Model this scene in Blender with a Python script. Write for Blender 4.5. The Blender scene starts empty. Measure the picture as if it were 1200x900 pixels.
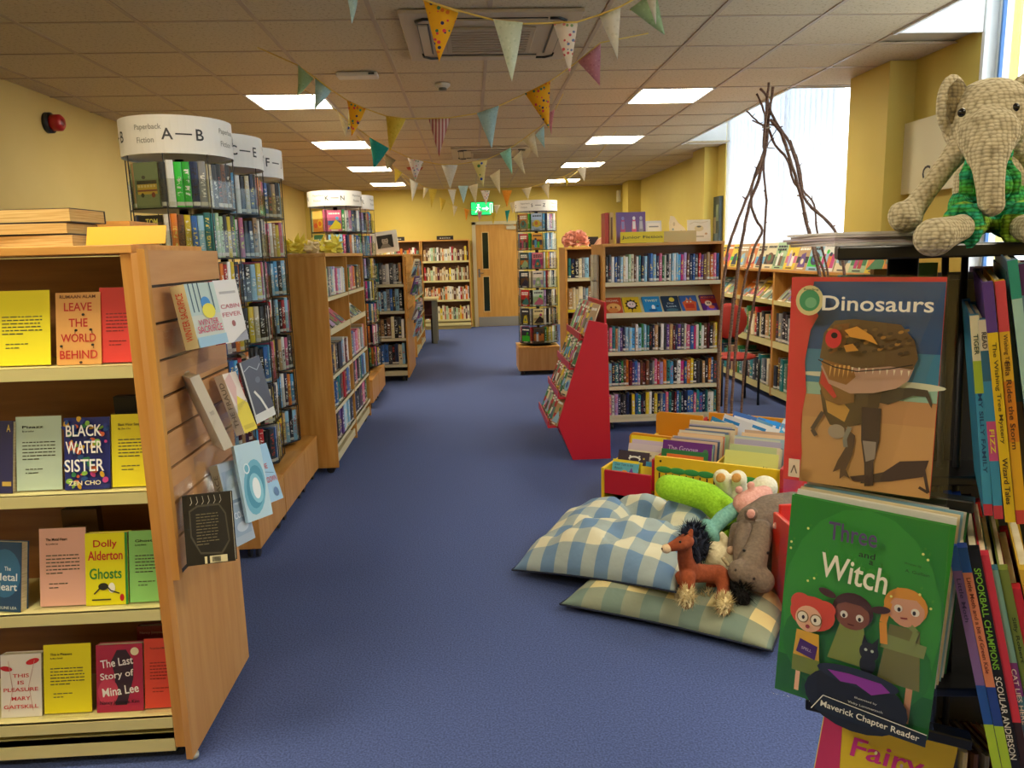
import bpy, bmesh, math, random
import numpy as np
from mathutils import Vector, Matrix, Euler
scene = bpy.context.scene
C = bpy.context.collection
PI = math.pi
# ------------------------------------------------------------------ camera
F = 880.0; CX = 600.0; CY = 450.0; EYE = 1.42; HC = 2.665
def cam_axes(vp=(551., 298.), roll=.026):
    y = Vector(((vp[0]-CX)/F, (vp[1]-CY)/F, 1)).normalized()
    n = y.cross(Vector((1, -roll, 0))).normalized()
    if n.y > 0: n = -n
    x = y.cross(n)
    if x.x < 0: x = -x
    return Matrix((x, y, n))
RM = cam_axes()
CAMP = Vector((0, 0, EYE))
cd = bpy.data.cameras.new('camera'); cam = bpy.data.objects.new('camera', cd); C.objects.link(cam)
cd.sensor_width = 36; cd.lens = F/1200*36; cd.clip_start = .05
rx = RM @ Vector((1, 0, 0)); ry = RM @ Vector((0, -1, 0)); rz = RM @ Vector((0, 0, -1))
cam.matrix_world = Matrix.Translation(CAMP) @ Matrix((rx, ry, rz)).transposed().to_4x4()
scene.camera = cam
# ------------------------------------------------------------------ world, sun-less overcast daylight, exposure
w = bpy.data.worlds.new('sky'); scene.world = w; w.use_nodes = True
w.node_tree.nodes['Background'].inputs[0].default_value = (.82, .91, 1, 1)
w.node_tree.nodes['Background'].inputs[1].default_value = 1.9
scene.view_settings.view_transform = 'Standard'; scene.view_settings.look = 'None'
scene.view_settings.gamma = 1; scene.view_settings.use_curve_mapping = False
scene.view_settings.exposure = 1.62
PANEL_W = 3.2          # strength of the ceiling light panels
# ------------------------------------------------------------------ points measured in the photo -> points on real planes
def ray(u, v): return RM @ Vector(((u-CX)/F, (v-CY)/F, 1))
def fz(u, v, z): d = ray(u, v); return CAMP + d*((z-CAMP.z)/d.z)
def fy(u, v, y): d = ray(u, v); return CAMP + d*((y-CAMP.y)/d.y)
def fx(u, v, x): d = ray(u, v); return CAMP + d*((x-CAMP.x)/d.x)
# ------------------------------------------------------------------ materials
def lin(c):
    if isinstance(c, str): c = tuple(int(c[i:i+2], 16)/255 for i in (0, 2, 4))
    return tuple((x/12.92 if x <= .04045 else ((x+.055)/1.055)**2.4) for x in c[:3])+(1,)
_m = {}
def M(hexc, rough=.5, metal=0, coat=0):
    k = (hexc, rough, metal, coat)
    if k in _m: return _m[k]
    m = bpy.data.materials.new('paint_'+hexc); m.use_nodes = True
    b = m.node_tree.nodes['Principled BSDF']
    b.inputs['Base Color'].default_value = lin(hexc); b.inputs['Roughness'].default_value = rough
    b.inputs['Metallic'].default_value = metal; b.inputs['Coat Weight'].default_value = coat
    _m[k] = m; return m
def nodes(name):
    m = bpy.data.materials.new(name); m.use_nodes = True; nt = m.node_tree
    return m, nt, nt.nodes['Principled BSDF']
def N(nt, t, **kw):
    n = nt.nodes.new(t)
    for k, v in kw.items():
        if k.startswith('i_'):
            k = k[2:]; n.inputs[int(k) if k.isdigit() else k].default_value = v
        else: setattr(n, k, v)
    return n
def ramp(nt, stops, interp='LINEAR'):
    r = nt.nodes.new('ShaderNodeValToRGB'); r.color_ramp.interpolation = interp; e = r.color_ramp.elements
    while len(e) < len(stops): e.new(.5)
    for i, (p, c) in enumerate(stops): e[i].position = p; e[i].color = lin(c)
    return r
def noisy(name, c1, c2, scale, rough=.6, bump=0, stretch=(1, 1, 1), detail=4, coord='Object', dist=.003):
    m, nt, b = nodes(name); L = nt.links
    tc = N(nt, 'ShaderNodeTexCoord'); mp = N(nt, 'ShaderNodeMapping'); mp.inputs['Scale'].default_value = stretch
    L.new(tc.outputs[coord], mp.inputs[0])
    n = N(nt, 'ShaderNodeTexNoise', i_Scale=scale, i_Detail=detail); L.new(mp.outputs[0], n.inputs['Vector'])
    r = ramp(nt, [(.35, c1), (.65, c2)]); L.new(n.outputs['Fac'], r.inputs[0]); L.new(r.outputs[0], b.inputs['Base Color'])
    b.inputs['Roughness'].default_value = rough
    if bump:
        bp = N(nt, 'ShaderNodeBump', i_Strength=bump, i_Distance=dist); L.new(n.outputs['Fac'], bp.inputs['Height']); L.new(bp.outputs[0], b.inputs['Normal'])
    return m
def emit(name, c, s):
    m = bpy.data.materials.new(name); m.use_nodes = True; nt = m.node_tree; nt.nodes.clear()
    e = nt.nodes.new('ShaderNodeEmission'); e.inputs[0].default_value = lin(c); e.inputs[1].default_value = s
    o = nt.nodes.new('ShaderNodeOutputMaterial'); nt.links.new(e.outputs[0], o.inputs[0]); return m
def clear(name, tint='FFFFFF', gloss=.12):
    m = bpy.data.materials.new(name); m.use_nodes = True; nt = m.node_tree; nt.nodes.clear()
    t = nt.nodes.new('ShaderNodeBsdfTransparent'); t.inputs[0].default_value = lin(tint)
    g = nt.nodes.new('ShaderNodeBsdfGlossy'); g.inputs['Roughness'].default_value = .08
    lw = nt.nodes.new('ShaderNodeLayerWeight'); lw.inputs[0].default_value = .25
    mt = nt.nodes.new('ShaderNodeMath'); mt.operation = 'MULTIPLY_ADD'; mt.inputs[1].default_value = .12; mt.inputs[2].default_value = gloss*.3
    mx = nt.nodes.new('ShaderNodeMixShader'); o = nt.nodes.new('ShaderNodeOutputMaterial'); L = nt.links
    L.new(lw.outputs['Fresnel'], mt.inputs[0]); L.new(mt.outputs[0], mx.inputs[0]); L.new(t.outputs[0], mx.inputs[1]); L.new(g.outputs[0], mx.inputs[2]); L.new(mx.outputs[0], o.inputs[0])
    return m
def wood(name, c1, c2, axis=2):
    st = [14, 14, 14]; st[axis] = 1.2
    m = noisy(name, c1, c2, 2.2, .42, .05, tuple(st), 5, dist=.001); return m
OAK = wood('oak_veneer', 'C08236', 'D29A4C'); OAKX = wood('oak_veneer_long', 'C4863A', 'D69E50', 0)
OAKY = wood('oak_veneer_deep', 'C4863A', 'D69E50', 1)
BEECH = wood('beech_veneer', 'C48A48', 'D09A5A'); SLATW = wood('slatwall_beech', 'C08A54', 'CC9864', 1)
DARKIN = wood('oak_back_panel', '7E4E24', '905E30', 0)
SHELFM = M('D9CFA8', .45); SHELFY = M('D5C98A', .45); BLACK = M('121214', .35); DARK = M('25252A', .5)
PAGES = noisy('page_edges', 'CFC09A', 'E6DBBE', 30, .8, .1, (1, 1, 12)); CLEAR = clear('clear_acrylic'); CHROME = M('9A9A9A', .25, 1)
WHITE = M('E9E9E4', .5)
# ------------------------------------------------------------------ mesh builder
class MB:
    def __init__(s): s.v = []; s.f = []; s.m = []; s.sm = []
    def quadbox(s, p, mi=0):      # 8 points: bottom 4 ccw, top 4 ccw
        b = len(s.v); s.v += [tuple(q) for q in p]
        for f in ((3, 2, 1, 0), (4, 5, 6, 7), (0, 1, 5, 4), (1, 2, 6, 5), (2, 3, 7, 6), (3, 0, 4, 7)):
            s.f.append(tuple(b+i for i in f)); s.m.append(mi); s.sm.append(False)
        return s
    def box(s, x0, x1, y0, y1, z0, z1, mi=0, T=None):
        p = [Vector(q) for q in ((x0, y0, z0), (x1, y0, z0), (x1, y1, z0), (x0, y1, z0), (x0, y0, z1), (x1, y0, z1), (x1, y1, z1), (x0, y1, z1))]
        if T: p = [T @ q for q in p]
        return s.quadbox(p, mi)
    def prism(s, pts, ext, mi=0):  # pts 3D polygon, ext vector
        b = len(s.v); n = len(pts); e = Vector(ext)
        s.v += [tuple(q) for q in pts] + [tuple(Vector(q)+e) for q in pts]
        s.f.append(tuple(range(b, b+n))); s.f.append(tuple(range(b+2*n-1, b+n-1, -1)))
        for i in range(n): j = (i+1) % n; s.f.append((b+j, b+i, b+n+i, b+n+j))
        s.m += [mi]*(n+2); s.sm += [False]*(n+2); return s
    def face(s, pts, mi=0):
        b = len(s.v); s.v += [tuple(q) for q in pts]; s.f.append(tuple(range(b, b+len(pts)))); s.m.append(mi); s.sm.append(False); return s
    def lathe(s, prof, cx=0, cy=0, n=24, mi=0, a0=0, a1=None, smooth=True):   # prof [(r,z)]
        full = a1 is None; a1 = a0+2*PI if full else a1; b = len(s.v); m = n if full else n+1
        for r, z in prof:
            for i in range(m):
                a = a0+(a1-a0)*i/n; s.v.append((cx+r*math.cos(a), cy+r*math.sin(a), z))
        for k in range(len(prof)-1):
            for i in range(n):
                j = (i+1) % m; s.f.append((b+k*m+i, b+k*m+j, b+(k+1)*m+j, b+(k+1)*m+i)); s.m.append(mi); s.sm.append(smooth)
        return s
    def tube(s, pts, rad, n=8, mi=0, cap=True):
        pts = [Vector(p) for p in pts]; b = len(s.v); up = Vector((.13, .21, 1)).normalized(); K = len(pts)
        for i, p in enumerate(pts):
            t = (pts[min(i+1, K-1)]-pts[max(i-1, 0)]).normalized(); a = t.cross(up)
            if a.length < .1: a = t.cross(Vector((1, 0, 0)))
            a.normalize(); c = t.cross(a); r = rad[i] if isinstance(rad, (list, tuple)) else rad
            for k in range(n):
                q = 2*PI*k/n; s.v.append(tuple(p+a*(r*math.cos(q))+c*(r*math.sin(q))))
        for i in range(K-1):
            for k in range(n):
                j = (k+1) % n; s.f.append((b+i*n+k, b+i*n+j, b+(i+1)*n+j, b+(i+1)*n+k)); s.m.append(mi); s.sm.append(True)
        if cap:
            s.f.append(tuple(b+k for k in range(n))[::-1]); s.f.append(tuple(b+(K-1)*n+k for k in range(n))); s.m += [mi, mi]; s.sm += [False, False]
        return s
    def ell(s, c, r, rot=None, n=14, m=9, mi=0):
        b = len(s.v); c = Vector(c); Rm = Euler(rot).to_matrix() if rot is not None else Matrix.Identity(3)
        if isinstance(r, (int, float)): r = (r, r, r)
        for i in range(m+1):
            ph = PI*i/m
            for k in range(n):
                a = 2*PI*k/n; s.v.append(tuple(c+Rm @ Vector((r[0]*math.sin(ph)*math.cos(a), r[1]*math.sin(ph)*math.sin(a), r[2]*math.cos(ph)))))
        for i in range(m):
            for k in range(n):
                j = (k+1) % n; s.f.append((b+i*n+k, b+(i+1)*n+k, b+(i+1)*n+j, b+i*n+j)); s.m.append(mi); s.sm.append(True)
        return s
    def capsule(s, p, q, r0, r1, mi=0, n=12):
        p = Vector(p); q = Vector(q); d = (q-p); L = d.length; d.normalize(); pts = []; rr = []
        for k in range(5): a = PI/2*k/5; pts.append(p-d*r0*math.cos(a)); rr.append(max(r0*math.sin(a), .0005))
        for k in range(4): pts.append(p+d*L*k/4); rr.append(r0+(r1-r0)*k/4)
        pts.append(q); rr.append(r1)
        for k in range(4, -1, -1): a = PI/2*k/5; pts.append(q+d*r1*math.cos(a)); rr.append(max(r1*math.sin(a), .0005))
        return s.tube(pts, rr, n, mi)
    def mesh(s, name, mats):
        me = bpy.data.meshes.new(name); me.from_pydata(s.v, [], s.f)
        for m in (mats if isinstance(mats, (list, tuple)) else [mats]): me.materials.append(m)
        me.polygons.foreach_set('material_index', s.m); me.polygons.foreach_set('use_smooth', s.sm); me.update(); return me
    def build(s, name, mats, parent=None, bevel=0):
        o = bpy.data.objects.new(name, s.mesh(name, mats)); C.objects.link(o)
        if parent: o.parent = parent
        if bevel:
            b = o.modifiers.new('edge', 'BEVEL'); b.width = bevel; b.segments = 2; b.limit_method = 'ANGLE'
        return o
def tag(o, label, cat, group=None):
    o['label'] = label; o['category'] = cat
    if group: o['group'] = group
    return o
def thing(name, label, cat, loc=(0, 0, 0), rz=0, group=None):
    o = bpy.data.objects.new(name, None); o.empty_display_size = .05; C.objects.link(o)
    o.location = loc; o.rotation_euler = (0, 0, rz); return tag(o, label, cat, group)
def struct(name, mb, m, parent=None):
    o = mb.build(name, m, parent)
    o['kind'] = 'structure'; return o
def linkcopy(o, parent=None, mw=None):
    c = o.copy(); C.objects.link(c); c.parent = parent
    return c
def blob(name, mb, mat, parent=None, voxel=.006, smooth=6):
    o = mb.build(name, mat, parent)
    r = o.modifiers.new('skin', 'REMESH'); r.mode = 'VOXEL'; r.voxel_size = voxel; r.use_smooth_shade = True
    s = o.modifiers.new('soft', 'SMOOTH'); s.iterations = smooth; s.factor = .5
    return o
# text as flat mesh: list of (verts, faces) cached
_fc = {}
def text_mesh(t):
    if t in _fc: return _fc[t]
    cu = bpy.data.curves.new('t', 'FONT'); cu.body = t; cu.align_x = 'CENTER'; cu.align_y = 'CENTER'; cu.resolution_u = 3; cu.offset = .012
    o = bpy.data.objects.new('t', cu); me = o.to_mesh()
    vs = [tuple(v.co) for v in me.vertices]; fs = [tuple(p.vertices) for p in me.polygons]; o.to_mesh_clear()
    bpy.data.objects.remove(o); bpy.data.curves.remove(cu)
    xs = [v[0] for v in vs]; ys = [v[1] for v in vs]
    mx, my = (min(xs)+max(xs))/2, (min(ys)+max(ys))/2; W = max(xs)-min(xs) or 1; H = max(ys)-min(ys) or 1
    _fc[t] = ([((v[0]-mx)/W, (v[1]-my)/H) for v in vs], fs, W/H); return _fc[t]
def put_text(mb, t, cx, cz, wd, ht, y, mi, rot=0, shear=0, T=None):
    vs, fs, ar = text_mesh(t); b = len(mb.v); c, s_ = math.cos(rot), math.sin(rot)
    if wd is None: wd = ht*ar
    for a, h in vs:
        px = a*wd+shear*h*ht; pz = h*ht; q = Vector((cx+px*c-pz*s_, y, cz+px*s_+pz*c)); mb.v.append(tuple(T @ q if T else q))
    for f in fs: mb.f.append(tuple(b+i for i in f)); mb.m.append(mi); mb.sm.append(False)
# flat print on a surface: elements in fractions of w x h, on local plane y = -eps
def decorate(parent, w, h, elems, y0=-.0004, step=.00025, cut=('cover_picture', 'title_lettering'), x0=0, z0=0):
    pic = MB(); pm = []; tx = MB(); tm = []; y = y0
    def mi(lst, c):
        m = M(c, .45)
        if m not in lst: lst.append(m)
        return lst.index(m)
    for e in elems:
        y -= step; k = e[0]
        X = lambda f: x0+f*w
        Z = lambda f: z0+f*h
        if k == 'r': pic.face([(X(e[1]), y, Z(e[2])), (X(e[3]), y, Z(e[2])), (X(e[3]), y, Z(e[4])), (X(e[1]), y, Z(e[4]))], mi(pm, e[5]))
        elif k == 'e':
            n = 20; rot = math.radians(e[6]) if len(e) > 6 else 0
            pts = []
            for i in range(n):
                a = 2*PI*i/n; px = e[3]*w*math.cos(a); pz = e[4]*h*math.sin(a)
                pts.append((X(e[1])+px*math.cos(rot)-pz*math.sin(rot), y, Z(e[2])+px*math.sin(rot)+pz*math.cos(rot)))
            pic.face(pts, mi(pm, e[5]))
        elif k == 'p': pic.face([(X(a), y, Z(b)) for a, b in e[1]], mi(pm, e[2]))
        elif k == 'l':   # poly line: pts, width, colour
            pts = [Vector((X(a), Z(b))) for a, b in e[1]]
            for a, b in zip(pts, pts[1:]):
                d = (b-a).normalized(); q = Vector((-d.y, d.x))*e[2]*w/2
                pic.face([(a.x-q.x, y, a.y-q.y), (b.x-q.x, y, b.y-q.y), (b.x+q.x, y, b.y+q.y), (a.x+q.x, y, a.y+q.y)], mi(pm, e[3]))
        elif k == 't':   # text, cx, cz, width, height, colour, rotdeg
            put_text(tx, e[1], X(e[2]), Z(e[3]), e[4]*w if e[4] else None, e[5]*h, y-.0006, mi(tm, e[6]), math.radians(e[7]) if len(e) > 7 else 0)
    if pic.v: pic.build(cut[0], pm, parent)
    if tx.v: tx.build(cut[1], tm, parent)
def orient(o, org, xd, zd):
    x = Vector(xd).normalized(); z = Vector(zd); z = (z-x*z.dot(x)).normalized(); y = z.cross(x)
    o.matrix_world = Matrix.Translation(Vector(org)) @ Matrix((x, y, z)).transposed().to_4x4()
    return o
def lines(x0, x1, ztop, n, dz, c='3A3A3A', hh=.012, seed=1):   # printed paragraph bars
    r = random.Random(seed); out = []
    for i in range(n):
        a = x0; 
        while a < x1-.03:
            b = min(a+r.uniform(.04, .13), x1); out.append(('r', a, ztop-i*dz-hh, b, ztop-i*dz, c)); a = b+.018
            if i == n-1 and a > (x0+x1)/2: break
    return out
# ================================================================== SETTING
XL, XR, YB, YF = -3.12, 3.14, -2.0, 14.9
WALLM = noisy('wall_paint', 'D5BB70', 'DBC27A', 1.2, .7, .04, dist=.002)
WALLY = noisy('wall_paint_yellow', 'CAB250', 'D0BA5C', 1.2, .7, .04, dist=.002)
CREAM = M('DCC48E', .7)
CARPET = noisy('blue_carpet', '3F4E7C', '586AA4', 160, .95, .6, dist=.004)
# finer mottling over the carpet
nt = CARPET.node_tree
b = nt.nodes['Principled BSDF']; n2 = N(nt, 'ShaderNodeTexNoise', i_Scale=1.3, i_Detail=3); mx = N(nt, 'ShaderNodeMixRGB', blend_type='MULTIPLY'); mx.inputs[0].default_value = .5
r2 = ramp(nt, [(.3, 'C8C8D0'), (.7, 'FFFFFF')]); nt.links.new(n2.outputs['Fac'], r2.inputs[0])
src = [l.from_socket for l in nt.links if l.to_socket == b.inputs['Base Color']][0]
nt.links.new(src, mx.inputs[1]); nt.links.new(r2.outputs[0], mx.inputs[2]); nt.links.new(mx.outputs[0], b.inputs['Base Color'])
struct('floor', MB().box(XL-.1, XR+.4, YB, YF+.1, -.08, 0), CARPET)
struct('wall_left', MB().box(XL-.12, XL, YB, YF, 0, HC+.1), WALLM)
struct('wall_back', MB().box(XL-.12, .05, YF, YF+.12, 0, HC+.1).box(.99, XR+.3, YF, YF+.12, 0, HC+.1).box(.05, .99, YF, YF+.12, 2.02, HC+.1), WALLY)
struct('wall_rear', MB().box(XL-.12, XR+.3, YB-.12, YB, 0, HC+.1), WALLM)
# right wall: solid pieces, pilasters, window bays
W1a, W1b = 1.6, 4.68; W2a, W2b = 6.2, 9.3; SILL = .78
struct('wall_right', MB().box(XR, XR+.25, YB, W1a, 0, 3.2).box(XR, XR+.25, W1b, W2a, 0, 3.2).box(XR, XR+.25, W2b, YF, 0, 3.2)
       .box(XR, XR+.25, W1a, W1b, 0, SILL).box(XR, XR+.25, W2a, W2b, 0, SILL), WALLY)
struct('trim_1', MB().box(2.95, XR, 5.35, 5.9, 0, HC), WALLY); struct('trim_2', MB().box(2.97, XR, 9.6, 10.1, 0, HC), WALLY)
struct('trim_3', MB().box(2.9, XR, 13.9, 14.4, 0, HC), WALLY)
def recess(n, a, b):    # raised ceiling pocket in a window bay
    struct('trim_%d' % n, MB().box(2.605, XR-.002, a, a+.015, HC-.001, 3.2).box(2.605, XR-.002, b-.015, b, HC-.001, 3.2).box(2.585, 2.605, a, b, HC-.01, 3.2).box(2.585, XR+.25, a, b, 3.2, 3.24), M('EDEDE8', .6))
recess(4, W1a, W1b); recess(5, W2a, W2b)
skirt = M('C9B48A', .5)
struct('baseboard_back', MB().box(XL, .0, YF-.015, YF, 0, .09).box(1.04, XR, YF-.015, YF, 0, .09), skirt)
struct('baseboard_left', MB().box(XL, XL+.015, YB, YF, 0, .09), skirt)
# windows
FRAMEM = M('D8D8D2', .4); 
def window(n, a, b, mull):
    f = MB(); x0, x1 = XR+.08, XR+.14
    for p, q in ((a, a+.07), (b-.07, b)): f.box(x0, x1, p, q, SILL, 3.2)
    f.box(x0, x1, a, b, SILL, SILL+.07).box(x0, x1, a, b, 3.13, 3.2)
    for mlt in mull: f.box(x0, x1, mlt-.03, mlt+.03, SILL, 3.2)
    o = struct('window_%d' % n, f, FRAMEM)
    g = MB().box(x0+.025, x0+.031, a+.05, b-.05, SILL+.05, 3.15); p = g.build('pane', clear('window_glass_%d' % n), o)
    MB().box(XR-.03, XR+.08, a+.005, b-.005, SILL, SILL+.03).build('window_sill', WHITE, o)
    return o
struct('trim_7', MB().box(XR+.001, XR+.079, W1b-.03, W1b-.001, SILL+.03, 3.19), WHITE)
w1 = window(1, W1a, W1b, [3.3]); w2 = window(2, W2a, W2b, [7.6])
blue = MB().box(XR+.06, XR+.08, 4.585, 4.6, SILL, 3.18).build('blue_edge_strip', M('3F6FA8', .4), w1)
# vertical blind on window 2 : translucent fabric lit by the daylight outside
bm_, nt, b = nodes('blind_fabric'); b.inputs['Base Color'].default_value = lin('F4F6F8'); b.inputs['Roughness'].default_value = .8
tr = N(nt, 'ShaderNodeBsdfTranslucent'); tr.inputs[0].default_value = (.95, .97, 1, 1); mxs = N(nt, 'ShaderNodeMixShader', i_0=.55)
out = nt.nodes['Material Output']; nt.links.new(b.outputs[0], mxs.inputs[1]); nt.links.new(tr.outputs[0], mxs.inputs[2]); nt.links.new(mxs.outputs[0], out.inputs[0])
BL = thing('vertical_blind', 'white vertical slat blind glowing with daylight in the window behind the twig tripod', 'blind', (XR+.02, 7.7, SILL))
y = W2a+.32; k = 0
me = MB().box(-.0015, .0015, -.062, .062, .05, 2.3).mesh('slat', bm_)
while y < W2b-.05:
    o = bpy.data.objects.new('slat', me); C.objects.link(o); o.parent = BL; o.location = (0, y-7.7, 0); o.rotation_euler = (0, 0, .35); y += .112
MB().box(-.02, .02, -1.45, 1.5, 2.3, 2.34).build('head_rail', WHITE, BL)
# pale building outside, seen dimly through window 1
ob = thing('building', 'pale building facade seen outside the upper right window', 'building', (9, 4, -3))
MB().box(0, 1, -8, 8, 0, 12).build('wall', M('D9DEE2', .8), ob)
for j in range(4):
    for i in range(6): MB().box(-.03, .02, -7+i*2.5, -5.8+i*2.5, 1+j*2.7, 2.8+j*2.7).build('window', M('8FA3B0', .2), ob)
# ------------------------------------------------------------------ ceiling: backing, grid bars, each tile
TILE = .615; TX0 = -.47-TILE*5; TYM = .605; TY0 = 4.92-TYM*12
cg = MB().box(XL-.1, 2.585, YB, YF+.1, HC+.02, HC+.1)
for a, b2 in ((YB, W1a), (W1b, W2a), (W2b, YF+.1)): cg.box(2.585, XR-.001, a, b2, HC+.02, HC+.1)
ceil = struct('ceiling', cg, M('A89878', .8))
tm, nt, b = nodes('mineral_ceiling_tile'); L = nt.links
tc = N(nt, 'ShaderNodeTexCoord'); v = N(nt, 'ShaderNodeTexNoise', i_Scale=55, i_Detail=5, i_Roughness=.7); L.new(tc.outputs['Object'], v.inputs['Vector'])
r = ramp(nt, [(.34, 'A48E6C'), (.46, 'CAB894')]); L.new(v.outputs['Fac'], r.inputs[0]); L.new(r.outputs[0], b.inputs['Base Color'])
bp = N(nt, 'ShaderNodeBump', i_Strength=.5, i_Distance=.004); L.new(v.outputs['Fac'], bp.inputs['Height']); L.new(bp.outputs[0], b.inputs['Normal']); b.inputs['Roughness'].default_value = .9
LIGHTS = [(-2, k) for k in (-9, -6, 2, 6, 10, 14)] + [(3, k) for k in (-9, -6, 2, 6, 10, 14)]
g = .008
def solid(x, y): # is there suspended ceiling here
    return x < 2.6 or not (W1a < y < W1b or W2a < y < W2b)
bars = MB()
nx = 11; ny = 29
xs = [TX0+TILE*i for i in range(-1, nx)]
ys = [TY0+TYM*j for j in range(1, ny)]
for x in xs:
    if x < 2.55: bars.box(x-.012, x+.012, YB, YF, HC-.001, HC+.006)
bars.box(2.588, 2.612, YB, YF, HC-.001, HC+.006)
for y in ys:
    if YB < y < YF:
        bars.box(XL, 2.6, y-.009, y+.009, HC-.0005, HC+.0055)
        if solid(3, y): bars.box(2.6, XR, y-.009, y+.009, HC-.0005, HC+.0055)
bars.build('ceiling_grid', M('AE987C', .5), ceil)
tmesh = {}
rt = random.Random(3)
for i in range(-1, nx):
    for j in range(0, ny):
        x0 = TX0+TILE*i+g; x1 = x0+TILE-2*g; y0 = TY0+TYM*j+g; y1 = y0+TYM-2*g
        if x0 < XL: x0 = XL+.004
        if x1 > XR-.004: x1 = XR-.004
        if x1-x0 < .05 or y1 < 1.5 or y0 > YF-.05 or x0 > XR-.05: continue
        y1 = min(y1, YF)
        if not solid((x0+x1)/2, (y0+y1)/2): continue
        if x0 < 2.6 < x1 and i == nx-1: continue
        kx = round((x0-g+.47)/TILE); ky = round((y0-g-4.92)/TYM)
        if (kx, ky) in LIGHTS: continue
        if -.36 < (x0+x1)/2 < .66 and 3.9 < (y0+y1)/2 < 5.2: pass
        key = (round(x1-x0, 3), round(y1-y0, 3))
        if key not in tmesh: tmesh[key] = MB().box(0, key[0], 0, key[1], 0, .012).mesh('ceiling_tile', tm)
        o = bpy.data.objects.new('ceiling_tile', tmesh[key]); C.objects.link(o); o.parent = ceil; o.location = (x0, y0, HC+.003+rt.uniform(0, .0012))
LM = emit('light_panel', 'FFF3D6', PANEL_W*4)
def near(k): return ['nearest', 'second', 'third', 'farthest'][k]
for kx, ky in LIGHTS:
    x0 = -.47+kx*TILE; y0 = 4.92+ky*TYM
    row = (ky-2)//4
    if row < 0: lab = 'square ceiling light panel above and behind the viewpoint, %s row, panel %s' % ('left' if kx < 0 else 'right', 'near' if ky == -6 else 'rear')
    else: lab = 'glowing square ceiling light panel, %s in the %s-hand row' % (near(row), 'left' if kx < 0 else 'right')
    t = thing('ceiling_light', lab, 'light', (x0+TILE/2, y0+TYM/2, HC-.004), 0, 'square ceiling light panels')
    f = MB(); a = TILE/2-.006; bb = TYM/2-.006
    f.box(-a, a, -bb, -bb+.02, 0, .03).box(-a, a, bb-.02, bb, 0, .03).box(-a, -a+.02, -bb, bb, 0, .03).box(a-.02, a, -bb, bb, 0, .03)
    f.build('frame', WHITE, t); MB().box(-a+.02, a-.02, -bb+.02, bb-.02, .008, .02).build('diffuser', LM, t)
# AC cassettes
def cassette(x, y, lab):
    t = thing('air_conditioner', lab, 'air conditioner', (x, y, HC), 0)
    P_ = M('B5A386', .4); f = MB(); R_ = .485
    f.box(-R_, R_, -R_, R_, -.022, -.002); f.build('fascia', P_, t, .006)
    f = MB().box(-.25, .25, -.25, .25, -.04, -.022)
    f.build('intake_panel', M('A8967A', .5), t, .006)
    gr = MB()
    for i in range(9): gr.box(-.22, .22, -.21+i*.05, -.205+i*.05, -.044, -.04)
    gr.build('intake_grille', M('93826A', .5), t)
    for a in range(4):
        v_ = MB().box(-.3, .3, -.40, -.335, -.026, -.0215); o = v_.build('air_slot', BLACK, t); o.rotation_euler = (0, 0, a*PI/2)
        fl = MB().box(-.3, .3, -.393, -.345, -.034, -.026).build('flap', P_, o)
        lp = MB().tube([(-.3+.0, -.4, -.025), (-.36, -.4, -.026), (-.4, -.36, -.026), (-.4, -.31, -.025)], .009, 6).build('corner_trim', BLACK, t); lp.rotation_euler = (0, 0, a*PI/2)
cassette(.155, 4.62, 'square four-way ceiling air conditioner behind the nearest bunting')
cassette(.3, 9.7, 'small far ceiling air conditioner above the middle of the aisle')
t = thing('smoke_detector', 'round smoke detector on the ceiling right of the projecting sensor', 'smoke detector', (-.16, 5.86, HC))
MB().lathe([(.001, 0), (.055, 0), (.055, -.015), (.04, -.03), (.001, -.03)]).build('housing', M('C9BFA8', .4), t); MB().lathe([(.03, -.03), (.03, -.045), (.001, -.047)]).build('sensor', M('6B6558', .4), t)
t = thing('ceiling_sensor', 'flat white ceiling box left of the round smoke detector', 'sensor', (-.73, 5.5, HC))
MB().box(-.14, .14, -.06, .06, -.03, 0).build('housing', M('C9C2B4', .4), t, .01); MB().box(.08, .12, -.064, -.06, -.022, -.008).build('window', DARK, t)
t = thing('pa_speaker', 'small round dark red ceiling fitting far down the aisle', 'fitting', (-.75, 11.2, HC)); MB().lathe([(.001, -.03), (.1, -.03), (.12, 0)]).build('housing', M('A8402C', .5), t)
# alarm sounder on left wall
p = fx(55, 144, XL)
t = thing('alarm_sounder', 'red fire alarm sounder on a dark base on the left wall', 'alarm', (XL, p.y, p.z)); t.rotation_euler = (0, PI/2, 0)
MB().lathe([(.001, 0), (.075, 0), (.075, .035), (.001, .035)]).build('base', DARK, t)
MB().lathe([(.05, .035), (.06, .045), (.06, .10), (.045, .115), (.001, .115)]).build('horn', M('B01820', .35), t)
MB().lathe([(.028, .1155), (.022, .119), (.001, .119)]).build('centre_cap', M('7D0F16', .35), t)
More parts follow.
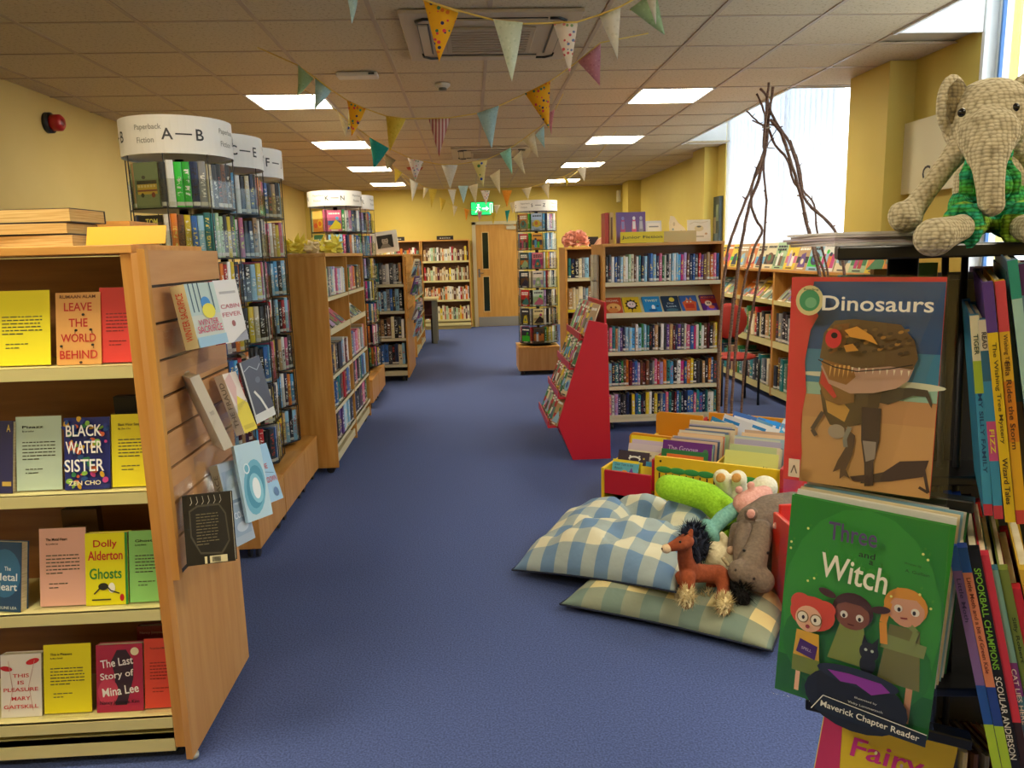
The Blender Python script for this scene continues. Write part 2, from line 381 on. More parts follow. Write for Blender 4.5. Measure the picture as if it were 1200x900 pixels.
# ------------------------------------------------------------------ back wall: door, exit sign, bookcase signs
dx0, dx1, dz = .12, .98, 1.98
doorm = wood('door_veneer', 'BF8A38', 'CB9846')
dr = struct('door_1', MB().box(dx0, .24, YF-.01, YF+.04, .004, dz).box(.36, dx1-.03, YF-.01, YF+.04, .004, dz).box(.24, .36, YF-.01, YF+.04, .004, .3).box(.24, .36, YF-.01, YF+.04, .98, 1.13).box(.24, .36, YF-.01, YF+.04, 1.83, dz), doorm)
struct('trim_6', MB().box(.05, dx0, YF-.03, YF+.05, 0, dz+.05).box(dx1-.03, 1.04, YF-.03, YF+.05, 0, dz+.05).box(.05, 1.04, YF-.03, YF+.05, dz, dz+.06), M('C6BC98', .5))
for z0, z1 in ((.3, .98), (1.13, 1.83)):
    MB().box(.24, .36, YF+.01, YF+.016, z0, z1).build('vision_pane', M('1F2A1E', .1), dr)
    fr = MB()
    for a in ((.228, .245, z0-.012, z1+.012), (.355, .372, z0-.012, z1+.012)): fr.box(a[0], a[1], YF-.016, YF-.009, a[2], a[3])
    fr.box(.228, .372, YF-.016, YF-.009, z0-.012, z0+.005).box(.228, .372, YF-.016, YF-.009, z1-.005, z1+.012); fr.build('pane_frame', M('D0B070', .4), dr)
MB().tube([(.165, YF-.01, 1.05), (.165, YF-.05, 1.05), (.25, YF-.05, 1.05)], .01).build('door_handle', CHROME, dr)
MB().box(.145, .185, YF-.015, YF-.009, .97, 1.13).build('handle_plate', CHROME, dr)
MB().box(dx0+.01, dx1-.04, YF-.014, YF-.009, .01, .19).build('kick_plate', M('9C9A90', .35, .5), dr)
MB().box(.72, .9, YF-.05, YF-.01, 1.88, 1.94).tube([(.86, YF-.04, 1.95), (.68, YF-.09, 1.96), (.95, YF-.03, 1.985)], .008).build('door_closer', M('B9B29A', .4), dr)
gp = emit('exit_sign_green', '1FA050', 1.1)
e = thing('exit_sign', 'green illuminated fire exit sign above the far door', 'sign', (.06, YF-.04, 2.16))
MB().box(-.02, .42, 0, .03, 0, .25).build('housing', M('2C7A45', .4), e)
MB().box(-.01, .41, -.004, 0, .01, .24).build('sign_face', gp, e)
s_ = MB(); we = emit('exit_sign_white', 'D8FFE0', 1.2)
s_.ell((.13, -.007, .19), (.018, .003, .018)).tube([(.13, -.008, .17), (.12, -.008, .12), (.15, -.008, .09), (.14, -.008, .04)], .009, 6).tube([(.12, -.008, .12), (.09, -.008, .08), (.07, -.008, .05)], .008, 6).tube([(.13, -.008, .16), (.17, -.008, .14)], .006, 6).tube([(.13, -.008, .16), (.09, -.008, .14)], .006, 6)
s_.box(.2, .28, -.008, -.004, .11, .135).prism([(.28, -.008, .08), (.33, -.008, .1225), (.28, -.008, .165)], (0, .004, 0))
s_.box(.35, .36, -.008, -.004, .03, .22).box(.39, .4, -.008, -.004, .03, .22).box(.35, .4, -.008, -.004, .21, .22)
s_.build('running_figure_and_arrow', we, e)
t = thing('wall_box', 'small cream box high on the far right wall corner', 'box', (2.84, YF-.35, 2.33)); MB().box(0, .06, 0, .15, 0, .22).build('housing', M('D8CDA0', .5), t, .01)
# ================================================================== BOOKS
PAL = {'nv': ('navy', '1B2A50'), 'bl': ('blue', '2E62A8'), 'lb': ('pale blue', '8FBDD6'), 'sk': ('sky blue', '4FA3D8'), 'tl': ('teal', '2A7D80'), 'gn': ('green', '2E7D45'),
       'lg': ('pale green', 'A9C79A'), 'bg': ('bright green', '2FC53A'), 'rd': ('red', 'B5242C'), 'pk': ('pink', 'D0688C'), 'mg': ('magenta', 'C02A78'), 'pp': ('purple', '5E3A86'), 'll': ('lilac', 'B49ACB'),
       'or': ('orange', 'DB7A28'), 'yl': ('yellow', 'E3C72A'), 'cr': ('cream', 'E0D3AE'), 'wh': ('white', 'E6E4DE'), 'gy': ('grey', '8D8F92'), 'dg': ('dark grey', '3E4146'), 'bk': ('black', '17181B'),
       'br': ('brown', '6B4329'), 'tn': ('tan', 'B99464'), 'mr': ('maroon', '5E1A26'), 'sg': ('sage', '6F8A6E')}
KEYS = list(PAL)
ORD = ['', 'first', 'second', 'third', 'fourth', 'fifth', 'sixth', 'seventh', 'eighth', 'ninth', 'tenth', 'eleventh', 'twelfth', 'thirteenth', 'fourteenth', 'fifteenth', 'sixteenth', 'seventeenth', 'eighteenth', 'nineteenth',
       'twentieth', '21st', '22nd', '23rd', '24th', '25th', '26th', '27th', '28th', '29th', '30th', '31st', '32nd', '33rd', '34th', '35th', '36th', '37th', '38th', '39th', '40th', '41st', '42nd', '43rd', '44th', '45th', '46th', '47th', '48th']
# printed spine: title dashes whose colour and length change from book to book
sp, nt, b = nodes('printed_book_cloth'); L = nt.links
oi = N(nt, 'ShaderNodeObjectInfo'); tc = N(nt, 'ShaderNodeTexCoord'); sx = N(nt, 'ShaderNodeSeparateXYZ'); L.new(tc.outputs['Generated'], sx.inputs[0])
def mth(op, a, b_=None, c_=None):
    m = N(nt, 'ShaderNodeMath', operation=op)
    for i, q in enumerate((a, b_, c_)):
        if q is None: continue
        if isinstance(q, (int, float)): m.inputs[i].default_value = q
        else: L.new(q, m.inputs[i])
    return m.outputs[0]
cmb = N(nt, 'ShaderNodeCombineXYZ'); rnd = oi.outputs['Random']
L.new(mth('MULTIPLY', sx.outputs[0], 2.2), cmb.inputs[0]); L.new(mth('MULTIPLY', sx.outputs[2], 26), cmb.inputs[2]); L.new(mth('MULTIPLY', rnd, 90), cmb.inputs[1])
nz = N(nt, 'ShaderNodeTexNoise', i_Scale=1.0, i_Detail=2); L.new(cmb.outputs[0], nz.inputs['Vector'])
ink = mth('GREATER_THAN', nz.outputs['Fac'], .53)
up = mth('LESS_THAN', sx.outputs[2], mth('MULTIPLY_ADD', rnd, .3, .62)); lo = mth('GREATER_THAN', sx.outputs[2], .22)
gap = mth('GREATER_THAN', mth('ABSOLUTE', mth('SUBTRACT', sx.outputs[2], mth('MULTIPLY_ADD', rnd, .2, .35))), .035)
ins = mth('LESS_THAN', mth('ABSOLUTE', mth('SUBTRACT', sx.outputs[0], .5)), .3)
mask = mth('MULTIPLY', mth('MULTIPLY', ink, ins), mth('MULTIPLY', mth('MULTIPLY', up, lo), gap))
rp = ramp(nt, [(0, 'F0EEE6'), (.25, 'EBD76A'), (.42, 'F4F1EA'), (.55, '20222A'), (.72, 'E9E6DC'), (.82, 'C24A3A'), (.9, 'EFECE2')], 'CONSTANT'); L.new(mth('FRACT', mth('MULTIPLY', rnd, 7.3)), rp.inputs[0])
mxc = N(nt, 'ShaderNodeMixRGB'); L.new(mask, mxc.inputs[0]); L.new(oi.outputs['Color'], mxc.inputs[1]); L.new(rp.outputs[0], mxc.inputs[2])
stk = mth('MULTIPLY', mth('MULTIPLY', mth('LESS_THAN', sx.outputs[2], .115), mth('GREATER_THAN', sx.outputs[2], .03)), mth('GREATER_THAN', mth('FRACT', mth('MULTIPLY', rnd, 13.7)), .35))
mx2 = N(nt, 'ShaderNodeMixRGB'); L.new(stk, mx2.inputs[0]); L.new(mxc.outputs[0], mx2.inputs[1]); mx2.inputs[2].default_value = lin('D8D4C8'); L.new(mx2.outputs[0], b.inputs['Base Color'])
b.inputs['Roughness'].default_value = .35
SPINE = sp
PLAIN, nt, b = nodes('plain_book_cover'); oi = N(nt, 'ShaderNodeObjectInfo'); nt.links.new(oi.outputs['Color'], b.inputs['Base Color']); b.inputs['Roughness'].default_value = .33
# unit book, spine towards -y : x thickness, y depth, z height
ub = MB()
ub.prism([(.0, .03, 0), (.0, 1, 0), (.1, 1, 0), (.1, .06, 0), (.9, .06, 0), (.9, 1, 0), (1, 1, 0), (1, .03, 0), (.82, .0, 0), (.5, -.012, 0), (.18, .0, 0)][::-1], (0, 0, 1))
UCOV = ub.mesh('book', SPINE); UPG = MB().box(.1, .9, .06, .97, .012, .985).mesh('pages', PAGES)
# unit cover-out book: front cover towards -y: x width, y thickness, z height, spine at x=0
uf = MB(); uf.prism([(0, 0, 0), (1, 0, 0), (1, .1, 0), (.02, .1, 0), (.02, .9, 0), (1, .9, 0), (1, 1, 0), (0, 1, 0)], (0, 0, 1))
UFC = uf.mesh('book', PLAIN); UFP = MB().box(.02, .985, .1, .9, .012, .988).mesh('pages', PAGES)
BOOKS = []; NB = [0]
# books that the photo hides or shows only as a few pixels: joined, kind by kind, into one stuff object each
TINY = set()
for q_ in '80,117,179-184,198-199,202,210,220,227,231-232,243-245,252,254-256,261,266,273,276,280,284-291,300-306,316-323,332-340,354-384,394-401,407-414,417-419,424-425,436,439,449,459-461,463-475,477,480-485,489,494-555,562-572,577,580-588,595-605,613-615,631,647-653,660,664-672,676,680-685,696-700,708,712-717,728-734,745-751,762-767,774-783,791-800,808-817,825-835,842-852,860-869,876-919,928-931,945-947,955,962-963,970,978,985,993,1001,1017-1018,1034-1036,1049-1050,1052,1065-1067,1081-1083,1098-1101,1116,1174,1179-1180,1182,1184,1187,1189,1191-1192,1195-1196,1198,1201,1207,1209-1211,1214,1220-1224,1226,1228-1232,1240,1242-1244,1257-1260,1264-1271,1284-1286'.split(','):
    a_, _, b_ = q_.partition('-'); TINY |= set(range(int(a_), int(b_ or a_)+1))
KIND = [('spinner', 'paperback', 'paperback'), ('window', 'picture_book', 'picture book'), ('long bin', 'picture_book', 'picture book'), ('red rack', 'picture_book', 'picture book'), ('aisle bookcase', 'novel', 'novel'), ('portrait', 'novel', 'novel'), ('unior', 'junior_book', 'junior book')]
def kind_of(group):
    for a, b_, c_ in KIND:
        if group and a in group: return b_, c_
    return 'book', 'book'
REST = {}
def rest(nm, mw, t, d, h, col, front='y'):
    mb, ml, ix = REST.setdefault(nm, (MB(), [PAGES], {}))
    key = tuple(round(x, 2) for x in col[:3])
    if key not in ix:
        m = bpy.data.materials.new('book_cloth'); m.use_nodes = True; m.node_tree.nodes['Principled BSDF'].inputs['Base Color'].default_value = (*key, 1); m.node_tree.nodes['Principled BSDF'].inputs['Roughness'].default_value = .4; ix[key] = len(ml); ml.append(m)
    mb.box(0, t, 0, d, 0, h, ix[key], mw); mb.box(t*.1, t*.9, d*.1, d*.9, h, h+.0006, 0, mw)
def colr(k, r=None):
    c = lin(PAL[k][1]); j = r.uniform(.8, 1.2) if r else 1
    return (min(c[0]*j, 1), min(c[1]*j, 1), min(c[2]*j, 1), 1)
def spine_book(k, mw, t, d, h, label, group, rng=None, cat='book', name='book'):
    NB[0] += 1; name, cat = kind_of(group)
    if NB[0]-1 in TINY and group: rest(name, mw, t, d, h, colr(k, rng)); BOOKS.append(None); return None
    o = bpy.data.objects.new(name, UCOV); C.objects.link(o); o.matrix_world = mw @ Matrix.Diagonal((t, d, h, 1)); o.color = colr(k, rng); tag(o, label, cat, group)
    p = bpy.data.objects.new('pages', UPG); C.objects.link(p); p.parent = o; BOOKS.append(o); return o
def face_book(k, mw, wd, t, h, label, group=None, elems=None, cat='book', name='book', rng=None):
    """cover towards local -y, spine on the left; real-size root so print can be a child"""
    NB[0] += 1
    if group: name, cat = kind_of(group)
    if NB[0]-1 in TINY and group: rest(name, mw, wd, t, h, lin(PAL[k][1] if k in PAL else k)); BOOKS.append(None); return None
    o = bpy.data.objects.new(name, MB().prism([(0, 0, 0), (wd, 0, 0), (wd, t*.08, 0), (.0015, t*.08, 0), (.0015, t*.92, 0), (wd, t*.92, 0), (wd, t, 0), (0, t, 0)][::-1], (0, 0, h)).mesh(name, k if not isinstance(k, str) else M(PAL[k][1] if k in PAL else k, .35)))
    C.objects.link(o); o.matrix_world = mw
    MB().box(.0018, wd-.003, t*.08, t*.92, .002, h-.002).build('pages', PAGES, o)
    tag(o, label, cat, group)
    if elems: decorate(o, wd, h, elems)
    BOOKS.append(o); return o
def mats(org, xd=(1, 0, 0), zd=(0, 0, 1)):
    x = Vector(xd).normalized(); z = Vector(zd); z = (z-x*z.dot(x)).normalized(); y = z.cross(x)
    return Matrix.Translation(Vector(org)) @ Matrix((x, y, z)).transposed().to_4x4()
def row(seq, org, rz, width, hmin, hmax, depth, where, group, seed, lean=0, noun='paperback', skip=0):
    """a run of books; org = left end of their spines, rz = heading of the row"""
    r = random.Random(seed); ks = seq.split() if isinstance(seq, str) else seq
    ws = [r.uniform(.75, 1.3) for _ in ks]; s = width/sum(ws); x = 0; T = Matrix.Translation(Vector(org)) @ Matrix.Rotation(rz, 4, 'Z')
    for i, k in enumerate(ks):
        t = ws[i]*s; h = r.uniform(hmin, hmax); dy = r.uniform(0, .012); hy = -lean*math.pi/180
        mw = T @ Matrix.Translation((x+.0004, dy, 0)) @ Matrix.Rotation(r.uniform(-.012, .012)+hy, 4, 'Y')
        spine_book(k, mw, t-.0012, depth*r.uniform(.9, 1), h, '%s %s, %s from the left %s' % (PAL[k][0], noun, ORD[i+1+skip], where), group, r)
        x += t
def rseq(n, seed, keys=None):
    r = random.Random(seed); ks = keys.split() if keys else KEYS; out = []
    for _ in range(n):
        k = r.choice(ks)
        while out and k == out[-1]: k = r.choice(ks)
        out.append(k)
    return out
FAR = {}     # books too many and too small: one stuff mesh
FARB = MB(); FARM = []; _fi = {}
def farrow(n, org, rz, width, hmin, hmax, depth, seed, keys=None):
    r = random.Random(seed); T = Matrix.Translation(Vector(org)) @ Matrix.Rotation(rz, 4, 'Z'); ks = rseq(n, seed, keys); x = 0
    ws = [r.uniform(.6, 1.5) for _ in ks]; s = width/sum(ws)
    for k, w_ in zip(ks, ws):
        t = w_*s; h = r.uniform(hmin, hmax)
        for kk in (k, '_pg', k+'2'):
            if kk not in _fi:
                _fi[kk] = len(FARM); FARM.append(PAGES if kk == '_pg' else M(PAL[kk[:2]][1] if len(kk) == 2 else ('E4DFCF' if kk[0] not in 'wc' else '4A4A4A'), .4))
        dy = r.uniform(0, .01)
        FARB.box(x, x+t-.001, dy, depth, 0, h, _fi[k], T); FARB.box(x+t*.1, x+t*.9, dy+.01, depth, h, h+.0008, _fi['_pg'], T)
        a = r.uniform(.3, .5); FARB.box(x+t*.3, x+t*.68, dy-.0012, dy, h*a, h*(a+r.uniform(.15, .35)), _fi[k+'2'], T)
        x += t
def rand_cover(k, r, w, h):
    ks = [q for q in KEYS if q != k]; c = lambda: PAL[r.choice(ks)][1]
    e = [('r', .04, r.uniform(.1, .3), .96, r.uniform(.4, .6), c())]
    typ = r.randrange(4)
    if typ == 0: e += [('e', .5, .4, .33, .22, c()), ('e', .45, .42, .15, .12, c())]
    if typ == 1: e += [('p', [(.05, .1), (.95, .1), (.95, .35), (.6, .55), (.3, .3)], c()), ('e', .7, .62, .12, .08, c())]
    if typ == 2: e += [('r', .25, .12, .45, .6, c()), ('r', .5, .12, .72, .5, c()), ('e', .35, .64, .1, .07, c()), ('e', .61, .55, .1, .07, c())]
    if typ == 3: e += [('p', [(.2, .1), (.8, .1), (.65, .62), (.35, .55)], c()), ('e', .5, .3, .12, .1, c())]
    tcx = 'F4F1E6' if k not in ('wh', 'cr', 'yl', 'lb', 'lg', 'll') else '2A2A33'
    z = .88
    for i in range(r.choice((1, 2))):
        a = .12; 
        while a < .85: b_ = a+r.uniform(.08, .22); e.append(('r', a, z-.075, min(b_, .9), z, tcx)); a = b_+.03
        z -= .11
    e.append(('r', .25, .03, .75, .07, tcx)); return e
# ================================================================== BOOKCASES
def castor(mb, x, y, zt=.07):
    mb.box(x-.012, x+.012, y-.02, y+.02, .045, zt)
    for s_ in (-1, 1):
        n = 14; pts = [(x+s_*.012, y+.028*math.cos(2*PI*k/n), .028+.028*math.sin(2*PI*k/n)) for k in range(n)]; mb.prism(pts, (s_*.014, 0, 0))
def case(name, label, org, rz, w_, d_, top, shelves, bays=1, tilt=(), lip=.03, shelfm=SHELFM, sidem=OAK, zb=.07, back=True, base=True, cat='bookcase', double=False, castors=True, sm=.02, group=None):
    t = thing(name, label, cat, org, rz, group)
    for i in range(bays+1):
        x = i*w_/bays; x = min(max(x, sm/2), w_-sm/2)
        MB().box(x-sm/2, x+sm/2, 0, d_, .045, top).build('side_panel', sidem, t, .002)
    MB().box(-.004, w_+.004, -.006, d_+.004, top, top+.022).build('top_board', OAKX, t, .002)
    bk = d_*.5 if double else d_-.012
    if back: MB().box(sm, w_-sm, bk, bk+.01, zb, top).build('back_panel', DARKIN, t)
    for i in range(bays):
        a = i*w_/bays+sm; b_ = (i+1)*w_/bays-sm
        for s_, z in enumerate(shelves):
            if s_ in tilt:
                m_ = MB().quadbox([(a, .0, z), (b_, .0, z), (b_, bk, z+.2), (a, bk, z+.2), (a, .0, z+.012), (b_, .0, z+.012), (b_, bk, z+.212), (a, bk, z+.212)])
                m_.box(a, b_, -.004, .004, z-.005, z+.035)
            else: m_ = MB().box(a, b_, .002, bk, z-.012, z).box(a, b_, 0, .012, z-lip, z)
            m_.build('shelf', shelfm, t)
        if base: MB().box(a, b_, .01, .02, .07, .125).box(a, b_, .02, bk, .1, .11).build('base_rail', shelfm, t)
    if castors:
        for cx_, cy_ in ((.06, .06), (w_-.06, .06), (.06, d_-.06), (w_-.06, d_-.06)):
            m_ = MB(); castor(m_, cx_, cy_, .1); m_.build('castor', BLACK, t)
    return t
# --- JUNIOR FICTION
JX, JY, JW = 1.015, 5.8, .945
case('bookcase', 'oak bookcase with white metal shelves under the yellow Junior Fiction sign', (JX, JY, 0), 0, JW, .55, 1.45, [1.175, .905, .635, .36, .10], tilt=(1,), lip=.03, double=True)
G = 'junior fiction paperbacks, spines out'
row('bk dg wh bl nv lb cr wh lg cr br wh tl nv lb nv bl lb nv pk gn wh bk wh lb wh lb sk mg ll br nv bl dg rd pp br tn or pk bl', (JX+.025, JY+.012, 1.177), 0, JW-.055, .19, .215, .13, 'on the top shelf of the Junior Fiction bookcase', G, 11)
row('br pk tl tn lb pp nv lb lb sk wh lb gn lb tl bk nv tn bk wh dg pp tn mr nv pp dg wh pk bl mg wh gn wh br mr bk tn yl', (JX+.025, JY+.012, .637), 0, JW-.055, .175, .21, .13, 'on the third shelf of the Junior Fiction bookcase', G, 12)
row('yl lb nv tl nv gn br or mr pp bl ll br mr br dg gy pk rd ll or tl sk bk wh mg bl or yl bk dg bk tn bk or bl dg', (JX+.025, JY+.012, .362), 0, JW-.055, .175, .205, .13, 'on the fourth shelf of the Junior Fiction bookcase', G, 13)
row('bk pk wh ll nv bk dg nv bk yl bl tl nv bk yl wh bk yl nv gy bl pk tl bk mr bl tl nv nv bl bl pk tl bl nv tl wh wh tl', (JX+.025, JY+.012, .102), 0, JW-.055, .18, .205, .13, 'on the bottom shelf of the Junior Fiction bookcase', G, 14)
# face-out books on the sloping shelf
def slope_book(x, k, wd, lab, el, hh=.19):
    ang = math.atan2(.2, .27); zd = (0, math.cos(.72), math.sin(.72)); o = (JX+x, JY+.012, .905+.021)
    face_book(k, mats(o, (1, 0, 0), zd), wd, .018, hh, lab, 'face-out junior books', el)
slope_book(.03, 'C4502E', .135, 'red and orange book lying leftmost on the sloping junior display shelf', [('t', 'HOWL', .5, .8, .7, .12, 'F2EBD8'), ('e', .5, .4, .42, .26, 'E8B268'), ('e', .45, .25, .3, .15, 'D88A4A'), ('e', .35, .42, .06, .05, '7A3A20'), ('e', .62, .42, .06, .05, '7A3A20')])
slope_book(.175, 'E0C02E', .135, 'yellow book with a dark burst face, second on the sloping shelf', [('p', [(.5+.4*(1 if i % 2 else .72)*math.cos(i*PI/10), .55+.33*(1 if i % 2 else .72)*math.sin(i*PI/10)) for i in range(20)], '2B2220'), ('e', .5, .56, .25, .18, 'F0DCE0'), ('e', .42, .58, .04, .03, '222222'), ('e', .58, .58, .04, .03, '222222'), ('l', [(.4, .48), (.5, .45), (.6, .48)], .02, 'B03040'), ('r', .45, .12, .5, .22, '2B2220')])
slope_book(.335, '2A8FD0', .14, 'bright blue book titled Twist, third on the sloping junior shelf', [('t', 'TWIST', .5, .75, .75, .14, 'E8F4D0'), ('e', .55, .35, .1, .16, 'EAF2F8'), ('e', .5, .2, .25, .07, '1B5F9A'), ('e', .8, .42, .08, .04, '2A3A60')])
slope_book(.49, '243A55', .135, 'dark night-blue book with a yellow moon, fourth on the sloping shelf', [('e', .6, .78, .16, .13, 'E8D248'), ('t', 'The', .45, .55, .4, .09, 'C8D8E0'), ('t', 'Lost', .5, .4, .6, .12, 'C8D8E0'), ('e', .5, .18, .35, .09, '4F7A8A')])
slope_book(.635, '3E6AB0', .14, 'blue book with an orange cat reading, fifth on the sloping shelf', [('p', [(.2, .1), (.8, .1), (.92, .6), (.65, .72), (.35, .72), (.1, .6)], 'E06A38'), ('p', [(.35, .7), (.4, .9), (.5, .75)], 'E8A058'), ('p', [(.55, .75), (.65, .9), (.7, .7)], 'E8A058'), ('r', .25, .25, .75, .5, 'C83A2A'), ('e', .4, .62, .05, .04, 'F5F0E0'), ('e', .6, .62, .05, .04, 'F5F0E0')])
slope_book(.8, '5A2A78', .125, 'purple and red book with a cartoon face, rightmost on the sloping shelf', [('t', 'MONSTER', .5, .86, .85, .1, 'F08A30'), ('r', 0, .5, 1, .78, 'B03030'), ('e', .45, .5, .22, .16, 'F0D8C0'), ('e', .4, .52, .05, .04, '222222'), ('e', .52, .52, .05, .04, '222222'), ('p', [(.2, .05), (.9, .05), (.8, .35), (.3, .3)], '7A4AC0'), ('e', .6, .28, .2, .1, 'E06A40')])
# left end panel of Junior Fiction: slatwall with leaflets
t = thing('leaflet_rack', 'clear leaflet pockets with grey leaflets on the left end of the Junior Fiction bookcase', 'rack', (JX-.003, JY+.1, 0))
for i, z in enumerate((1.38, 1.17)): MB().box(-.03, -.003, 0, .36, z-.2, z-.19).box(-.032, -.03, 0, .36, z-.2, z-.05).build('pocket', CLEAR, t)
for i in range(2):
    for z in (1.37, 1.16): tag(MB().box(JX-.027, JX-.012, JY+.11+.17*i, JY+.26+.17*i, z-.185, z+.02).build('leaflet', M('C9C4B0' if i else 'B4B0A4', .5)), '%s leaflet in the %s clear pocket, %s' % ('cream-grey' if i else 'grey', 'upper' if z > 1.2 else 'lower', 'farther' if i else 'nearer'), 'leaflet', 'leaflets on the end panel')
# objects on top of Junior Fiction
TZ = 1.474; yy = JY+.1
def top_face(u0, u1, vt, k, lab, el, tck=.012, lean=.12, y=yy, cat='book', name='book'):
    a = fy(u0, 285, y); b_ = fy(u1, 285, y); hh = fy((u0+u1)/2, vt, y).z-TZ
    return face_book(k, mats((a.x, y, TZ), (1, 0, 0), (0, lean, 1)), b_.x-a.x, tck, hh, lab, None, el, cat, name)
top_face(723, 757, 248, '6A4A92', 'purple book with three costumed figures standing on the Junior Fiction bookcase', [x for i, (cx_, c1, c2) in enumerate(((.22, 'C04878', '8A8AC8'), (.6, 'D85A90', 'E8E4F0'), (.84, '8C8AA8', 'B8B6D0'))) for x in (('p', [(cx_-.06, .05), (cx_+.06, .05), (cx_+.08, .45), (cx_+.05, .75), (cx_-.05, .75), (cx_-.08, .45)], c1), ('e', cx_, .8, .05, .06, c2), ('r', cx_-.05, .45, cx_+.05, .7, c2))], .03)
for u0, k, lab in ((709, 'B8382E', 'tall red book standing spine out left of the purple book'), (714.5, 'D8B478', 'tan book with a dotted spine standing between red and purple books')):
    a = fy(u0, 285, yy); o = tag(MB().box(0, .03, 0, .17, 0, .235).build('book', M(k, .4)), lab, 'book'); o.location = (a.x, yy, TZ); MB().box(.003, .027, .003, .167, .233, .2355).build('pages', PAGES, o)
    if u0 > 710: MB().box(.008, .022, -.0008, 0, .03, .2).build('spine_print', M('6B4A2A'), o)
top_face(757.5, 776, 258, 'D9DEE2', 'small white card with faint print behind the Junior Fiction sign', [('r', .1, .1, .9, .9, 'EDEDE8'), ('r', .25, .2, .75, .5, 'C3C8D0'), ('r', .2, .7, .8, .76, '8A9098')], .006, .2, yy+.08, 'card', 'card')
tag(MB().box(1.29, 1.37, yy+.2, yy+.23, TZ, TZ+.21).build('box', DARK), 'dark box behind the small white card on the Junior Fiction bookcase', 'box')
tag(MB().box(1.43, 1.47, yy+.15, yy+.2, TZ, TZ+.09).ell((1.45, yy+.17, TZ+.1), (.022, .022, .03)).build('toy', M('B8682A')), 'small orange-brown toy behind the clear sign on the Junior Fiction bookcase', 'toy')
o = MB().prism([(0, 0, 0), (.15, 0, 0), (.155, 0, .06), (.13, 0, .11), (.08, 0, .15), (.045, 0, .2), (.015, 0, .205), (.005, 0, .15), (.01, 0, .08)], (0, .004, 0)).build('card_cutout', M('E6E0C4', .6))
a = fy(783, 285, yy+.1); o.location = (a.x, yy+.1, TZ+.0); tag(o, 'white wing-shaped card cutout with blue drawing on the Junior Fiction bookcase', 'card')
decorate(o, .15, .2, [('e', .35, .25, .12, .08, '6C9CB8'), ('l', [(.1, .1), (.3, .4), (.45, .3), (.7, .45)], .03, '4A7A98'), ('e', .3, .7, .06, .08, 'C8C0A0'), ('e', .25, .5, .05, .04, '88A8B0')])
top_face(806, 833, 257, 'E8E2CC', 'cream picture book with a faint drawing at the right end of the top', [('e', .5, .6, .2, .14, 'D8CC9A'), ('e', .5, .68, .1, .04, '6A6A5A'), ('l', [(.1, .8), (.3, .9), (.6, .85), (.9, .92)], .02, 'C8BC90'), ('r', .3, .2, .7, .26, 'B8B090'), ('e', .8, .35, .06, .05, 'C8A878')], .01, .15, yy+.05)
sg = thing('shelf_sign', 'long sign on the bookcase top, yellow end reading Junior Fiction', 'sign', (fy(727, 285, JY+.01).x, JY+.01, TZ))
sw = fy(778, 285, JY).x-fy(727, 285, JY).x
MB().box(0, sw, 0, .003, 0, .083).build('yellow_panel', M('E8D01C', .4), sg); MB().box(sw, sw*1.75, 0, .003, 0, .083).box(0, sw*1.75, .003, .05, 0, .003).build('clear_holder', M('D3B878', .25), sg)
decorate(sg, sw, .08, [('t', 'Junior Fiction', .5, .5, .93, .36, '3A3A20')])
# --- CASE D behind it, with pompom
DX, DY = .9, 7.2
case('bookcase', 'oak bookcase topped by the pink paper pompom, half hidden behind Junior Fiction', (DX, DY, 0), 0, .95, .5, 1.44, [1.17, .87, .57, .3, .1], lip=.03, double=True)
row('tl nv bk cr gy lb', (DX+.03, DY+.02, 1.172), 0, .2, .17, .19, .13, 'on the top shelf of the pompom bookcase', 'books on the pompom bookcase', 21, noun='book')
row('tn cr cr cr gy lb tn', (DX+.03, DY+.02, .872), 0, .23, .19, .22, .13, 'on the second shelf of the pompom bookcase', 'books on the pompom bookcase', 22, noun='book')
row('br rd cr tn lb gn', (DX+.03, DY+.02, .572), 0, .2, .18, .22, .13, 'on the third shelf of the pompom bookcase', 'books on the pompom bookcase', 23, noun='book')
tag(MB().box(DX+.02, DX+.93, DY-.004, DY-.001, .845, .87).build('shelf_edge_strip', M('E8D42A')), 'yellow plastic strip along the second shelf of the pompom bookcase', 'strip')
pr = random.Random(5); pm = MB()
for i in range(150):
    th = pr.uniform(0, 2*PI); ph = math.acos(pr.uniform(-.35, 1)); n = Vector((math.sin(ph)*math.cos(th), math.sin(ph)*math.sin(th), math.cos(ph)))
    a = n.cross(Vector((pr.uniform(-1, 1), pr.uniform(-1, 1), pr.uniform(-1, 1)))).normalized(); b_ = n.cross(a); c = Vector((0, 0, .05)); s1 = .035; q0 = c+n*.05; q1 = c+n*pr.uniform(.09, .125)
    q0.z = max(q0.z, .004); q1.z = max(q1.z, .004)
    pm.face([q0-a*.01, q0+a*.01, q1+a*s1+b_*.012, q1+b_*-.01, q1-a*s1+b_*.012])
pc = fy(675, 285, DY+.15); o = pm.build('paper_pompom', M('F8BCA8', .8)); o.location = (pc.x, DY+.15, 1.466); o.scale = (1.15, 1, .95); tag(o, 'fluffy salmon pink tissue paper pompom on the far bookcase', 'pompom')
tag(MB().box(fy(688, 280, DY+.3).x, fy(701, 280, DY+.3).x, DY+.3, DY+.32, 1.466, 1.56).build('shelf_sign', BLACK), 'small black sign beside the pink pompom', 'sign')
o = tag(MB().prism([(0, 0, 0), (.1, 0, 0), (.1, 0, .09), (.05, 0, .07)], (0, .12, 0)).build('paper_stack', M('C89878', .6)), 'folded pinkish paper right of the pompom', 'paper'); o.location = (fy(696, 285, DY+.1).x, DY+.05, 1.466)
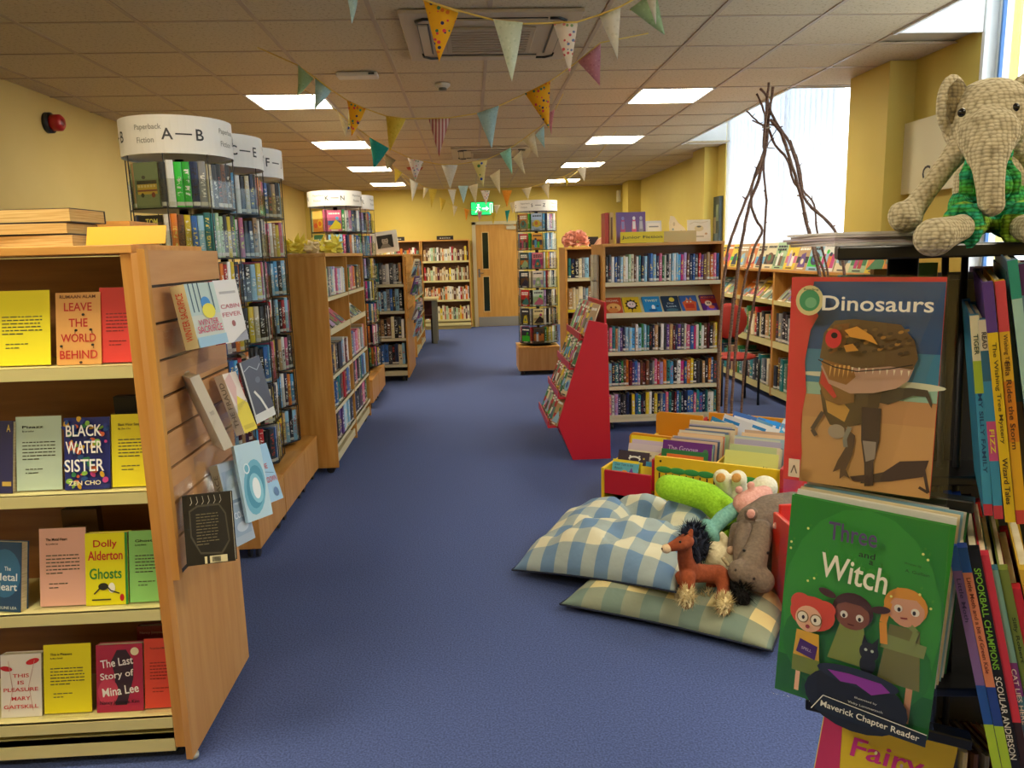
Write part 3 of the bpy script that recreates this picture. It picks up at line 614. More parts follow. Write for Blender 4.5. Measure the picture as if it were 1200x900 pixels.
# --- BOOKCASE B (left, facing the aisle)
BX, BY, BL_ = -.92, 4.88, 1.67
case('bookcase', 'oak aisle bookcase beyond the paperback spinners, yellow garland on top', (BX, BY, 0), PI/2, BL_, .5, 1.43, [1.17, .93, .66, .43, .2], bays=2, tilt=(1,), lip=.025, zb=.15, base=True)
G = 'hardback novels on the aisle bookcase'
def brow(s1, s2, z, nm, sd):
    for q, s_ in enumerate((s1, s2)):
        row(s_, (BX-.01, BY+.03+q*BL_/2, z+.002), PI/2, BL_/2-.07, .17, .195, .13, 'on the %s shelf, %s bay, of the left aisle bookcase' % (nm, ['near', 'far'][q]), G, sd+q, noun='novel')
brow('tl lg nv gy nv lb wh ll pk lb ll wh wh lb', 'dg bk gn pk lb pk or nv bk bk lb br', 1.17, 'top', 31)
brow('br nv tn dg bk nv lb wh mr wh', 'bl tl bl ll pk pk tn wh gy lb tn pk', .66, 'third', 33)
brow('dg nv bl tl tl dg br rd mr bl gy wh', 'dg br nv pk dg sg tl bl nv lb lb', .43, 'fourth', 35)
brow('mr mr dg pp pp lb wh lb lb dg nv', 'tl nv bk dg mr nv pk pk mr gn', .2, 'bottom', 37)
rb = random.Random(8)
for q in range(2):
    for i in range(4):
        k = ['gy', 'dg', 'sg', 'pk', 'tn', 'gy', 'lb', 'wh'][i+q*4]; y_ = BY+.05+q*BL_/2+i*.185
        face_book(k, mats((BX-.012, y_, .952), (0, 1, 0), (-math.cos(.72), 0, math.sin(.72))), .15, .012, .19, '%s face-out book on the sloping shelf of the left aisle bookcase, %s in the %s bay' % (PAL[k][0], ORD[i+1], ['near', 'far'][q]), 'face-out books on the left aisle bookcase', rand_cover(k, rb, .15, .19))
# leaves and yellow crepe on top of B
g = thing('paper_garland', 'heap of yellow and green paper leaves on top of the aisle bookcase', 'garland', (BX-.2, BY+.2, 1.453)); ym = [M('F6E65A', .7), M('F2E260', .7), M('C6CC5A', .7), M('E8D4A0', .7)]
for j, (dx_, dy_, mi_, sz) in enumerate(((-.2, .02, 2, .8), (-.12, .0, 0, 1), (-.02, .03, 0, 1.1), (.06, .06, 3, .9), (.12, .16, 0, 1.1), (.13, .32, 1, 1), (.02, .38, 1, .9))):
    cm = bmesh.new(); bmesh.ops.create_icosphere(cm, subdivisions=3, radius=1)
    for v_ in cm.verts:
        n_ = v_.co.copy(); k_ = 1+.55*__import__('mathutils').noise.noise(n_*2.6+Vector((j*7, 0, 0)))+.35*__import__('mathutils').noise.noise(n_*6+Vector((j*3, 5, 0)))
        v_.co = Vector((n_.x*.085*k_*sz, n_.y*.09*k_*sz, max(.0, .035+n_.z*.05*k_*sz)))
    me_ = bpy.data.meshes.new('crumpled_paper'); cm.to_mesh(me_); cm.free(); me_.materials.append(ym[mi_]); o = bpy.data.objects.new('crumpled_paper', me_); C.objects.link(o); o.parent = g; o.location = (dx_, dy_, 0)
for j, (dx_, dy_, mi_) in enumerate(((-.18, .03, 2), (.0, .0, 0), (.14, .3, 1))):
    lm = MB(); rr = random.Random(j)
    for i in range(34):
        a = rr.uniform(0, 2*PI); e_ = rr.uniform(.1, 1.2); p0 = Vector((dx_+rr.uniform(-.06, .06), dy_+rr.uniform(-.06, .06), rr.uniform(.0, .05))); dvec = Vector((math.cos(a)*math.cos(e_), math.sin(a)*math.cos(e_), math.sin(e_)))
        sd = dvec.cross(Vector((0, 0, 1))).normalized(); Lh = rr.uniform(.06, .13); lm.face([p0, p0+dvec*Lh*.5+sd*.018, p0+dvec*Lh, p0+dvec*Lh*.5-sd*.018])
    lm.build('leaf_cluster', ym[mi_], g)
# --- CASE C facing the viewer, end panel with displays
case('bookcase', 'oak bookcase facing down the aisle with the framed portrait photo on top', (-1.69, 8.55, 0), 0, .95, 1.0, 1.42, [1.11, .81, .5, .2], lip=.03, double=True)
G = 'books on the portrait bookcase'
for z, s_, nm, sd in ((1.11, 'bk dg gy bk nv bk lg gy tl dg gy wh dg gy dg tn', 'top', 41), (.81, 'gn lg pk rd bk bl tl lb lb nv lb gy bl dg lb bk', 'second', 42), (.5, 'll tn or or rd tn or dg br tn bk br cr bk dg wh', 'third', 43), (.2, 'pp nv bk cr cr cr wh cr nv bl bl dg bk nv cr lb', 'bottom', 44)):
    row(s_, (-1.36, 8.565, z+.002), 0, .58, .21, .245, .14, 'on the %s shelf of the portrait bookcase' % nm, G, sd, noun='book')
pf = thing('framed_photo', 'white mounted black and white portrait photo leaning on the bookcase top', 'picture', (fy(437, 296, 8.65).x, 8.65, 1.443)); pf.rotation_euler = (-.12, -.12, 0)
MB().box(0, .3, 0, .012, 0, .24).build('mount', WHITE, pf); decorate(pf, .3, .24, [('r', .22, .22, .82, .82, '2E2E2C'), ('e', .52, .55, .12, .2, 'B8B4AA'), ('p', [(.3, .22), (.75, .22), (.62, .42), (.42, .42)], '8A867C'), ('e', .52, .72, .15, .08, '3A3836'), ('e', .47, .57, .02, .02, '3A3836'), ('e', .57, .57, .02, .02, '3A3836'), ('l', [(.47, .46), (.57, .46)], .012, '4A4440')], -.001, .0004, ('portrait_print', 'x'))
tag(MB().box(-1.5, -1.15, 8.62, 8.68, 1.443, 1.53).build('sign', M('E0A028')), 'orange-yellow sign board left of the portrait photo', 'sign')
ep = thing('slatwall_end', 'narrow slatwall end panel on the portrait bookcase, facing the aisle', 'panel', (-.738, 8.6, 0))
for i in range(7): MB().box(0, .014, 0, .9, .72+i*.1, .812+i*.1).build('slat', OAKY, ep)
for j, (y_, z_, k, lab) in enumerate(((.2, 1.17, 'cr', 'cream'), (.15, .98, 'pp', 'purple'), (.45, .95, 'gy', 'grey'), (.2, .68, 'gy', 'grey'), (.5, .62, 'dg', 'dark grey'), (.25, .48, 'lb', 'pale blue'))):
    face_book(k, mats((-.70, 8.6+y_, z_), (.25, 1, 0), (.35, 0, 1)), .17, .012, .22, '%s face-out book on the far slatwall end panel, %s from the top' % (lab, ORD[j+1]), 'books on the far slatwall', rand_cover(k, rb, 1, 1))
# --- aisle cases beyond, back wall, table
case('bookcase', 'oak bookcase facing the aisle beyond the portrait bookcase', (-.77, 10.3, 0), PI/2, 1.9, .45, 1.42, [1.12, .85, .57, .28, .1], bays=2, lip=.03, castors=True)
for z in (1.12, .85, .57, .28):
    for q in range(2): farrow(16, (-.78, 10.34+q*.95, z+.002), PI/2, .86, .18, .23, .14, int(z*100)+q)
BKY = 14.55
for i, (x0, lab) in enumerate(((-.93, 'tall bookcase against the back wall next to the door'), (-1.86, 'tall bookcase against the back wall, second from the door'), (-2.79, 'tall bookcase in the left corner of the back wall'))):
    case('bookcase', lab, (x0, BKY, 0), 0, .92, .33, 1.68, [1.31, .94, .57, .19], lip=.035, castors=False, base=True, shelfm=M('D8CC8E', .5), sidem=OAK)
    MB().box(x0+.02, x0+.9, BKY+.05, BKY+.06, .0, .16).build('plinth_board', M('B8A468'), [o for o in C.objects if o.get('label') == lab][0]).matrix_parent_inverse = Matrix.Translation((-x0, -BKY, 0))
    if i < 3:
        for z in (1.31, .94, .57, .19): farrow(24, (x0+.04, BKY+.02, z+.002), 0, .84, .19, .27, .15, int(z*1000)+i, 'cr cr cr tn yl wh cr tn br lg or rd cr wh sg mr')
        sgn = tag(MB().box(x0+.3, x0+.62, BKY+.1, BKY+.12, 1.702, 1.78).build('shelf_sign', BLACK), 'small black sign on the back wall bookcase %s' % ['nearest the door', 'second from the door', 'in the corner'][i], 'sign')
        put = MB(); 
        for q in range(5): put.box(x0+.36+q*.042, x0+.39+q*.042, BKY+.098, BKY+.1, 1.73, 1.745)
        put.build('sign_lettering', M('B8B4A8'), sgn)
tb = thing('table', 'small table with a cream top and grey leg at the far end of the aisle', 'table', (-1.5, 12.2, 0))
MB().box(0, .95, 0, .6, .7, .735).build('table_top', M('D8CC98', .4), tb, .01)
for x_, y_ in ((.85, .03), (.05, .03), (.85, .5), (.05, .5)): MB().box(x_, x_+.07, y_, y_+.07, 0, .7).build('leg', M('7C7A6C', .4), tb)
ch = thing('chair', 'dark seat tucked under the far table', 'chair', (-1.05, 12.3, 0)); MB().box(0, .4, 0, .4, .4, .45).build('seat', M('4A1E1E'), ch); MB().box(0, .4, .36, .4, .45, .68).build('backrest', M('4A1E1E'), ch)
for a in (0, .37):
    for b_ in (0, .37): MB().box(a, a+.03, b_, b_+.03, 0, .4).build('leg', DARK, ch)
# --- low cases along the window wall
WX = 2.76
for q in range(5):
    y0 = 4.86+q*.96; nm = ['nearest the viewer', 'second along', 'third along', 'fourth along', 'farthest'][q]
    # faces -x : local x -> -y
    t = case('low_bookcase', 'low oak bookcase under the windows, %s' % nm, (WX, y0+.96, 0), -PI/2, .96, .35, 1.19, [.9, .56, .12], tilt=(0,), lip=.06, shelfm=SHELFY, castors=False, base=False, zb=.05)
    G = 'picture books in the window bookcases'
    ks = rseq(13, 50+q, 'rd br bk dg or tn cr gn gy mr'); row(ks, (WX+.01, y0+.93, .562), -PI/2, .9, .2, .28, .2, 'on the middle shelf of the window bookcase %s' % nm, G, 60+q, noun='book')
    ks = rseq(13, 70+q, 'sg gn gy cr bk dg tn nv br tl'); row(ks, (WX+.01, y0+.93, .122), -PI/2, .9, .2, .3, .2, 'on the bottom shelf of the window bookcase %s' % nm, G, 80+q, noun='book')
    for i in range(5):
        k = ['gn', 'tn', 'or', 'lg', 'sg', 'cr', 'tl', 'or', 'yl', 'gy'][(i*3+q) % 10]
        face_book(k, mats((WX+.012, y0+.93-i*.185, .925), (0, -1, 0), (math.cos(.8), 0, math.sin(.8))), .165, .01, .23, '%s picture book on the sloping shelf of the window bookcase %s, %s' % (PAL[k][0], nm, ORD[i+1]), 'sloping picture books by the windows', rand_cover(k, rb, 1, 1))
    for i in range(4):
        k = ['cr', 'wh', 'yl', 'lg', 'or', 'tn', 'yl', 'cr', 'lb', 'or'][(i*3+q*2) % 10]
        face_book(k, mats((WX+.06, y0+.92-i*.235, 1.214), (.1, -1, 0), (.3, 0, 1)), .2, .012, .25, '%s picture book leaning on top of the window bookcase %s, %s' % (PAL[k][0], nm, ORD[i+1]), 'picture books leaning by the windows', rand_cover(k, rb, 1, 1))
cb = thing('chair', 'chair with a red backrest beside the twig tripod', 'chair', (2.2, 6.55, 0))
blob('backrest', MB().ell((.2, .4, .74), (.2, .03, .17)), M('B5382E', .6), cb, .012, 3); blob('seat', MB().ell((.2, .2, .43), (.2, .2, .035)), M('A83228', .6), cb, .012, 3)
for a, b_ in ((.03, .03), (.37, .03), (.03, .37), (.37, .37)): MB().tube([(a, b_, 0), (a, b_, .42)], .012).build('leg', BLACK, cb)
tag(MB().box(3.09, 3.135, 9.35, 9.58, 1.2, 2.05).build('noticeboard', M('2E3A34', .5)), 'dark green noticeboard between window and pilaster', 'board')
for i, rq in enumerate(((9.38, 9.46, 1.75, 1.95), (9.47, 9.55, 1.6, 1.8), (9.38, 9.5, 1.45, 1.6))): MB().box(3.086, 3.09, rq[0], rq[1], rq[2], rq[3]).build('notice', M(['7A8A6A', '8A7A5A', '5A6A72'][i]), [o for o in C.objects if o.name == 'noticeboard'][0])
if FARB.v:
    o = FARB.build('distant_books', FARM); o['kind'] = 'stuff'; tag(o, 'rows of small distant books filling the far bookcases', 'books')
# ================================================================== PAPERBACK SPINNERS
HEADM = M('F7F5EF', .5); GLOW = clear('spinner_acrylic', 'F4F6F4', .1)
def curved(mb, t, ang, z, ht, r, mi, cw=None):
    vs, fs, ar = text_mesh(t); b = len(mb.v); wd = cw or ht*ar
    for a, h in vs:
        q = ang+a*wd/r; mb.v.append((r*math.cos(q), r*math.sin(q), z+h*ht))
    for f in fs: mb.f.append(tuple(b+i for i in f)); mb.m.append(mi); mb.sm.append(False)
def spinner(name, lab, x, y, R_, z0, z1, z2, tiers, txt, rot, nm, tiers_used, seed, span=(-1.75, 1.75), specials={}, hrot=0, fmod=2):
    t = thing('book_spinner', lab, 'book spinner', (x, y, z0))
    MB().lathe([(.001, 0), (.15, 0), (.15, .025), (.02, .03), (.02, z1-z0), (.001, z1-z0)], n=20).build('post', BLACK, t)
    hd = MB().lathe([(R_, z1-z0), (R_+.004, z1-z0), (R_+.004, z2-z0), (R_, z2-z0), (R_, z1-z0)], n=48, smooth=False)
    hd = hd.lathe([(.001, z1-z0+.01), (R_, z1-z0+.01)], n=48).build('header_drum', HEADM, t)
    hh = z2-z1; tx = MB(); zc = (z1+z2)/2-z0; toc = math.atan2(-y, -x)
    for k in range(4):
        a = rot+toc+hrot+k*PI/2
        
        l1, l2 = txt.split('-')
        for lt, da in ((l1, -.28), (l2, .28)): curved(tx, lt, a+da, zc, hh*.3, R_+.0055, 0)
        for sgm in range(4):
            a1 = a-.14+sgm*.07; bb_ = len(tx.v); rq = R_+.0055
            tx.face([(rq*math.cos(q_), rq*math.sin(q_), zc+dz_) for q_, dz_ in ((a1, -.003), (a1+.07, -.003), (a1+.07, .003), (a1, .003))], 0)
        curved(tx, 'Paperback', a-.62, zc+hh*.17, hh*.18, R_+.0055, 1, R_*.52); curved(tx, 'Fiction', a-.68, zc-hh*.15, hh*.15, R_+.0055, 1, R_*.34)
    tx.build('header_lettering', [M('3A3A40'), M('A5A39C')], hd)
    H = (z1-z0-.04)/tiers; ap = R_*math.cos(PI/8)-.004; half = ap*math.tan(PI/8)
    for k in range(tiers):
        zb = .035+k*H; m = MB(); n = 8
        poly = [(R_*math.cos(rot+toc+PI/8+i*PI/4), R_*math.sin(rot+toc+PI/8+i*PI/4)) for i in range(8)]
        m.prism([(a, b_, zb-.005) for a, b_ in poly], (0, 0, .006))
        for i in range(8):
            a, b_ = poly[i], poly[(i+1) % 8]
        tray = m.build('tier_tray', BLACK, t)
        c_ = MB()
        for i in range(8):
            a = Vector((*poly[i], 0))*1.012; b_ = Vector((*poly[(i+1) % 8], 0))*1.012; hz = H*(.55 if k else .6)
            c_.quadbox([(a.x, a.y, zb), (b_.x, b_.y, zb), (b_.x*.985, b_.y*.985, zb), (a.x*.985, a.y*.985, zb), (a.x, a.y, zb+hz), (b_.x, b_.y, zb+hz), (b_.x*.985, b_.y*.985, zb+hz), (a.x*.985, a.y*.985, zb+hz)])
        c_.build('clear_pocket', GLOW, tray)
        if k == 0:
            for a, b_ in poly: MB().box(a*1.005-.002, a*1.005+.002, b_*1.005-.002, b_*1.005+.002, zb, z1-z0).build('divider', DARK, t)
    rr = random.Random(seed); G = 'paperbacks on the %s spinner' % nm
    segs = sorted([((rot+i*PI/4+PI) % (2*PI))-PI for i in range(8)])
    segs = [s for s in segs if span[0] < s < span[1]]
    for k in tiers_used:
        zb = z0+.037+k*H; tier = ORD[tiers-k]; cnt = 0
        for s in segs:
            i = round((s-rot)/(PI/4)) % 8; a = toc+s; nv_ = Vector((math.cos(a), math.sin(a), 0)); tv = Vector((-math.sin(a), math.cos(a), 0))  # tv: viewer's right
            sp_ = specials.get((tiers-k, segs.index(s)))
            face = fmod < 9 and i % fmod == 0
            base = Vector((x, y, zb))+nv_*(ap-.006)
            if sp_: face = sp_[0] == 'c'
            where = 'tier of the %s spinner' % nm
            if face:
                cnt += 1; w_ = min(.125, half*1.5); h_ = H-.025-rr.uniform(0, .012); kk = sp_[1] if sp_ else rr.choice(KEYS)
                el = sp_[2] if sp_ and len(sp_) > 2 else rand_cover(kk if kk in PAL else 'gy', rr, w_, h_)
                lab_ = sp_[3] if sp_ and len(sp_) > 3 else '%s face-out paperback, item %s from the left on the %s %s' % (PAL[kk][0] if kk in PAL else 'dark', ORD[cnt], tier, where)
                face_book(kk, mats(base-tv*w_*.62, tv, (0, 0, 1)), w_, .022, h_, lab_, None if sp_ and len(sp_) > 3 else G, el)
                cnt += 1; kk = rr.choice(KEYS)
                spine_book(kk, mats(base+tv*(w_*.42), tv, (0, 0, 1)), .022, .1, H-.03, '%s spine, item %s from the left on the %s %s' % (PAL[kk][0], ORD[cnt], tier, where), G, rr)
            else:
                ks = sp_[1].split() if sp_ else rseq(rr.choice((5, 6)), rr.randrange(9999), 'nv bl lb dg bk bk wh wh cr yl or rd tn bk dg pk sk nv')
                q = -half*.93; wt = half*1.86/len(ks)
                for kk in ks:
                    cnt += 1
                    spine_book(kk, mats(base+tv*q, tv, (0, 0, 1)), wt-.002, .1, H-.02-rr.uniform(0, .02), '%s spine, item %s from the left on the %s %s' % (PAL[kk][0], ORD[cnt], tier, where), G, rr); q += wt
    return t
def plinth(lab, x0, x1, y0, y1, z0=.06, z1=.28, m=BEECH):
    t = thing('spinner_plinth', lab, 'plinth', (x0, y0, 0))
    MB().box(0, x1-x0, 0, y1-y0, z0, z1-.02).build('box_body', m, t, .003); MB().box(-.002, x1-x0+.002, -.002, y1-y0+.002, z1-.02, z1).build('top_board', OAKY, t, .002)
    for a in (.05, x1-x0-.05):
        for b_ in (.06, y1-y0-.06): m_ = MB(); castor(m_, a, b_, z0); m_.build('castor', M('2A2A30', .3), t)
    return t
plinth('low wooden plinth box under the first paperback spinner, nearest the end panel', -1.56, -1.045, 3.46, 3.96)
plinth('low wooden plinth box under the middle of the three left spinners', -1.56, -1.045, 3.97, 4.46)
plinth('low wooden plinth box under the farthest of the three left spinners', -1.56, -1.045, 4.465, 4.85)
plinth('low wooden plinth box under the K to N spinner', -1.5, -.96, 7.02, 7.52); plinth('low wooden plinth box behind the K to N plinth', -1.5, -.96, 7.54, 8.04)
bus = [('r', .04, .05, .96, .3, '7F8A62'), ('r', .1, .3, .92, .52, 'C8A83C'), ('r', .1, .36, .92, .4, '8A4A3A'), ('r', .1, .52, .92, .6, '3C3A30'), ('e', .75, .28, .08, .06, '8A4030'), ('e', .3, .28, .07, .05, '3A3A2A'), ('e', .4, .67, .08, .04, '4A4A3A')]+[('r', .14+.13*i, .45, .22+.13*i, .5, 'D8C88A') for i in range(6)]
clancy = [('t', 'TOM', .55, .85, .5, .14, 'D8CC5A'), ('t', "CLANCY'S", .5, .66, .9, .13, 'D8CC5A'), ('t', 'DUTY AND', .5, .46, .8, .12, 'C9C2A8'), ('t', 'HONOUR', .5, .3, .8, .12, 'C9C2A8')]
spinner('a', 'paperback spinner with a white A—B header drum, nearest on the left'.replace('—', ' to '), -1.33, 3.68, .236, .28, 1.885, 2.045, 7, 'A-B', .12, 'A to B', (0, 1, 2, 3, 4, 5, 6), 101,
        specials={(1, 1): ('c', '6F7F5C', bus, 'green paperback with a yellow bus on its cover, top tier of the A to B spinner'), (2, 1): ('c', '1E1E20', clancy, 'black thriller with yellow capital lettering, second tier of the A to B spinner'),
                  (1, 2): ('s', 'wh bg bg nv gy'), (2, 2): ('s', 'or br yl bl lb tl'), (1, 3): ('s', 'cr dg bk br dg'), (2, 3): ('s', 'tl lg lg bk yl dg')})
spinner('b', 'paperback spinner with a white C to E header drum, second on the left', -1.315, 4.158, .233, .28, 1.885, 2.045, 7, 'C-E', .55, 'C to E', (0, 1, 2, 3, 4, 5, 6), 102, (-.6, 1.75), hrot=.1, fmod=9)
spinner('c', 'paperback spinner with a white F header drum, third on the left', -1.325, 4.632, .233, .28, 1.885, 2.045, 7, 'F-J', .8, 'F', (0, 1, 2, 3, 4, 5, 6), 103, (-.3, 1.75), hrot=.15, fmod=9)
nb0 = NB[0]; NB[0] = 100000
spinner('d', 'paperback spinner with a white K to N header drum, farther along the left row', -1.245, 7.28, .245, .28, 1.885, 2.02, 7, 'K-N', .0, 'K to N', (3, 4, 5, 6), 104, specials={(1, 0): ('c', 'E2B43A', None, 'yellow paperback, leftmost on the top tier of the K to N spinner'), (1, 1): ('c', 'D8842A', [('r', 0, .6, 1, 1, 'E8C060'), ('e', .72, .38, .26, .2, 'F0B428'), ('e', .72, .38, .16, .12, 'E8641E'), ('e', .28, .3, .2, .12, 'D84A20')], 'orange paperback with a sun circle, top tier of the K to N spinner'), (2, 0): ('c', 'C8302A', None, 'red paperback, leftmost on the second tier of the K to N spinner'), (2, 1): ('c', '2E5A3A', [('t', 'NATURE', .5, .75, .8, .12, 'D8D8C0'), ('t', 'DIARY', .5, .58, .6, .12, 'D8D8C0')], 'dark green paperback with pale capitals, second tier of the K to N spinner')})
NB[0] = nb0+66
spinner('e', 'paperback spinner mostly hidden behind the K to N one', -1.2, 7.8, .245, .28, 1.885, 2.02, 7, 'O-R', .3, 'half-hidden', (0, 1, 2, 3, 4, 5, 6), 105, (0, 1.75))
plinth('boxy wooden plinth under the S to Z spinner on the right of the aisle', .525, 1.01, 8.71, 9.2, .05, .335)
SZ = {}
for k_, (a_, na, b_, nb_) in enumerate((('B8783A', 'tan', 'A8C0DC', 'icy blue'), ('C03A44', 'red patterned', 'E0A030', 'golden yellow'), ('2E4A4A', 'dark green', 'E07A84', 'coral pink'), ('2A3A44', 'slate', 'E8DCCC', 'cream and red'), ('C8242E', 'bright red', 'C8D8C8', 'pale landscape'), ('2A2A34', 'black', 'E0D098', 'pale yellow'), ('22304A', 'dark navy', '5A4A30', 'dark brown'))):
    rz_ = random.Random(200+k_); SZ[(k_+1, 1)] = ('c', a_, rand_cover('gy', rz_, 1, 1), '%s paperback facing out, left of centre on the %s tier of the S to Z spinner' % (na, ORD[k_+1])); SZ[(k_+1, 2)] = ('c', b_, rand_cover('cr', rz_, 1, 1), '%s paperback facing out in the centre of the %s tier, S to Z spinner' % (nb_, ORD[k_+1]))
    SZ[(k_+1, 3)] = ('s', ['nv wh ll pk gy wh', 'sk wh nv lb wh cr', 'yl or bl wh gy cr', 'rd cr wh gy nv cr', 'bk bk dg cr wh br', 'bk cr dg tn gy bk', 'yl cr yl wh lg br'][k_])
nb1 = NB[0]; NB[0] = 100000
spinner('f', 'tall paperback spinner with a white S to Z header drum, right of the aisle', .785, 8.96, .245, .335, 1.89, 2.01, 7, 'S-Z', .1, 'S to Z', range(7), 106, specials=SZ)
NB[0] = nb1+116
# ================================================================== DISPLAY SHELF A (near left)
AX, AY = -.845, 2.0
sh = case('display_bookcase', 'oak bookcase at the near left holding face-out books and coloured review sheets', (AX-1.05, AY, 0), 0, 1.03, .5, 1.445, [1.155, .81, .47, .14], lip=.032, shelfm=SHELFY, sidem=OAK, sm=.03, back=False, castors=False, base=False)
sh.rotation_euler = (0, 0, 0)
MB().box(.03, 1.0, .26, .27, .08, 1.44).build('back_panel', DARKIN, sh); MB().box(.03, 1.0, .0, .014, .035, .085).box(.03, 1., 0, .26, .075, .085).build('base_rail', SHELFY, sh)
pan = thing('end_panel', 'tall oak end panel with grooved slatwall at the near left', 'panel', (AX-.018, AY-.012, 0))
MB().box(0, .018, 0, .56, .012, 1.445).build('board', BEECH, pan, .002)
MB().lathe([(.001, 0), (.014, 0), (.014, .012), (.001, .012)], .01, .03, 12).build('foot', M('B8B8B0', .4), pan)
for i in range(9):
    zt = 1.452-i*.0975; zb_ = zt-.0895
    MB().box(.018, .036, .0, .56, zb_, zt).build('slat', SLATW, pan)
MB().box(.018, .026, .002, .558, .56, 1.45).build('groove_backing', M('3A2C20', .6), pan)
MB().box(.018, .0375, -.004, .018, .56, 1.455).build('edge_strip', OAK, pan)
def sheet(u0, u1, vt, zs, c, lab, title=None, yb=2.045, lean=.2, txt='4A4A3A', dx=0, name='review_sheet', seed=1, sk=0):
    a = fy(u0, 400, yb); z = zs+.002; x0 = fy(u0, 450+(CY-450), yb).x
    vb = 0
    # widths measured along the row at this depth
    def X(u, zz):   # solve for the column u at height zz on plane yb
        v = 298.
        for _ in range(12):
            p = fy(u, v, yb); v += (p.z-zz)*F/yb
        return p.x
    xa, xb = X(u0, zs+.1), X(u1, zs+.1)
    hh = (fy((u0+u1)/2, vt, yb+.03).z-z)*1.01
    t = thing(name, lab, 'sheet', (0, 0, 0)); t.matrix_world = mats((xa, yb, z), (1, 0, sk), (0, lean, 1))
    MB().box(0, xb-xa, 0, .0012, .002, hh).build('sheet', M(c, .55), t)
    MB().box(-.003, xb-xa+.003, .0016, .0036, 0, hh+.004).box(-.003, xb-xa+.003, -.03, .0016, 0, .002).build('acrylic_stand', CLEAR, t)
    el = lines(.14, .86, .66, 6, .045, txt, .014, seed)+lines(.2, .6, .3, 2, .05, txt, .012, seed+5)
    if title: el += [('t', title[0], .38, .86, .46, .035, '2A2A22')]+([('t', title[1], .28, .8, .26, .03, '2A2A22')] if len(title) > 1 else [])
    decorate(t, xb-xa, hh, el, -.0004, .00002, ('sheet_print', 'sheet_heading')); return t
def dbook(u0, u1, vt, zs, k, lab, el, yb=2.04, lean=.2, tck=.028, sk=0, ang=.0):
    def X(u, zz):
        v = 298.
        for _ in range(12):
            p = fy(u, v, yb); v += (p.z-zz)*F/yb
        return p.x
    xa, xb = X(u0, zs+.1), X(u1, zs+.1); hh = (fy((u0+u1)/2, vt, yb+.03).z-zs)*1.01
    return face_book(k, mats((xa, yb, zs+.002), (1, ang, sk), (0, lean, 1)), xb-xa, tck, hh, lab, None, el)
zA, zB, zC, zD = 1.155, .81, .47, .14
sheet(-12, 54, 340, zA, 'EFE21E', 'yellow review sheet at the left end of the top display shelf', seed=2)
dbook(61, 114, 343, zA, 'DDA45C', 'orange-tan novel with big red capitals on the top display shelf',
      [('t', w_, .5, z_, wd_, .115, 'C8322A') for w_, z_, wd_ in (('LEAVE', .8, .62), ('THE', .58, .42), ('WORLD', .37, .78), ('BEHIND', .14, .84))]+[('t', 'RUMAAN ALAM', .5, .94, .8, .045, '6A3A1A')]+[('e', x_, z_, .035, .018, '2A2018') for x_, z_ in ((.45, .475), (.78, .48), (.12, .26), (.82, .27), (.55, .03), (.62, .69))]+[('r', x_, z_, x_+.012, z_+.05, '2A2018') for x_, z_ in ((.43, .43), (.8, .43), (.14, .22), (.84, .22))])
sheet(113, 165, 336, zA, 'D8382E', 'red review sheet at the right end of the top display shelf', txt='7A1E18', seed=3)
dbook(-15, 11, 494, zB, '2A2C5A', 'dark blue book cut off at the left edge of the second display shelf', [('t', 'A', .8, .9, .2, .1, 'D8C060'), ('r', .5, .1, .95, .16, 'C8A850')], ang=-.15)
sheet(14, 68, 488, zB, 'B9CDB8', 'pale blue-green review sheet on the second display shelf', ('Pizazz', 'By an author'), seed=4)
flor = []
rf = random.Random(4)
for i in range(60):
    flor.append(('e', rf.uniform(.03, .97), rf.uniform(.02, .98), rf.uniform(.03, .09), rf.uniform(.015, .05), rf.choice(['E06A3A', '3A8A5A', '2A5AA0', 'D8A82A', '8ABF4A', 'C8428A', '2A3A8A']), rf.uniform(0, 180)))
dbook(71, 125, 490, zB, '27307A', 'colourful floral novel with three stacked white title words, second display shelf', flor+[('t', 'BLACK', .5, .82, .78, .16, 'F5F2EC'), ('t', 'WATER', .5, .59, .8, .17, 'F5F2EC'), ('t', 'SISTER', .5, .34, .86, .17, 'F5F2EC'), ('t', 'ZEN CHO', .5, .1, .7, .06, 'F2E6C0')])
sheet(127, 184, 485, zB, 'EADB1E', 'yellow review sheet at the right end of the second display shelf', ('Black Water Sister', 'By Zen Cho'), seed=5)
tag(MB().box(-1.02, -.885, 2.14, 2.17, .812, 1.05).build('book', BLACK), 'black book standing behind the yellow sheet on the second display shelf', 'book')
dbook(-20, 24, 635, zC, '1D4468', 'blue novel with pale title words at the left end of the third display shelf', [('e', .5, .55, .5, .35, '2F6A92'), ('t', 'The', .6, .62, .2, .06, 'E0E8EA'), ('t', 'Metal', .55, .5, .7, .11, 'E0E8EA'), ('t', 'Heart', .55, .36, .7, .11, 'E0E8EA'), ('t', 'CAROLINE LEA', .5, .06, .8, .04, 'C8D0D0')], ang=-.2)
sheet(42, 97, 620, zC, 'DFAA96', 'pink review sheet on the third display shelf', ('The Metal Heart', 'By Caroline Lea'), seed=6)
tag(MB().box(-1.21, -1.11, 2.15, 2.18, .472, .72).build('book', M('5A3E22')), 'brown book standing behind the pink sheet on the third display shelf', 'book')
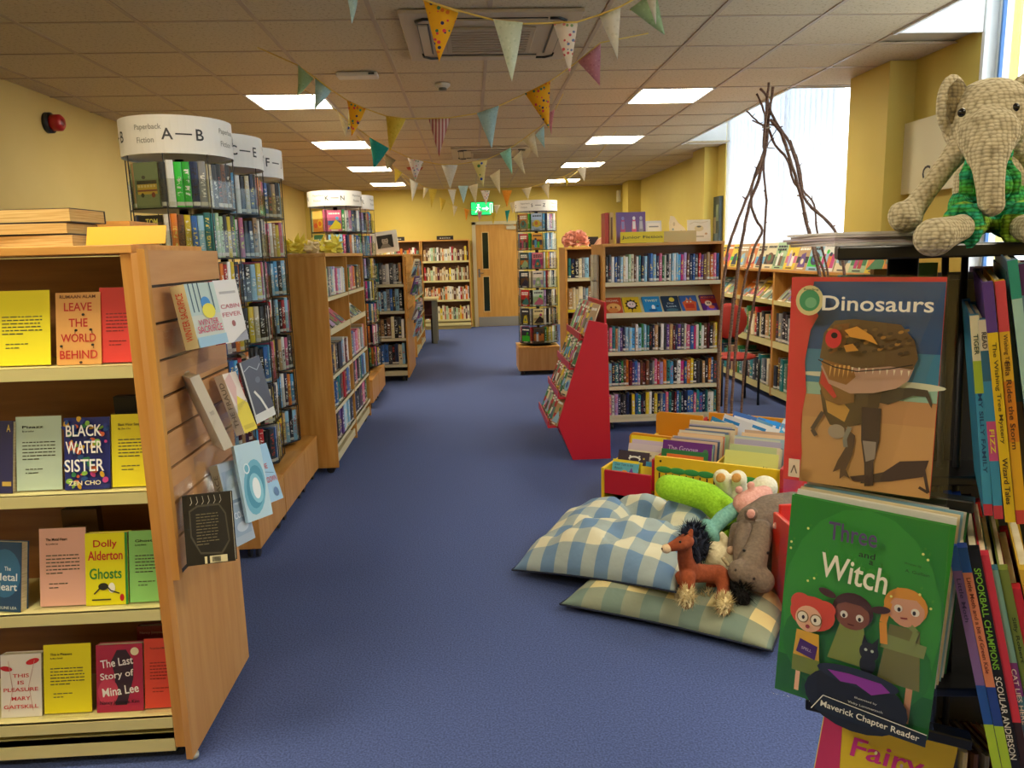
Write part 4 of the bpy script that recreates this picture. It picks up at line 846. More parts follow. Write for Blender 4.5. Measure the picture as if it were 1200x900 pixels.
dbook(96, 146, 626, zC, 'E9E01E', 'bright yellow novel with red and green lettering on the third display shelf', [('r', .94, 0, 1, 1, '2E8A3A'), ('t', 'Dolly', .48, .84, .56, .13, 'C8202A'), ('t', 'Alderton', .48, .69, .82, .13, 'C8202A'), ('t', 'Ghosts', .48, .44, .76, .15, '2E8A3A'), ('e', .42, .26, .12, .05, '2A2A22'), ('e', .62, .24, .08, .07, 'F2EFE0'), ('l', [(.2, .16), (.45, .3), (.6, .2), (.8, .16)], .03, '2A2A22'), ('e', .86, .1, .05, .05, 'C8202A'), ('r', .15, .07, .6, .09, '3A3A2A')])
sheet(148, 199, 622, zC, '8CCB6E', 'green review sheet at the right end of the third display shelf', ('Ghosts', 'By Dolly Alderton'), seed=7)
dbook(-4, 44, 768, zD, 'E2DCD2', 'white book with thin red title capitals and red lips, bottom display shelf', [('t', w_, .5, z_, wd_, .06, 'D03A3A') for w_, z_, wd_ in (('THIS', .66, .4), ('IS', .55, .16), ('PLEASURE', .44, .85), ('MARY', .3, .46), ('GAITSKILL', .17, .85))]+[('e', .8, .88, .17, .045, 'C8202A', 15), ('e', .15, .78, .15, .04, 'C8202A', -12), ('l', [(.2, .1), (.3, .45), (.2, .9)], .012, 'C89A90'), ('l', [(.8, .1), (.7, .5), (.85, .9)], .012, 'C89A90')])
sheet(47, 103, 756, zD, 'E8D916', 'yellow review sheet on the bottom display shelf', ('This is Pleasure', 'By Mary Gaitskill'), seed=8)
dbook(109, 164, 757, zD, 'B02A48', 'crimson novel with white script title and a dark head shape, bottom display shelf', [('p', [(.4, .1), (.65, .1), (.8, .5), (.8, .75), (.65, .92), (.45, .92), (.32, .75), (.4, .55)], '38202E'), ('e', .25, .3, .22, .2, 'C8405A'), ('t', 'The Last', .45, .74, .7, .12, 'F5EFEA', 6), ('t', 'Story of', .45, .54, .72, .13, 'F5EFEA', 6), ('t', 'Mina Lee', .52, .32, .78, .13, 'F5EFEA', 6), ('t', 'Nancy Jooyoun Kim', .5, .14, .84, .07, '2A1A22'), ('e', .84, .89, .09, .06, 'E8D8B0')])
sheet(166, 213, 749, zD, 'DF4A34', 'orange-red review sheet at the right end of the bottom display shelf', ('The Last Story of Mina Lee',), txt='8A2418', seed=9)
dbook(158, 204, 735, zD, '7A1428', 'dark red book lying behind the orange-red sheet, bottom display shelf', [('t', 'Nancy Jooyoun Kim', .5, .9, .85, .05, 'C89A90')], yb=2.12)
# on top of A
def topz(u, y): return fy(u, 290, y).x
TA = 1.467
st = [('cream-edged book at the bottom of the pile on the near left bookcase', .0, .032, 'D9B97A'), ('cream-edged book in the middle of the pile on the near left bookcase', -.01, .03, 'CFAE6E'), ('cream-edged book on top of the pile on the near left bookcase', .0, .036, 'D8B878')]
z = TA
for i, (lab, dx_, h_, c_) in enumerate(st):
    x1 = -1.045+dx_; o = MB().box(-.235, 0, .02, .19, .0, .002).box(-.235, 0, .02, .19, h_-.002, h_).box(-.235, 0, .186, .19, 0, h_).build('book', M('3A3230')); o.location = (x1, 2.06, z); tag(o, lab, 'book', 'pile of books laid flat on the near left bookcase')
    o.rotation_euler = (0, 0, [-.03, .02, -.06][i])
    MB().box(-.233, -.002, .018, .186, .002, h_-.002).build('pages', noisy('foxed_edges_%d' % i, c_, 'B8914E', 8, .8, .15, (1, 1, 40)), o); z += h_+.001
tag(MB().box(-1.12, -.99, 2.3, 2.5, TA, TA+.075).build('wooden_box', OAKX), 'low wooden box behind the pile on the near left bookcase', 'box')
o = MB().prism([(0, 0, 0), (.1, 0, 0), (.075, .02, .16), (-.02, .02, .16)], (0, .02, 0)).build('book', M('3C3C34', .4)); o.location = (-1.36, 2.05, TA); tag(o, 'dark book standing at the far left above the display shelves', 'book')
ys = thing('shelf_sign', 'yellow sign strip in a clear holder on top of the near left bookcase', 'sign', (-1.0, 2.05, TA)); ys.rotation_euler = (-.35, 0, -.03)
MB().box(0, .205, 0, .002, .002, .052).build('yellow_card', M('F2B410', .5), ys); MB().box(-.005, .28, -.004, -.001, 0, .058).box(-.005, .28, .003, .005, 0, .058).build('clear_holder', CLEAR, ys)
# books on the slatwall, facing the aisle and the viewer, in clear trays
def wall_book(TL, TR, BL, y_, tck, k, lab, el, spine=None, xo=None):
    """TL,TR,BL pixels of the cover; y_ = depth of the three corners"""
    p = [fy(u, v, yy_) for (u, v), yy_ in zip((TL, TR, BL), y_)]
    xd = p[1]-p[0]; zd = p[0]-p[2]; wd = xd.length; hh = zd.length
    o = face_book(k, mats(p[2], xd, zd), wd, tck, hh, lab, None, el)
    if spine:   # printed spine on the left edge of the book
        c_, t_, tc_ = spine; s_ = MB().box(-.0006, 0, 0, tck, 0, hh); s_.build('spine', M(c_, .35), o)
        tx = MB(); put_text(tx, t_, 0, 0, hh*.75, tck*.5, 0, 0, 0)
        T = Matrix.Translation((-.0012, tck/2, hh/2)) @ Matrix(((0, 1, 0, 0), (0, 0, -1, 0), (1, 0, 0, 0), (0, 0, 0, 1)))
        tx2 = MB(); tx2.v = [tuple(Vector((-.0012, tck/2+v[2], hh/2+v[0]))) for v in tx.v]; tx2.f = tx.f; tx2.m = tx.m; tx2.sm = tx.sm; tx2.build('spine_lettering', M(tc_, .4), o)
    return o
wall_book((219, 333), (253, 330), (234, 408), (2.07, 2.185, 2.05), .045, 'C9CFC4', 'thriller with a pale icy tree cover in the upper slatwall tray', [('r', 0, .5, 1, 1, 'B8CCC8')]+[('r', x_, .55, x_+.04, 1, '3A5A6A') for x_ in (.1, .25, .4, .8)]+[('e', .55, .68, .16, .1, '3A8AD0'), ('e', .6, .55, .22, .12, 'E8DC3A'), ('t', 'WINTER', .5, .38, .7, .09, 'C84A6A'), ('t', 'SACRIFICE', .5, .27, .86, .11, 'C84A6A'), ('r', 0, 0, 1, .16, '9AC0D8')], ('C9B88A', 'WINTER SACRIFICE', 'C83A2A'))
wall_book((252, 329), (279, 327), (265, 403), (2.26, 2.37, 2.24), .035, 'E6E2E0', 'white novel with red spine beside the icy thriller in the upper tray', [('t', 'CABIN', .5, .58, .8, .07, 'C87A84'), ('t', 'FEVER', .5, .45, .8, .07, 'C87A84'), ('e', .5, .3, .08, .05, 'A05A5A'), ('p', [(.3, 0), (1, 0), (1, .18)], '9A9CA8'), ('r', .15, .78, .85, .82, 'B8B4B4')], ('A8222A', 'CABIN FEVER', 'E8D8D0'))
wall_book((217, 446), (228, 441), (263, 528), (2.08, 2.095, 2.13), .1, 'D4CDBE', 'silvery book seen spine first, leaning in the middle slatwall tray', [('t', 'PALE HORSES', .5, .5, .4, .05, '8A8478', 90)])
wall_book((255, 441), (271, 437), (287, 508), (2.32, 2.4, 2.33), .03, 'E4D6C8', 'pink and yellow paperback in the middle slatwall tray', [('p', [(0, 0), (1, 0), (1, .45), (.4, .62), (0, .3)], 'E6D23A'), ('p', [(.2, .45), (.6, .75), (.5, 1), (.0, .9)], 'D8B0A8'), ('r', .1, .05, .9, .12, 'D0BA30')], ('E2D8CC', 'THE FRAUD', '8A8078'))
wall_book((271, 431), (295, 421), (301, 497), (2.39, 2.47, 2.44), .012, '4A4A58', 'dark slate paperback with a white diver in the middle slatwall tray', [('r', 0, 0, 1, .14, 'D8D8D4'), ('l', [(.3, .5), (.5, .35), (.7, .1)], .09, 'E0DED8'), ('l', [(.1, .85), (.4, .9), (.7, .8), (.9, .88)], .03, 'B8BAC4'), ('r', 0, .1, .07, 1, 'C8C8C8'), ('e', .6, .65, .12, .05, '6A6A7A')])
wall_book((236, 556), (260, 548), (278, 641), (2.18, 2.27, 2.22), .03, 'A9B8C8', 'grey-blue misty paperback in the lower slatwall tray', [('r', .08, .1, .92, .9, '97AABF'), ('e', .5, .65, .35, .18, 'B8C8D4'), ('r', .15, .5, .8, .54, '7A90A8'), ('t', 'COLD', .5, .35, .6, .08, 'D8E0E8'), ('e', .5, .2, .3, .06, 'C0CCD8')], ('C0C4B4', 'A COLD PLACE', '7A7A70'))
wall_book((257, 530), (288, 522), (291, 613), (2.25, 2.34, 2.27), .012, 'BCD9E6', 'pale icy blue paperback with a jagged hole, lower slatwall tray', [('e', .5, .42, .42, .36, '6FB4CC', -10), ('e', .52, .42, .34, .28, '4C98B4', -10), ('e', .55, .4, .25, .2, '8CCADB', 5), ('e', .55, .4, .15, .14, 'F0F6F8'), ('e', .3, .68, .12, .07, 'D8ECF4'), ('e', .3, .68, .08, .05, '6FB4CC')])
wall_book((288, 526), (311, 519), (310, 592), (2.48, 2.55, 2.45), .012, '9CC6E4', 'sky blue paperback with red title lettering, lower slatwall tray', [('t', 'THE', .5, .62, .4, .09, 'C85A6A'), ('t', 'LOCKDOWN', .55, .38, .8, .1, 'C85A6A'), ('l', [(.05, .5), (.4, .54), (.9, .47)], .02, '4A6A8A'), ('e', .75, .15, .12, .08, '5A7AA8')])
wall_book((210, 582), (267, 576), (219, 664), (2.02, 2.04, 1.98), .03, '1C1A18', 'black paperback back cover with thin root-like lines, lowest on the slatwall',
          [('p', [(.12, .78), (.3, .85), (.75, .85), (.88, .7), (.92, .3), (.75, .12), (.3, .15), (.12, .4)], '4A463C'), ('p', [(.15, .76), (.3, .82), (.74, .82), (.85, .69), (.89, .31), (.73, .15), (.31, .18), (.15, .42)], '1E1C19')]+lines(.26, .72, .72, 11, .042, '7A7258', .011, 12)+[('r', .5, .02, .86, .12, 'D8CDA0')]+[('r', .55+.02*i, .035, .562+.02*i, .105, '2A2A2A') for i in range(9)]+[('r', .4, .02, .45, .12, 'D8CDA0')]+[('l', [(.2+.12*i, .98), (.22+.12*i, .9), (.18+.12*i, .86)], .01, 'B8B4A8') for i in range(6)])
for i, (z_, y0, y1) in enumerate(((1.14, 2.04, 2.36), (.93, 2.1, 2.5), (.76, 2.16, 2.5), (.72, 2.0, 2.13))):
    o = thing('book_tray', 'clear acrylic tray clipped to the slatwall, %s from the top' % ORD[i+1], 'tray', (AX+.022, y0, z_-.02))
    L_ = y1-y0; m_ = MB().box(0, .075, 0, L_, -.003, 0).quadbox([(.075, 0, -.003), (.078, 0, -.003), (.078, L_, -.003), (.075, L_, -.003), (.088, 0, .07), (.091, 0, .07), (.091, L_, .07), (.088, L_, .07)]).box(0, .003, 0, L_, 0, .12)
    m_.build('tray_body', CLEAR, o)
# ================================================================== RED LEAFLET RACK
RED = M('C41E30', .35); RX = 0
rk = thing('red_display_rack', 'red sloping display rack against the left end of Junior Fiction', 'rack', (0, 5.0, 0))
pf_ = [(.78, .965), (.905, .935), (.925, .0), (.66, .0), (.56, .25)]
MB().prism([(x_, 0, z_) for x_, z_ in pf_][::-1], (0, .02, 0)).build('side_panel', RED, rk, .002)
MB().prism([(x_, .72, z_) for x_, z_ in pf_][::-1], (0, .02, 0)).build('side_panel', RED, rk, .002)
MB().quadbox([(.9, .02, .03), (.915, .02, .03), (.915, .72, .03), (.9, .72, .03), (.885, .02, 1.08), (.9, .02, 1.08), (.9, .72, 1.08), (.885, .72, 1.08)]).build('back_panel', RED, rk)
MB().quadbox([(.665, .02, .0), (.68, .02, 0), (.68, .72, 0), (.665, .72, 0), (.575, .02, .25), (.59, .02, .25), (.59, .72, .25), (.575, .72, .25)]).build('kick_panel', RED, rk)
G = 'thin books in the red rack'; rr = random.Random(77)
for k in range(4):
    xb = .50+.075*k; zb_ = .24+.2*k
    m_ = MB().box(xb, xb+.12, .021, .719, zb_-.012, zb_).box(xb-.008, xb, .021, .719, zb_-.012, zb_+.035)
    m_.build('shelf', RED, rk)
    ks = ['gn', 'tn', 'rd', 'cr', 'yl', 'sg', 'gy', 'tn', 'rd', 'lg']; n = 8
    for i in range(n):
        kk = ks[(i*3+k*2) % 10]; o = Vector((xb+.012+.001*i, 5.0+.712-i*.085-.004, zb_+.002))
        face_book(kk, mats(o, (.28, -1, 0), (.42, 0, 1)), .11, .009, .19 if k < 3 else .24, '%s thin book on the %s shelf of the red rack, %s from the far end' % (PAL[kk][0], ['bottom', 'second', 'third', 'top'][k], ORD[i+1]), G, rand_cover(kk, rr, 1, 1))
# ================================================================== KINDER BOXES (local frame turned 33.5 degrees)
BA = math.radians(-33.5); BO = Vector((.69, 4.03, 0))
YEL = M('F2C81E', .4); ORG = M('E29A20', .4); KRED = M('C2202E', .35)
kb = thing('kinder_box', 'red and yellow wooden picture book box unit behind the gingham cushions', 'book box', BO, BA)
def kp(name, m, *b, bev=.002):
    mb = MB()
    for q in b: mb.box(*q)
    return mb.build(name, m, kb, bev)
kp('end_board', YEL, (0, .018, 0, .44, 0, .225))
kp('front_board', KRED, (.019, .29, 0, .016, .08, .215))
kp('inner_floor', KRED, (.018, .28, .016, .42, .08, .09))
def rboard(name, m, x0, x1, y, z0, z1, r=.03, t=.016):
    pts = [(x0, y, z0), (x1, y, z0), (x1, y, z1-.005)]+[(x0+r-r*math.cos(a), y, z1-r+r*math.sin(a)) for a in (PI/2, PI/3, PI/6, 0)]
    return MB().prism(pts[::-1], (0, t, 0)).build(name, m, kb)
rboard('back_board', ORG, .0, .31, .425, 0, .335); rboard('back_board', ORG, .0, .31, .9, 0, .37)
kp('end_board', YEL, (0, .018, .442, .9, 0, .225)); kp('inner_floor', KRED, (.018, .28, .445, .89, .08, .09))
kp('side_rail', KRED, (.285, .3, .445, 1.05, .12, .33)); kp('side_rail', KRED, (.285, .3, .03, .425, .12, .3))
kp('divider', YEL, (.1, .108, .02, .42, .1, .19))
lfb = kp('long_front_board', YEL, (.305, .96, .02, .036, .06, .325)); kp('picture_floor', KRED, (.3, 1.0, .036, 1.05, .1, .11))
kp('middle_rail', YEL, (.62, .63, .036, 1.05, .11, .31)); kp('end_board', KRED, (.96, .978, -.01, 1.05, 0, .34))
kp('back_board', ORG, (.305, .96, 1.05, 1.066, .06, .36))
# green and black creature frieze on the long front
fz_ = MB()
for i in range(8): fz_.ell((.36+.075*i, .017, .255), (.045, .003, .018))
fz_.build('green_frieze', M('3C9A48', .5), lfb)
fz2 = MB()
for i in range(16): fz2.box(.33+.037*i, .337+.037*i, .0165, .0198, .2, .235)
fz2.build('dark_frieze_legs', M('3A2A1A', .5), lfb)
MB().lathe([(.001, 0), (.006, 0), (.006, .004), (.001, .004)]).build('screw', M('6A5A20', .4, .6), kb).matrix_local = Matrix.Translation((.34, .018, .3)) @ Matrix.Rotation(PI/2, 4, 'X')
KM = Matrix.Translation(BO) @ Matrix.Rotation(BA, 4, 'Z')
def kbook(x, y, z, wd, hh, k, lab, el=None, group=None, lean=.3, t=.008, sk=0):
    return face_book(k, KM @ mats((x, y, z), (1, sk, 0), (0, lean, 1)), wd, t, hh, lab, group, el)
rk_ = random.Random(9)
# left front bin
kbook(.03, .05, .115, .155, .15, '5FB8CC', 'turquoise board book with purple and orange shapes at the front of the low red bin', [('r', 0, .9, 1, 1, 'E8D820'), ('t', 'Dear Tom in the', .45, .82, .7, .1, '2A6A7A'), ('t', 'Beach', .25, .68, .3, .09, '2A6A7A'), ('p', [(.6, .4), (.75, .75), (.9, .4)], '6A3AA0'), ('e', .5, .52, .12, .1, 'E8A030')], lean=.4)
kbook(.03, .085, .095, .16, .155, 'F0D81E', 'yellow edged board book second in the low red bin', [('r', .1, .1, .9, .3, '5FB8CC')], lean=.4)
kbook(.03, .12, .115, .185, .185, '2E1830', 'dark aubergine picture book with a white squiggle in the low red bin', [('e', .55, .78, .2, .08, 'E8E4DA'), ('e', .55, .75, .15, .06, '2E1830'), ('e', .4, .85, .03, .02, 'F0F0E8'), ('e', .7, .86, .03, .02, 'F0F0E8'), ('e', .85, .8, .03, .03, 'C8B040')], lean=.4)
kbook(.04, .25, .1, .2, .21, 'EFE6C4', 'cream picture book with a faint bear behind the aubergine one', [('e', .55, .55, .14, .1, 'D8C898'), ('r', 0, .82, 1, 1, 'D8C8D0'), ('e', .7, .7, .04, .03, '9A8A60')], lean=.35)
kbook(.035, .3, .1, .215, .245, 'F2D61A', 'bright yellow picture book at the back of the low red bin', None, lean=.3)
kbook(.045, .29, .1, .2, .225, 'CDBBD0', 'lilac picture book tucked before the bright yellow one', None, lean=.33)
kbook(.2, .06, .1, .085, .14, 'F0E030', 'small yellow board book at the right of the low red bin', None, lean=.3)
kbook(.205, .12, .1, .085, .15, '3F9ACB', 'small blue and green board book right of the cream picture book', [('r', 0, .6, 1, .8, 'A8CC30'), ('r', 0, .3, 1, .5, 'F0F0EA')], lean=.3)
kbook(.19, .38, .13, .1, .19, '78C4DC', 'sky blue book with a red stripe against the orange board', [('r', 0, .55, 1, .68, 'C8304A'), ('r', 0, .3, 1, .55, '3A2A30')], lean=.1)
# long right section: named front books, then the closely packed run
kbook(.35, .05, .115, .2, .215, 'E87A3A', 'orange picture book at the very front of the long bin', [('t', 'Giant Games', .42, .86, .6, .1, 'F5E8C8')], lean=.18)
kbook(.315, .065, .115, .255, .235, '2E7A4A', 'dark green picture book just behind the orange one', None, lean=.18)
kbook(.315, .08, .115, .27, .28, '6A2A86', 'purple picture book titled The Groove near the front of the long bin', [('t', 'The Groove', .42, .86, .62, .1, 'C8A8D8'), ('e', .88, .84, .05, .05, '4A7A5A')], lean=.18)
kbook(.66, .05, .115, .27, .27, 'D8DC84', 'pale green and yellow picture book with dark leggy marks, right half of the long bin', [('r', 0, 0, 1, .5, 'E8DC3A'), ('l', [(.4, .3), (.5, .5), (.65, .55), (.75, .75)], .015, '3A3020'), ('l', [(.6, .2), (.65, .4), (.8, .45)], .02, '3A3020'), ('e', .8, .7, .05, .04, '5A4A2A'), ('l', [(.3, .15), (.4, .25), (.45, .15)], .02, '3A3020'), ('l', [(.5, .15), (.55, .3), (.62, .18)], .02, '3A3020')], lean=.2)
cols = ['B8C890', '8AA8A0', '6A7A9A', 'C8A890', 'D8B8A0', 'E0D0B0', '4A5A7A', 'B0A8C0', 'D8C8A8', 'E8DCB8', 'DCC090', 'E8C8A0', 'C8CCB8', 'A8B8B8', 'E08A60', 'D8D4C0', 'E89070', '9AB8C8']
cn = ['sage', 'grey-green', 'slate blue', 'dusty pink', 'peach', 'cream', 'dark slate', 'lilac grey', 'beige', 'pale cream', 'straw', 'apricot', 'pale grey-green', 'blue-grey', 'orange', 'off-white', 'coral', 'light blue']
for i in range(30):
    c = i % len(cols)
    kbook(.315+rk_.uniform(0, .02), .095+i*.0165, .115, .26+rk_.uniform(-.01, .01), .262+rk_.uniform(-.015, .02)+(.02 if i > 22 else 0), cols[c], '%s thin picture book in the left run of the long bin, %s behind the purple one' % (cn[c], ORD[i+1]), [('r', .05, .8, .9, .88, cols[(c+5) % 18])], 'picture books packed in the long bin', lean=.22, t=.006)
for i in range(24):
    c = (i*5+3) % len(cols)
    kbook(.645+rk_.uniform(0, .02), .075+i*.022, .115, .26+rk_.uniform(-.02, .01), .27+rk_.uniform(-.03, .02), cols[c], '%s thin picture book in the right run of the long bin, %s behind the pale green one' % (cn[c], ORD[i+1]), [('r', .05, .8, .9, .88, cols[(c+7) % 18])], 'picture books packed in the long bin', lean=.22, t=.006)
for i in range(12):
    c = ['3A9AD8', 'E8E8EC', '2A6AC0', '7AB8E0', 'F0F0F0', '2A9AE8', '8AA0C8', 'E8EEF4', '4AB0E0', 'E04A5A', 'F2F2F2', '2AA0E0'][i]; nm_ = ['blue', 'white', 'deep blue', 'pale blue', 'white', 'bright blue', 'dusty blue', 'off-white', 'sky blue', 'red', 'white', 'bright blue'][i]
    x_ = .33+.05*i; o = face_book(c, KM @ mats((x_, .72+.055*(i % 4), .115), (.85, -.5+.2*(i % 3), -.15), (.0, .3+.06*i, 1)), .2, .005, .3+.01*(i % 3), '%s large thin book splayed at the back of the long bin, %s from the left' % (nm_, ORD[i+1]), 'splayed books at the back of the long bin', [('r', .05, .86, .6, .92, 'F0F0F0' if c[0] != 'F' and c[0] != 'E' else '2A8AD0')])
# ================================================================== CUSHIONS
def gingham(name, c0, c1, c2, per, ox=0, oy=0):
    m, nt, b = nodes(name); L = nt.links; tc = N(nt, 'ShaderNodeTexCoord'); uv = N(nt, 'ShaderNodeSeparateXYZ'); L.new(tc.outputs['UV'], uv.inputs[0])
    a = mth2(nt, 'LESS_THAN', mth2(nt, 'FRACT', mth2(nt, 'MULTIPLY', uv.outputs[0], 1/per)), .5); c = mth2(nt, 'LESS_THAN', mth2(nt, 'FRACT', mth2(nt, 'MULTIPLY', uv.outputs[1], 1/per)), .5)
    sm_ = mth2(nt, 'MULTIPLY', mth2(nt, 'ADD', a, c), .5); r = ramp(nt, [(0, c0), (.3, c1), (.8, c2)], 'CONSTANT'); L.new(sm_, r.inputs[0]); L.new(r.outputs[0], b.inputs['Base Color'])
    w_ = N(nt, 'ShaderNodeTexNoise', i_Scale=9, i_Detail=3); L.new(tc.outputs['Object'], w_.inputs['Vector']); bp = N(nt, 'ShaderNodeBump', i_Strength=.5, i_Distance=.02); L.new(w_.outputs['Fac'], bp.inputs['Height']); L.new(bp.outputs[0], b.inputs['Normal'])
    b.inputs['Roughness'].default_value = .85; return m
def mth2(nt, op, a, b_=0.0):
    m = N(nt, 'ShaderNodeMath', operation=op)
    for i, q in enumerate((a, b_)):
        if isinstance(q, (int, float)): m.inputs[i].default_value = q
        else: nt.links.new(q, m.inputs[i])
    return m.outputs[0]
from mathutils import noise as mnoise
def sstep(x): x = min(max(x, 0), 1); return x*x*(3-2*x)
def cushion(lab, corners, thick, per, mats_, tuft=None, n=56, uvs=1, folds=(), name='floor_cushion', crumple=.01):
    """corners: 4 world points (fl, fr, br, bl) of the seam; top puffs up, base sags to them"""
    P_ = [Vector(c) for c in corners]; ctr = sum(P_, Vector())/4
    t = thing(name, lab, 'cushion', (ctr.x, ctr.y, 0)); L1 = (P_[1]-P_[0]).length; L2 = (P_[3]-P_[0]).length
    def pos(u, v, s_):
        a = u*.5+.5; b_ = v*.5+.5; p = P_[0]*(1-a)*(1-b_)+P_[1]*a*(1-b_)+P_[2]*a*b_+P_[3]*(1-a)*b_
        pin = .06; p = p+(ctr-p)*(pin*((1-u*u)*(abs(v)**3)+(1-v*v)*(abs(u)**3)))
        e = max(0, (1-abs(u)**3.2)*(1-abs(v)**3.2))**.55
        w_ = (mnoise.noise(Vector((u*2.2, v*2.2, thick*40)))*1.6+mnoise.noise(Vector((u*5, v*5, 3+thick*9)))*.8)*crumple*e*1.4
        if s_ > 0:
            h = thick*e+w_
            if tuft: dd = math.hypot((u-tuft[0])/.7, (v-tuft[1])/.7); h -= tuft[2]*math.exp(-dd*dd*7)
            for (fu, fv, fa, fd, fw) in folds:   # crease lines radiating
                du = (u-fu)*math.cos(fa)+(v-fv)*math.sin(fa); dv = -(u-fu)*math.sin(fa)+(v-fv)*math.cos(fa)
                if du > 0: h -= fd*math.exp(-(dv/fw)**2)*math.exp(-(du/.9)**2)
            return p+Vector((0, 0, max(h, 0)))
        return p-Vector((0, 0, min(thick*.25*e, max(p.z-.004, 0))))
    mb = MB(); idx = {}
    for s_ in (1, -1):
        for i in range(n+1):
            for j in range(n+1):
                edge = i in (0, n) or j in (0, n)
                if s_ < 0 and edge: idx[(s_, i, j)] = idx[(1, i, j)]; continue
                q = pos(-1+2*i/n, -1+2*j/n, s_)-Vector((ctr.x, ctr.y, 0)); q.z = max(q.z, .003); idx[(s_, i, j)] = len(mb.v); mb.v.append(tuple(q))
    uvl = []
    for s_ in (1, -1):
        for i in range(n):
            for j in range(n):
                f = [idx[(s_, i, j)], idx[(s_, i+1, j)], idx[(s_, i+1, j+1)], idx[(s_, i, j+1)]]; uq = [(i, j), (i+1, j), (i+1, j+1), (i, j+1)]
                if s_ < 0: f = f[::-1]; uq = uq[::-1]
                mb.f.append(tuple(f)); mb.m.append(0 if s_ > 0 else 1); mb.sm.append(True); uvl += [(a/n*L1, b_/n*L2) for a, b_ in uq]
    o = mb.build('cushion_cover', mats_, t); ul = o.data.uv_layers.new(name='uv')
    ul.data.foreach_set('uv', [c for p in uvl for c in p])
    pts = []
    for k in range(4*12+1):
        s_ = k/12; e_ = int(s_) % 4; f = s_-int(s_); u, v = [(-1+2*f, -1), (1, -1+2*f), (1-2*f, 1), (-1, 1-2*f)][e_]
        q = pos(u, v, 1)-Vector((ctr.x, ctr.y, 0)); q.z = max(q.z, .006); pts.append(q)
    MB().tube(pts, .004, 6).build('piping', M('1C2438', .8), t)
    return t
GB = gingham('gingham_blue', 'DCD6B8', 'A3AFAC', '6E8DAE', .145); GG = gingham('gingham_sage', 'DCCB92', '8F9680', '73877C', .16)
NAVY = M('1A2338', .85)
cushion('lower gingham floor cushion in sage and cream, under the brown toy horse', [(.31, 2.80, .03), (1.0, 2.36, .035), (1.42, 2.9, .04), (.72, 3.36, .04)], .105, .15, [GG, NAVY], crumple=.006)
cushion('upper blue gingham floor cushion overlapping the sage one', [fz(600, 668, .03), fz(792, 694, .16), (1.16, 3.36, .19), (.5, 3.70, .1)], .15, .15, [GB, NAVY], crumple=.016, tuft=(.25, .25, .09), folds=((.25, .25, 2.5, .07, .08), (.25, .25, -.4, .05, .07), (.25, .25, 1.3, .05, .08), (.25, .25, -2.4, .05, .08), (-.3, -.2, .3, .03, .1), (.1, -.7, .8, .03, .08)))
# ================================================================== SOFT TOYS
def plush(name, c1, c2, scale=90): return noisy(name, c1, c2, scale, .95, .7, dist=.004)
def tp(u, v, y): return fy(u, v, y)
def R_(px, y): return px/F*y
def caps(mb, pts, y=None):
    """pts: (u, v, y, radius px)"""
    P_ = [(tp(u, v, yy_), R_(r, yy_)) for u, v, yy_, r in pts]
    for (a, ra), (b_, rb_) in zip(P_, P_[1:]): mb.capsule(a, b_, ra, rb_)
    return mb
CROC = plush('croc_plush', '8CC220', 'A4D832'); DKG = plush('croc_stripe', '3E6A1C', '4E7C24'); 
t = thing('crocodile_toy', 'lime green soft crocodile sprawled over the blue gingham cushion', 'soft toy', tuple(tp(830, 600, 3.1)))
t['posture'] = 'lying'
def under(o, root): o.parent = root; o.matrix_parent_inverse = Matrix.Translation(-root.location); return o
m = MB(); caps(m, [(783, 571, 3.2, 16), (800, 574, 3.2, 17), (830, 583, 3.17, 18), (850, 600, 3.12, 19), (862, 622, 3.05, 18), (872, 650, 2.95, 15), (886, 668, 2.88, 10)])
m.capsule(tp(850, 588, 3.1), tp(858, 596, 3.04), .03, .02)
under(blob('body', m, CROC, None, .006, 8), t)
for (a, b_) in (((838, 606), (866, 592)), ((842, 614), (870, 600)), ((846, 622), (873, 609)), ((866, 640), (884, 634)), ((868, 652), (888, 646)), ((872, 664), (890, 656))):
    yy_ = 2.975 if a[1] < 630 else 2.865
    under(MB().tube([tp(a[0], a[1], yy_), tp((a[0]+b_[0])/2, (a[1]+b_[1])/2-1, yy_-.02), tp(b_[0], b_[1], yy_)], .008, 6).build('stripe', DKG), t)
rr = random.Random(2); sc = MB()
for i in range(9): q = tp(790+7*i, 562+3.2*i, 3.18); sc.ell(q, (.012, .012, .009), n=8, m=6)
under(sc.build('back_ridge', plush('croc_ridge', '9CD02A', 'B4E040')), t)
t = thing('teal_toy_arm', 'pale teal soft toy with long arms beneath the lime crocodile', 'soft toy', tuple(tp(840, 625, 3)))
m = MB(); caps(m, [(862, 596, 2.98, 9), (846, 608, 2.95, 10), (833, 622, 2.92, 9)]); caps(m, [(828, 614, 2.93, 7), (834, 626, 2.9, 9), (838, 634, 2.9, 8)])
under(blob('body', m, plush('teal_plush', '6FA89A', '86BCAC'), None, .005, 5), t)
t.name = 'teal_soft_toy'
PNK = plush('pink_plush', 'D8998A', 'E4AE9E')
t = thing('pig_toy', 'pink soft pig wedged between the crocodile and the hippo', 'soft toy', tuple(tp(870, 590, 3)))
m = MB(); caps(m, [(872, 590, 2.96, 14), (884, 582, 2.98, 12), (896, 578, 3.0, 10)]); m.capsule(tp(874, 608, 2.9), tp(874, 598, 2.94), .022, .03); m.ell(tp(866, 574, 2.95), (.018, .012, .018)); m.ell(tp(880, 569, 2.97), (.018, .012, .02))
under(blob('body', m, PNK, None, .005, 6), t)
WPL = plush('white_plush', 'E2D8B8', 'F0E8CC'); TAN = plush('tan_plush', 'C89048', 'D49C54')
t = thing('bear_toy', 'white soft toy lying back with two tan-soled feet up against the yellow board', 'soft toy', tuple(tp(880, 570, 3.25)))
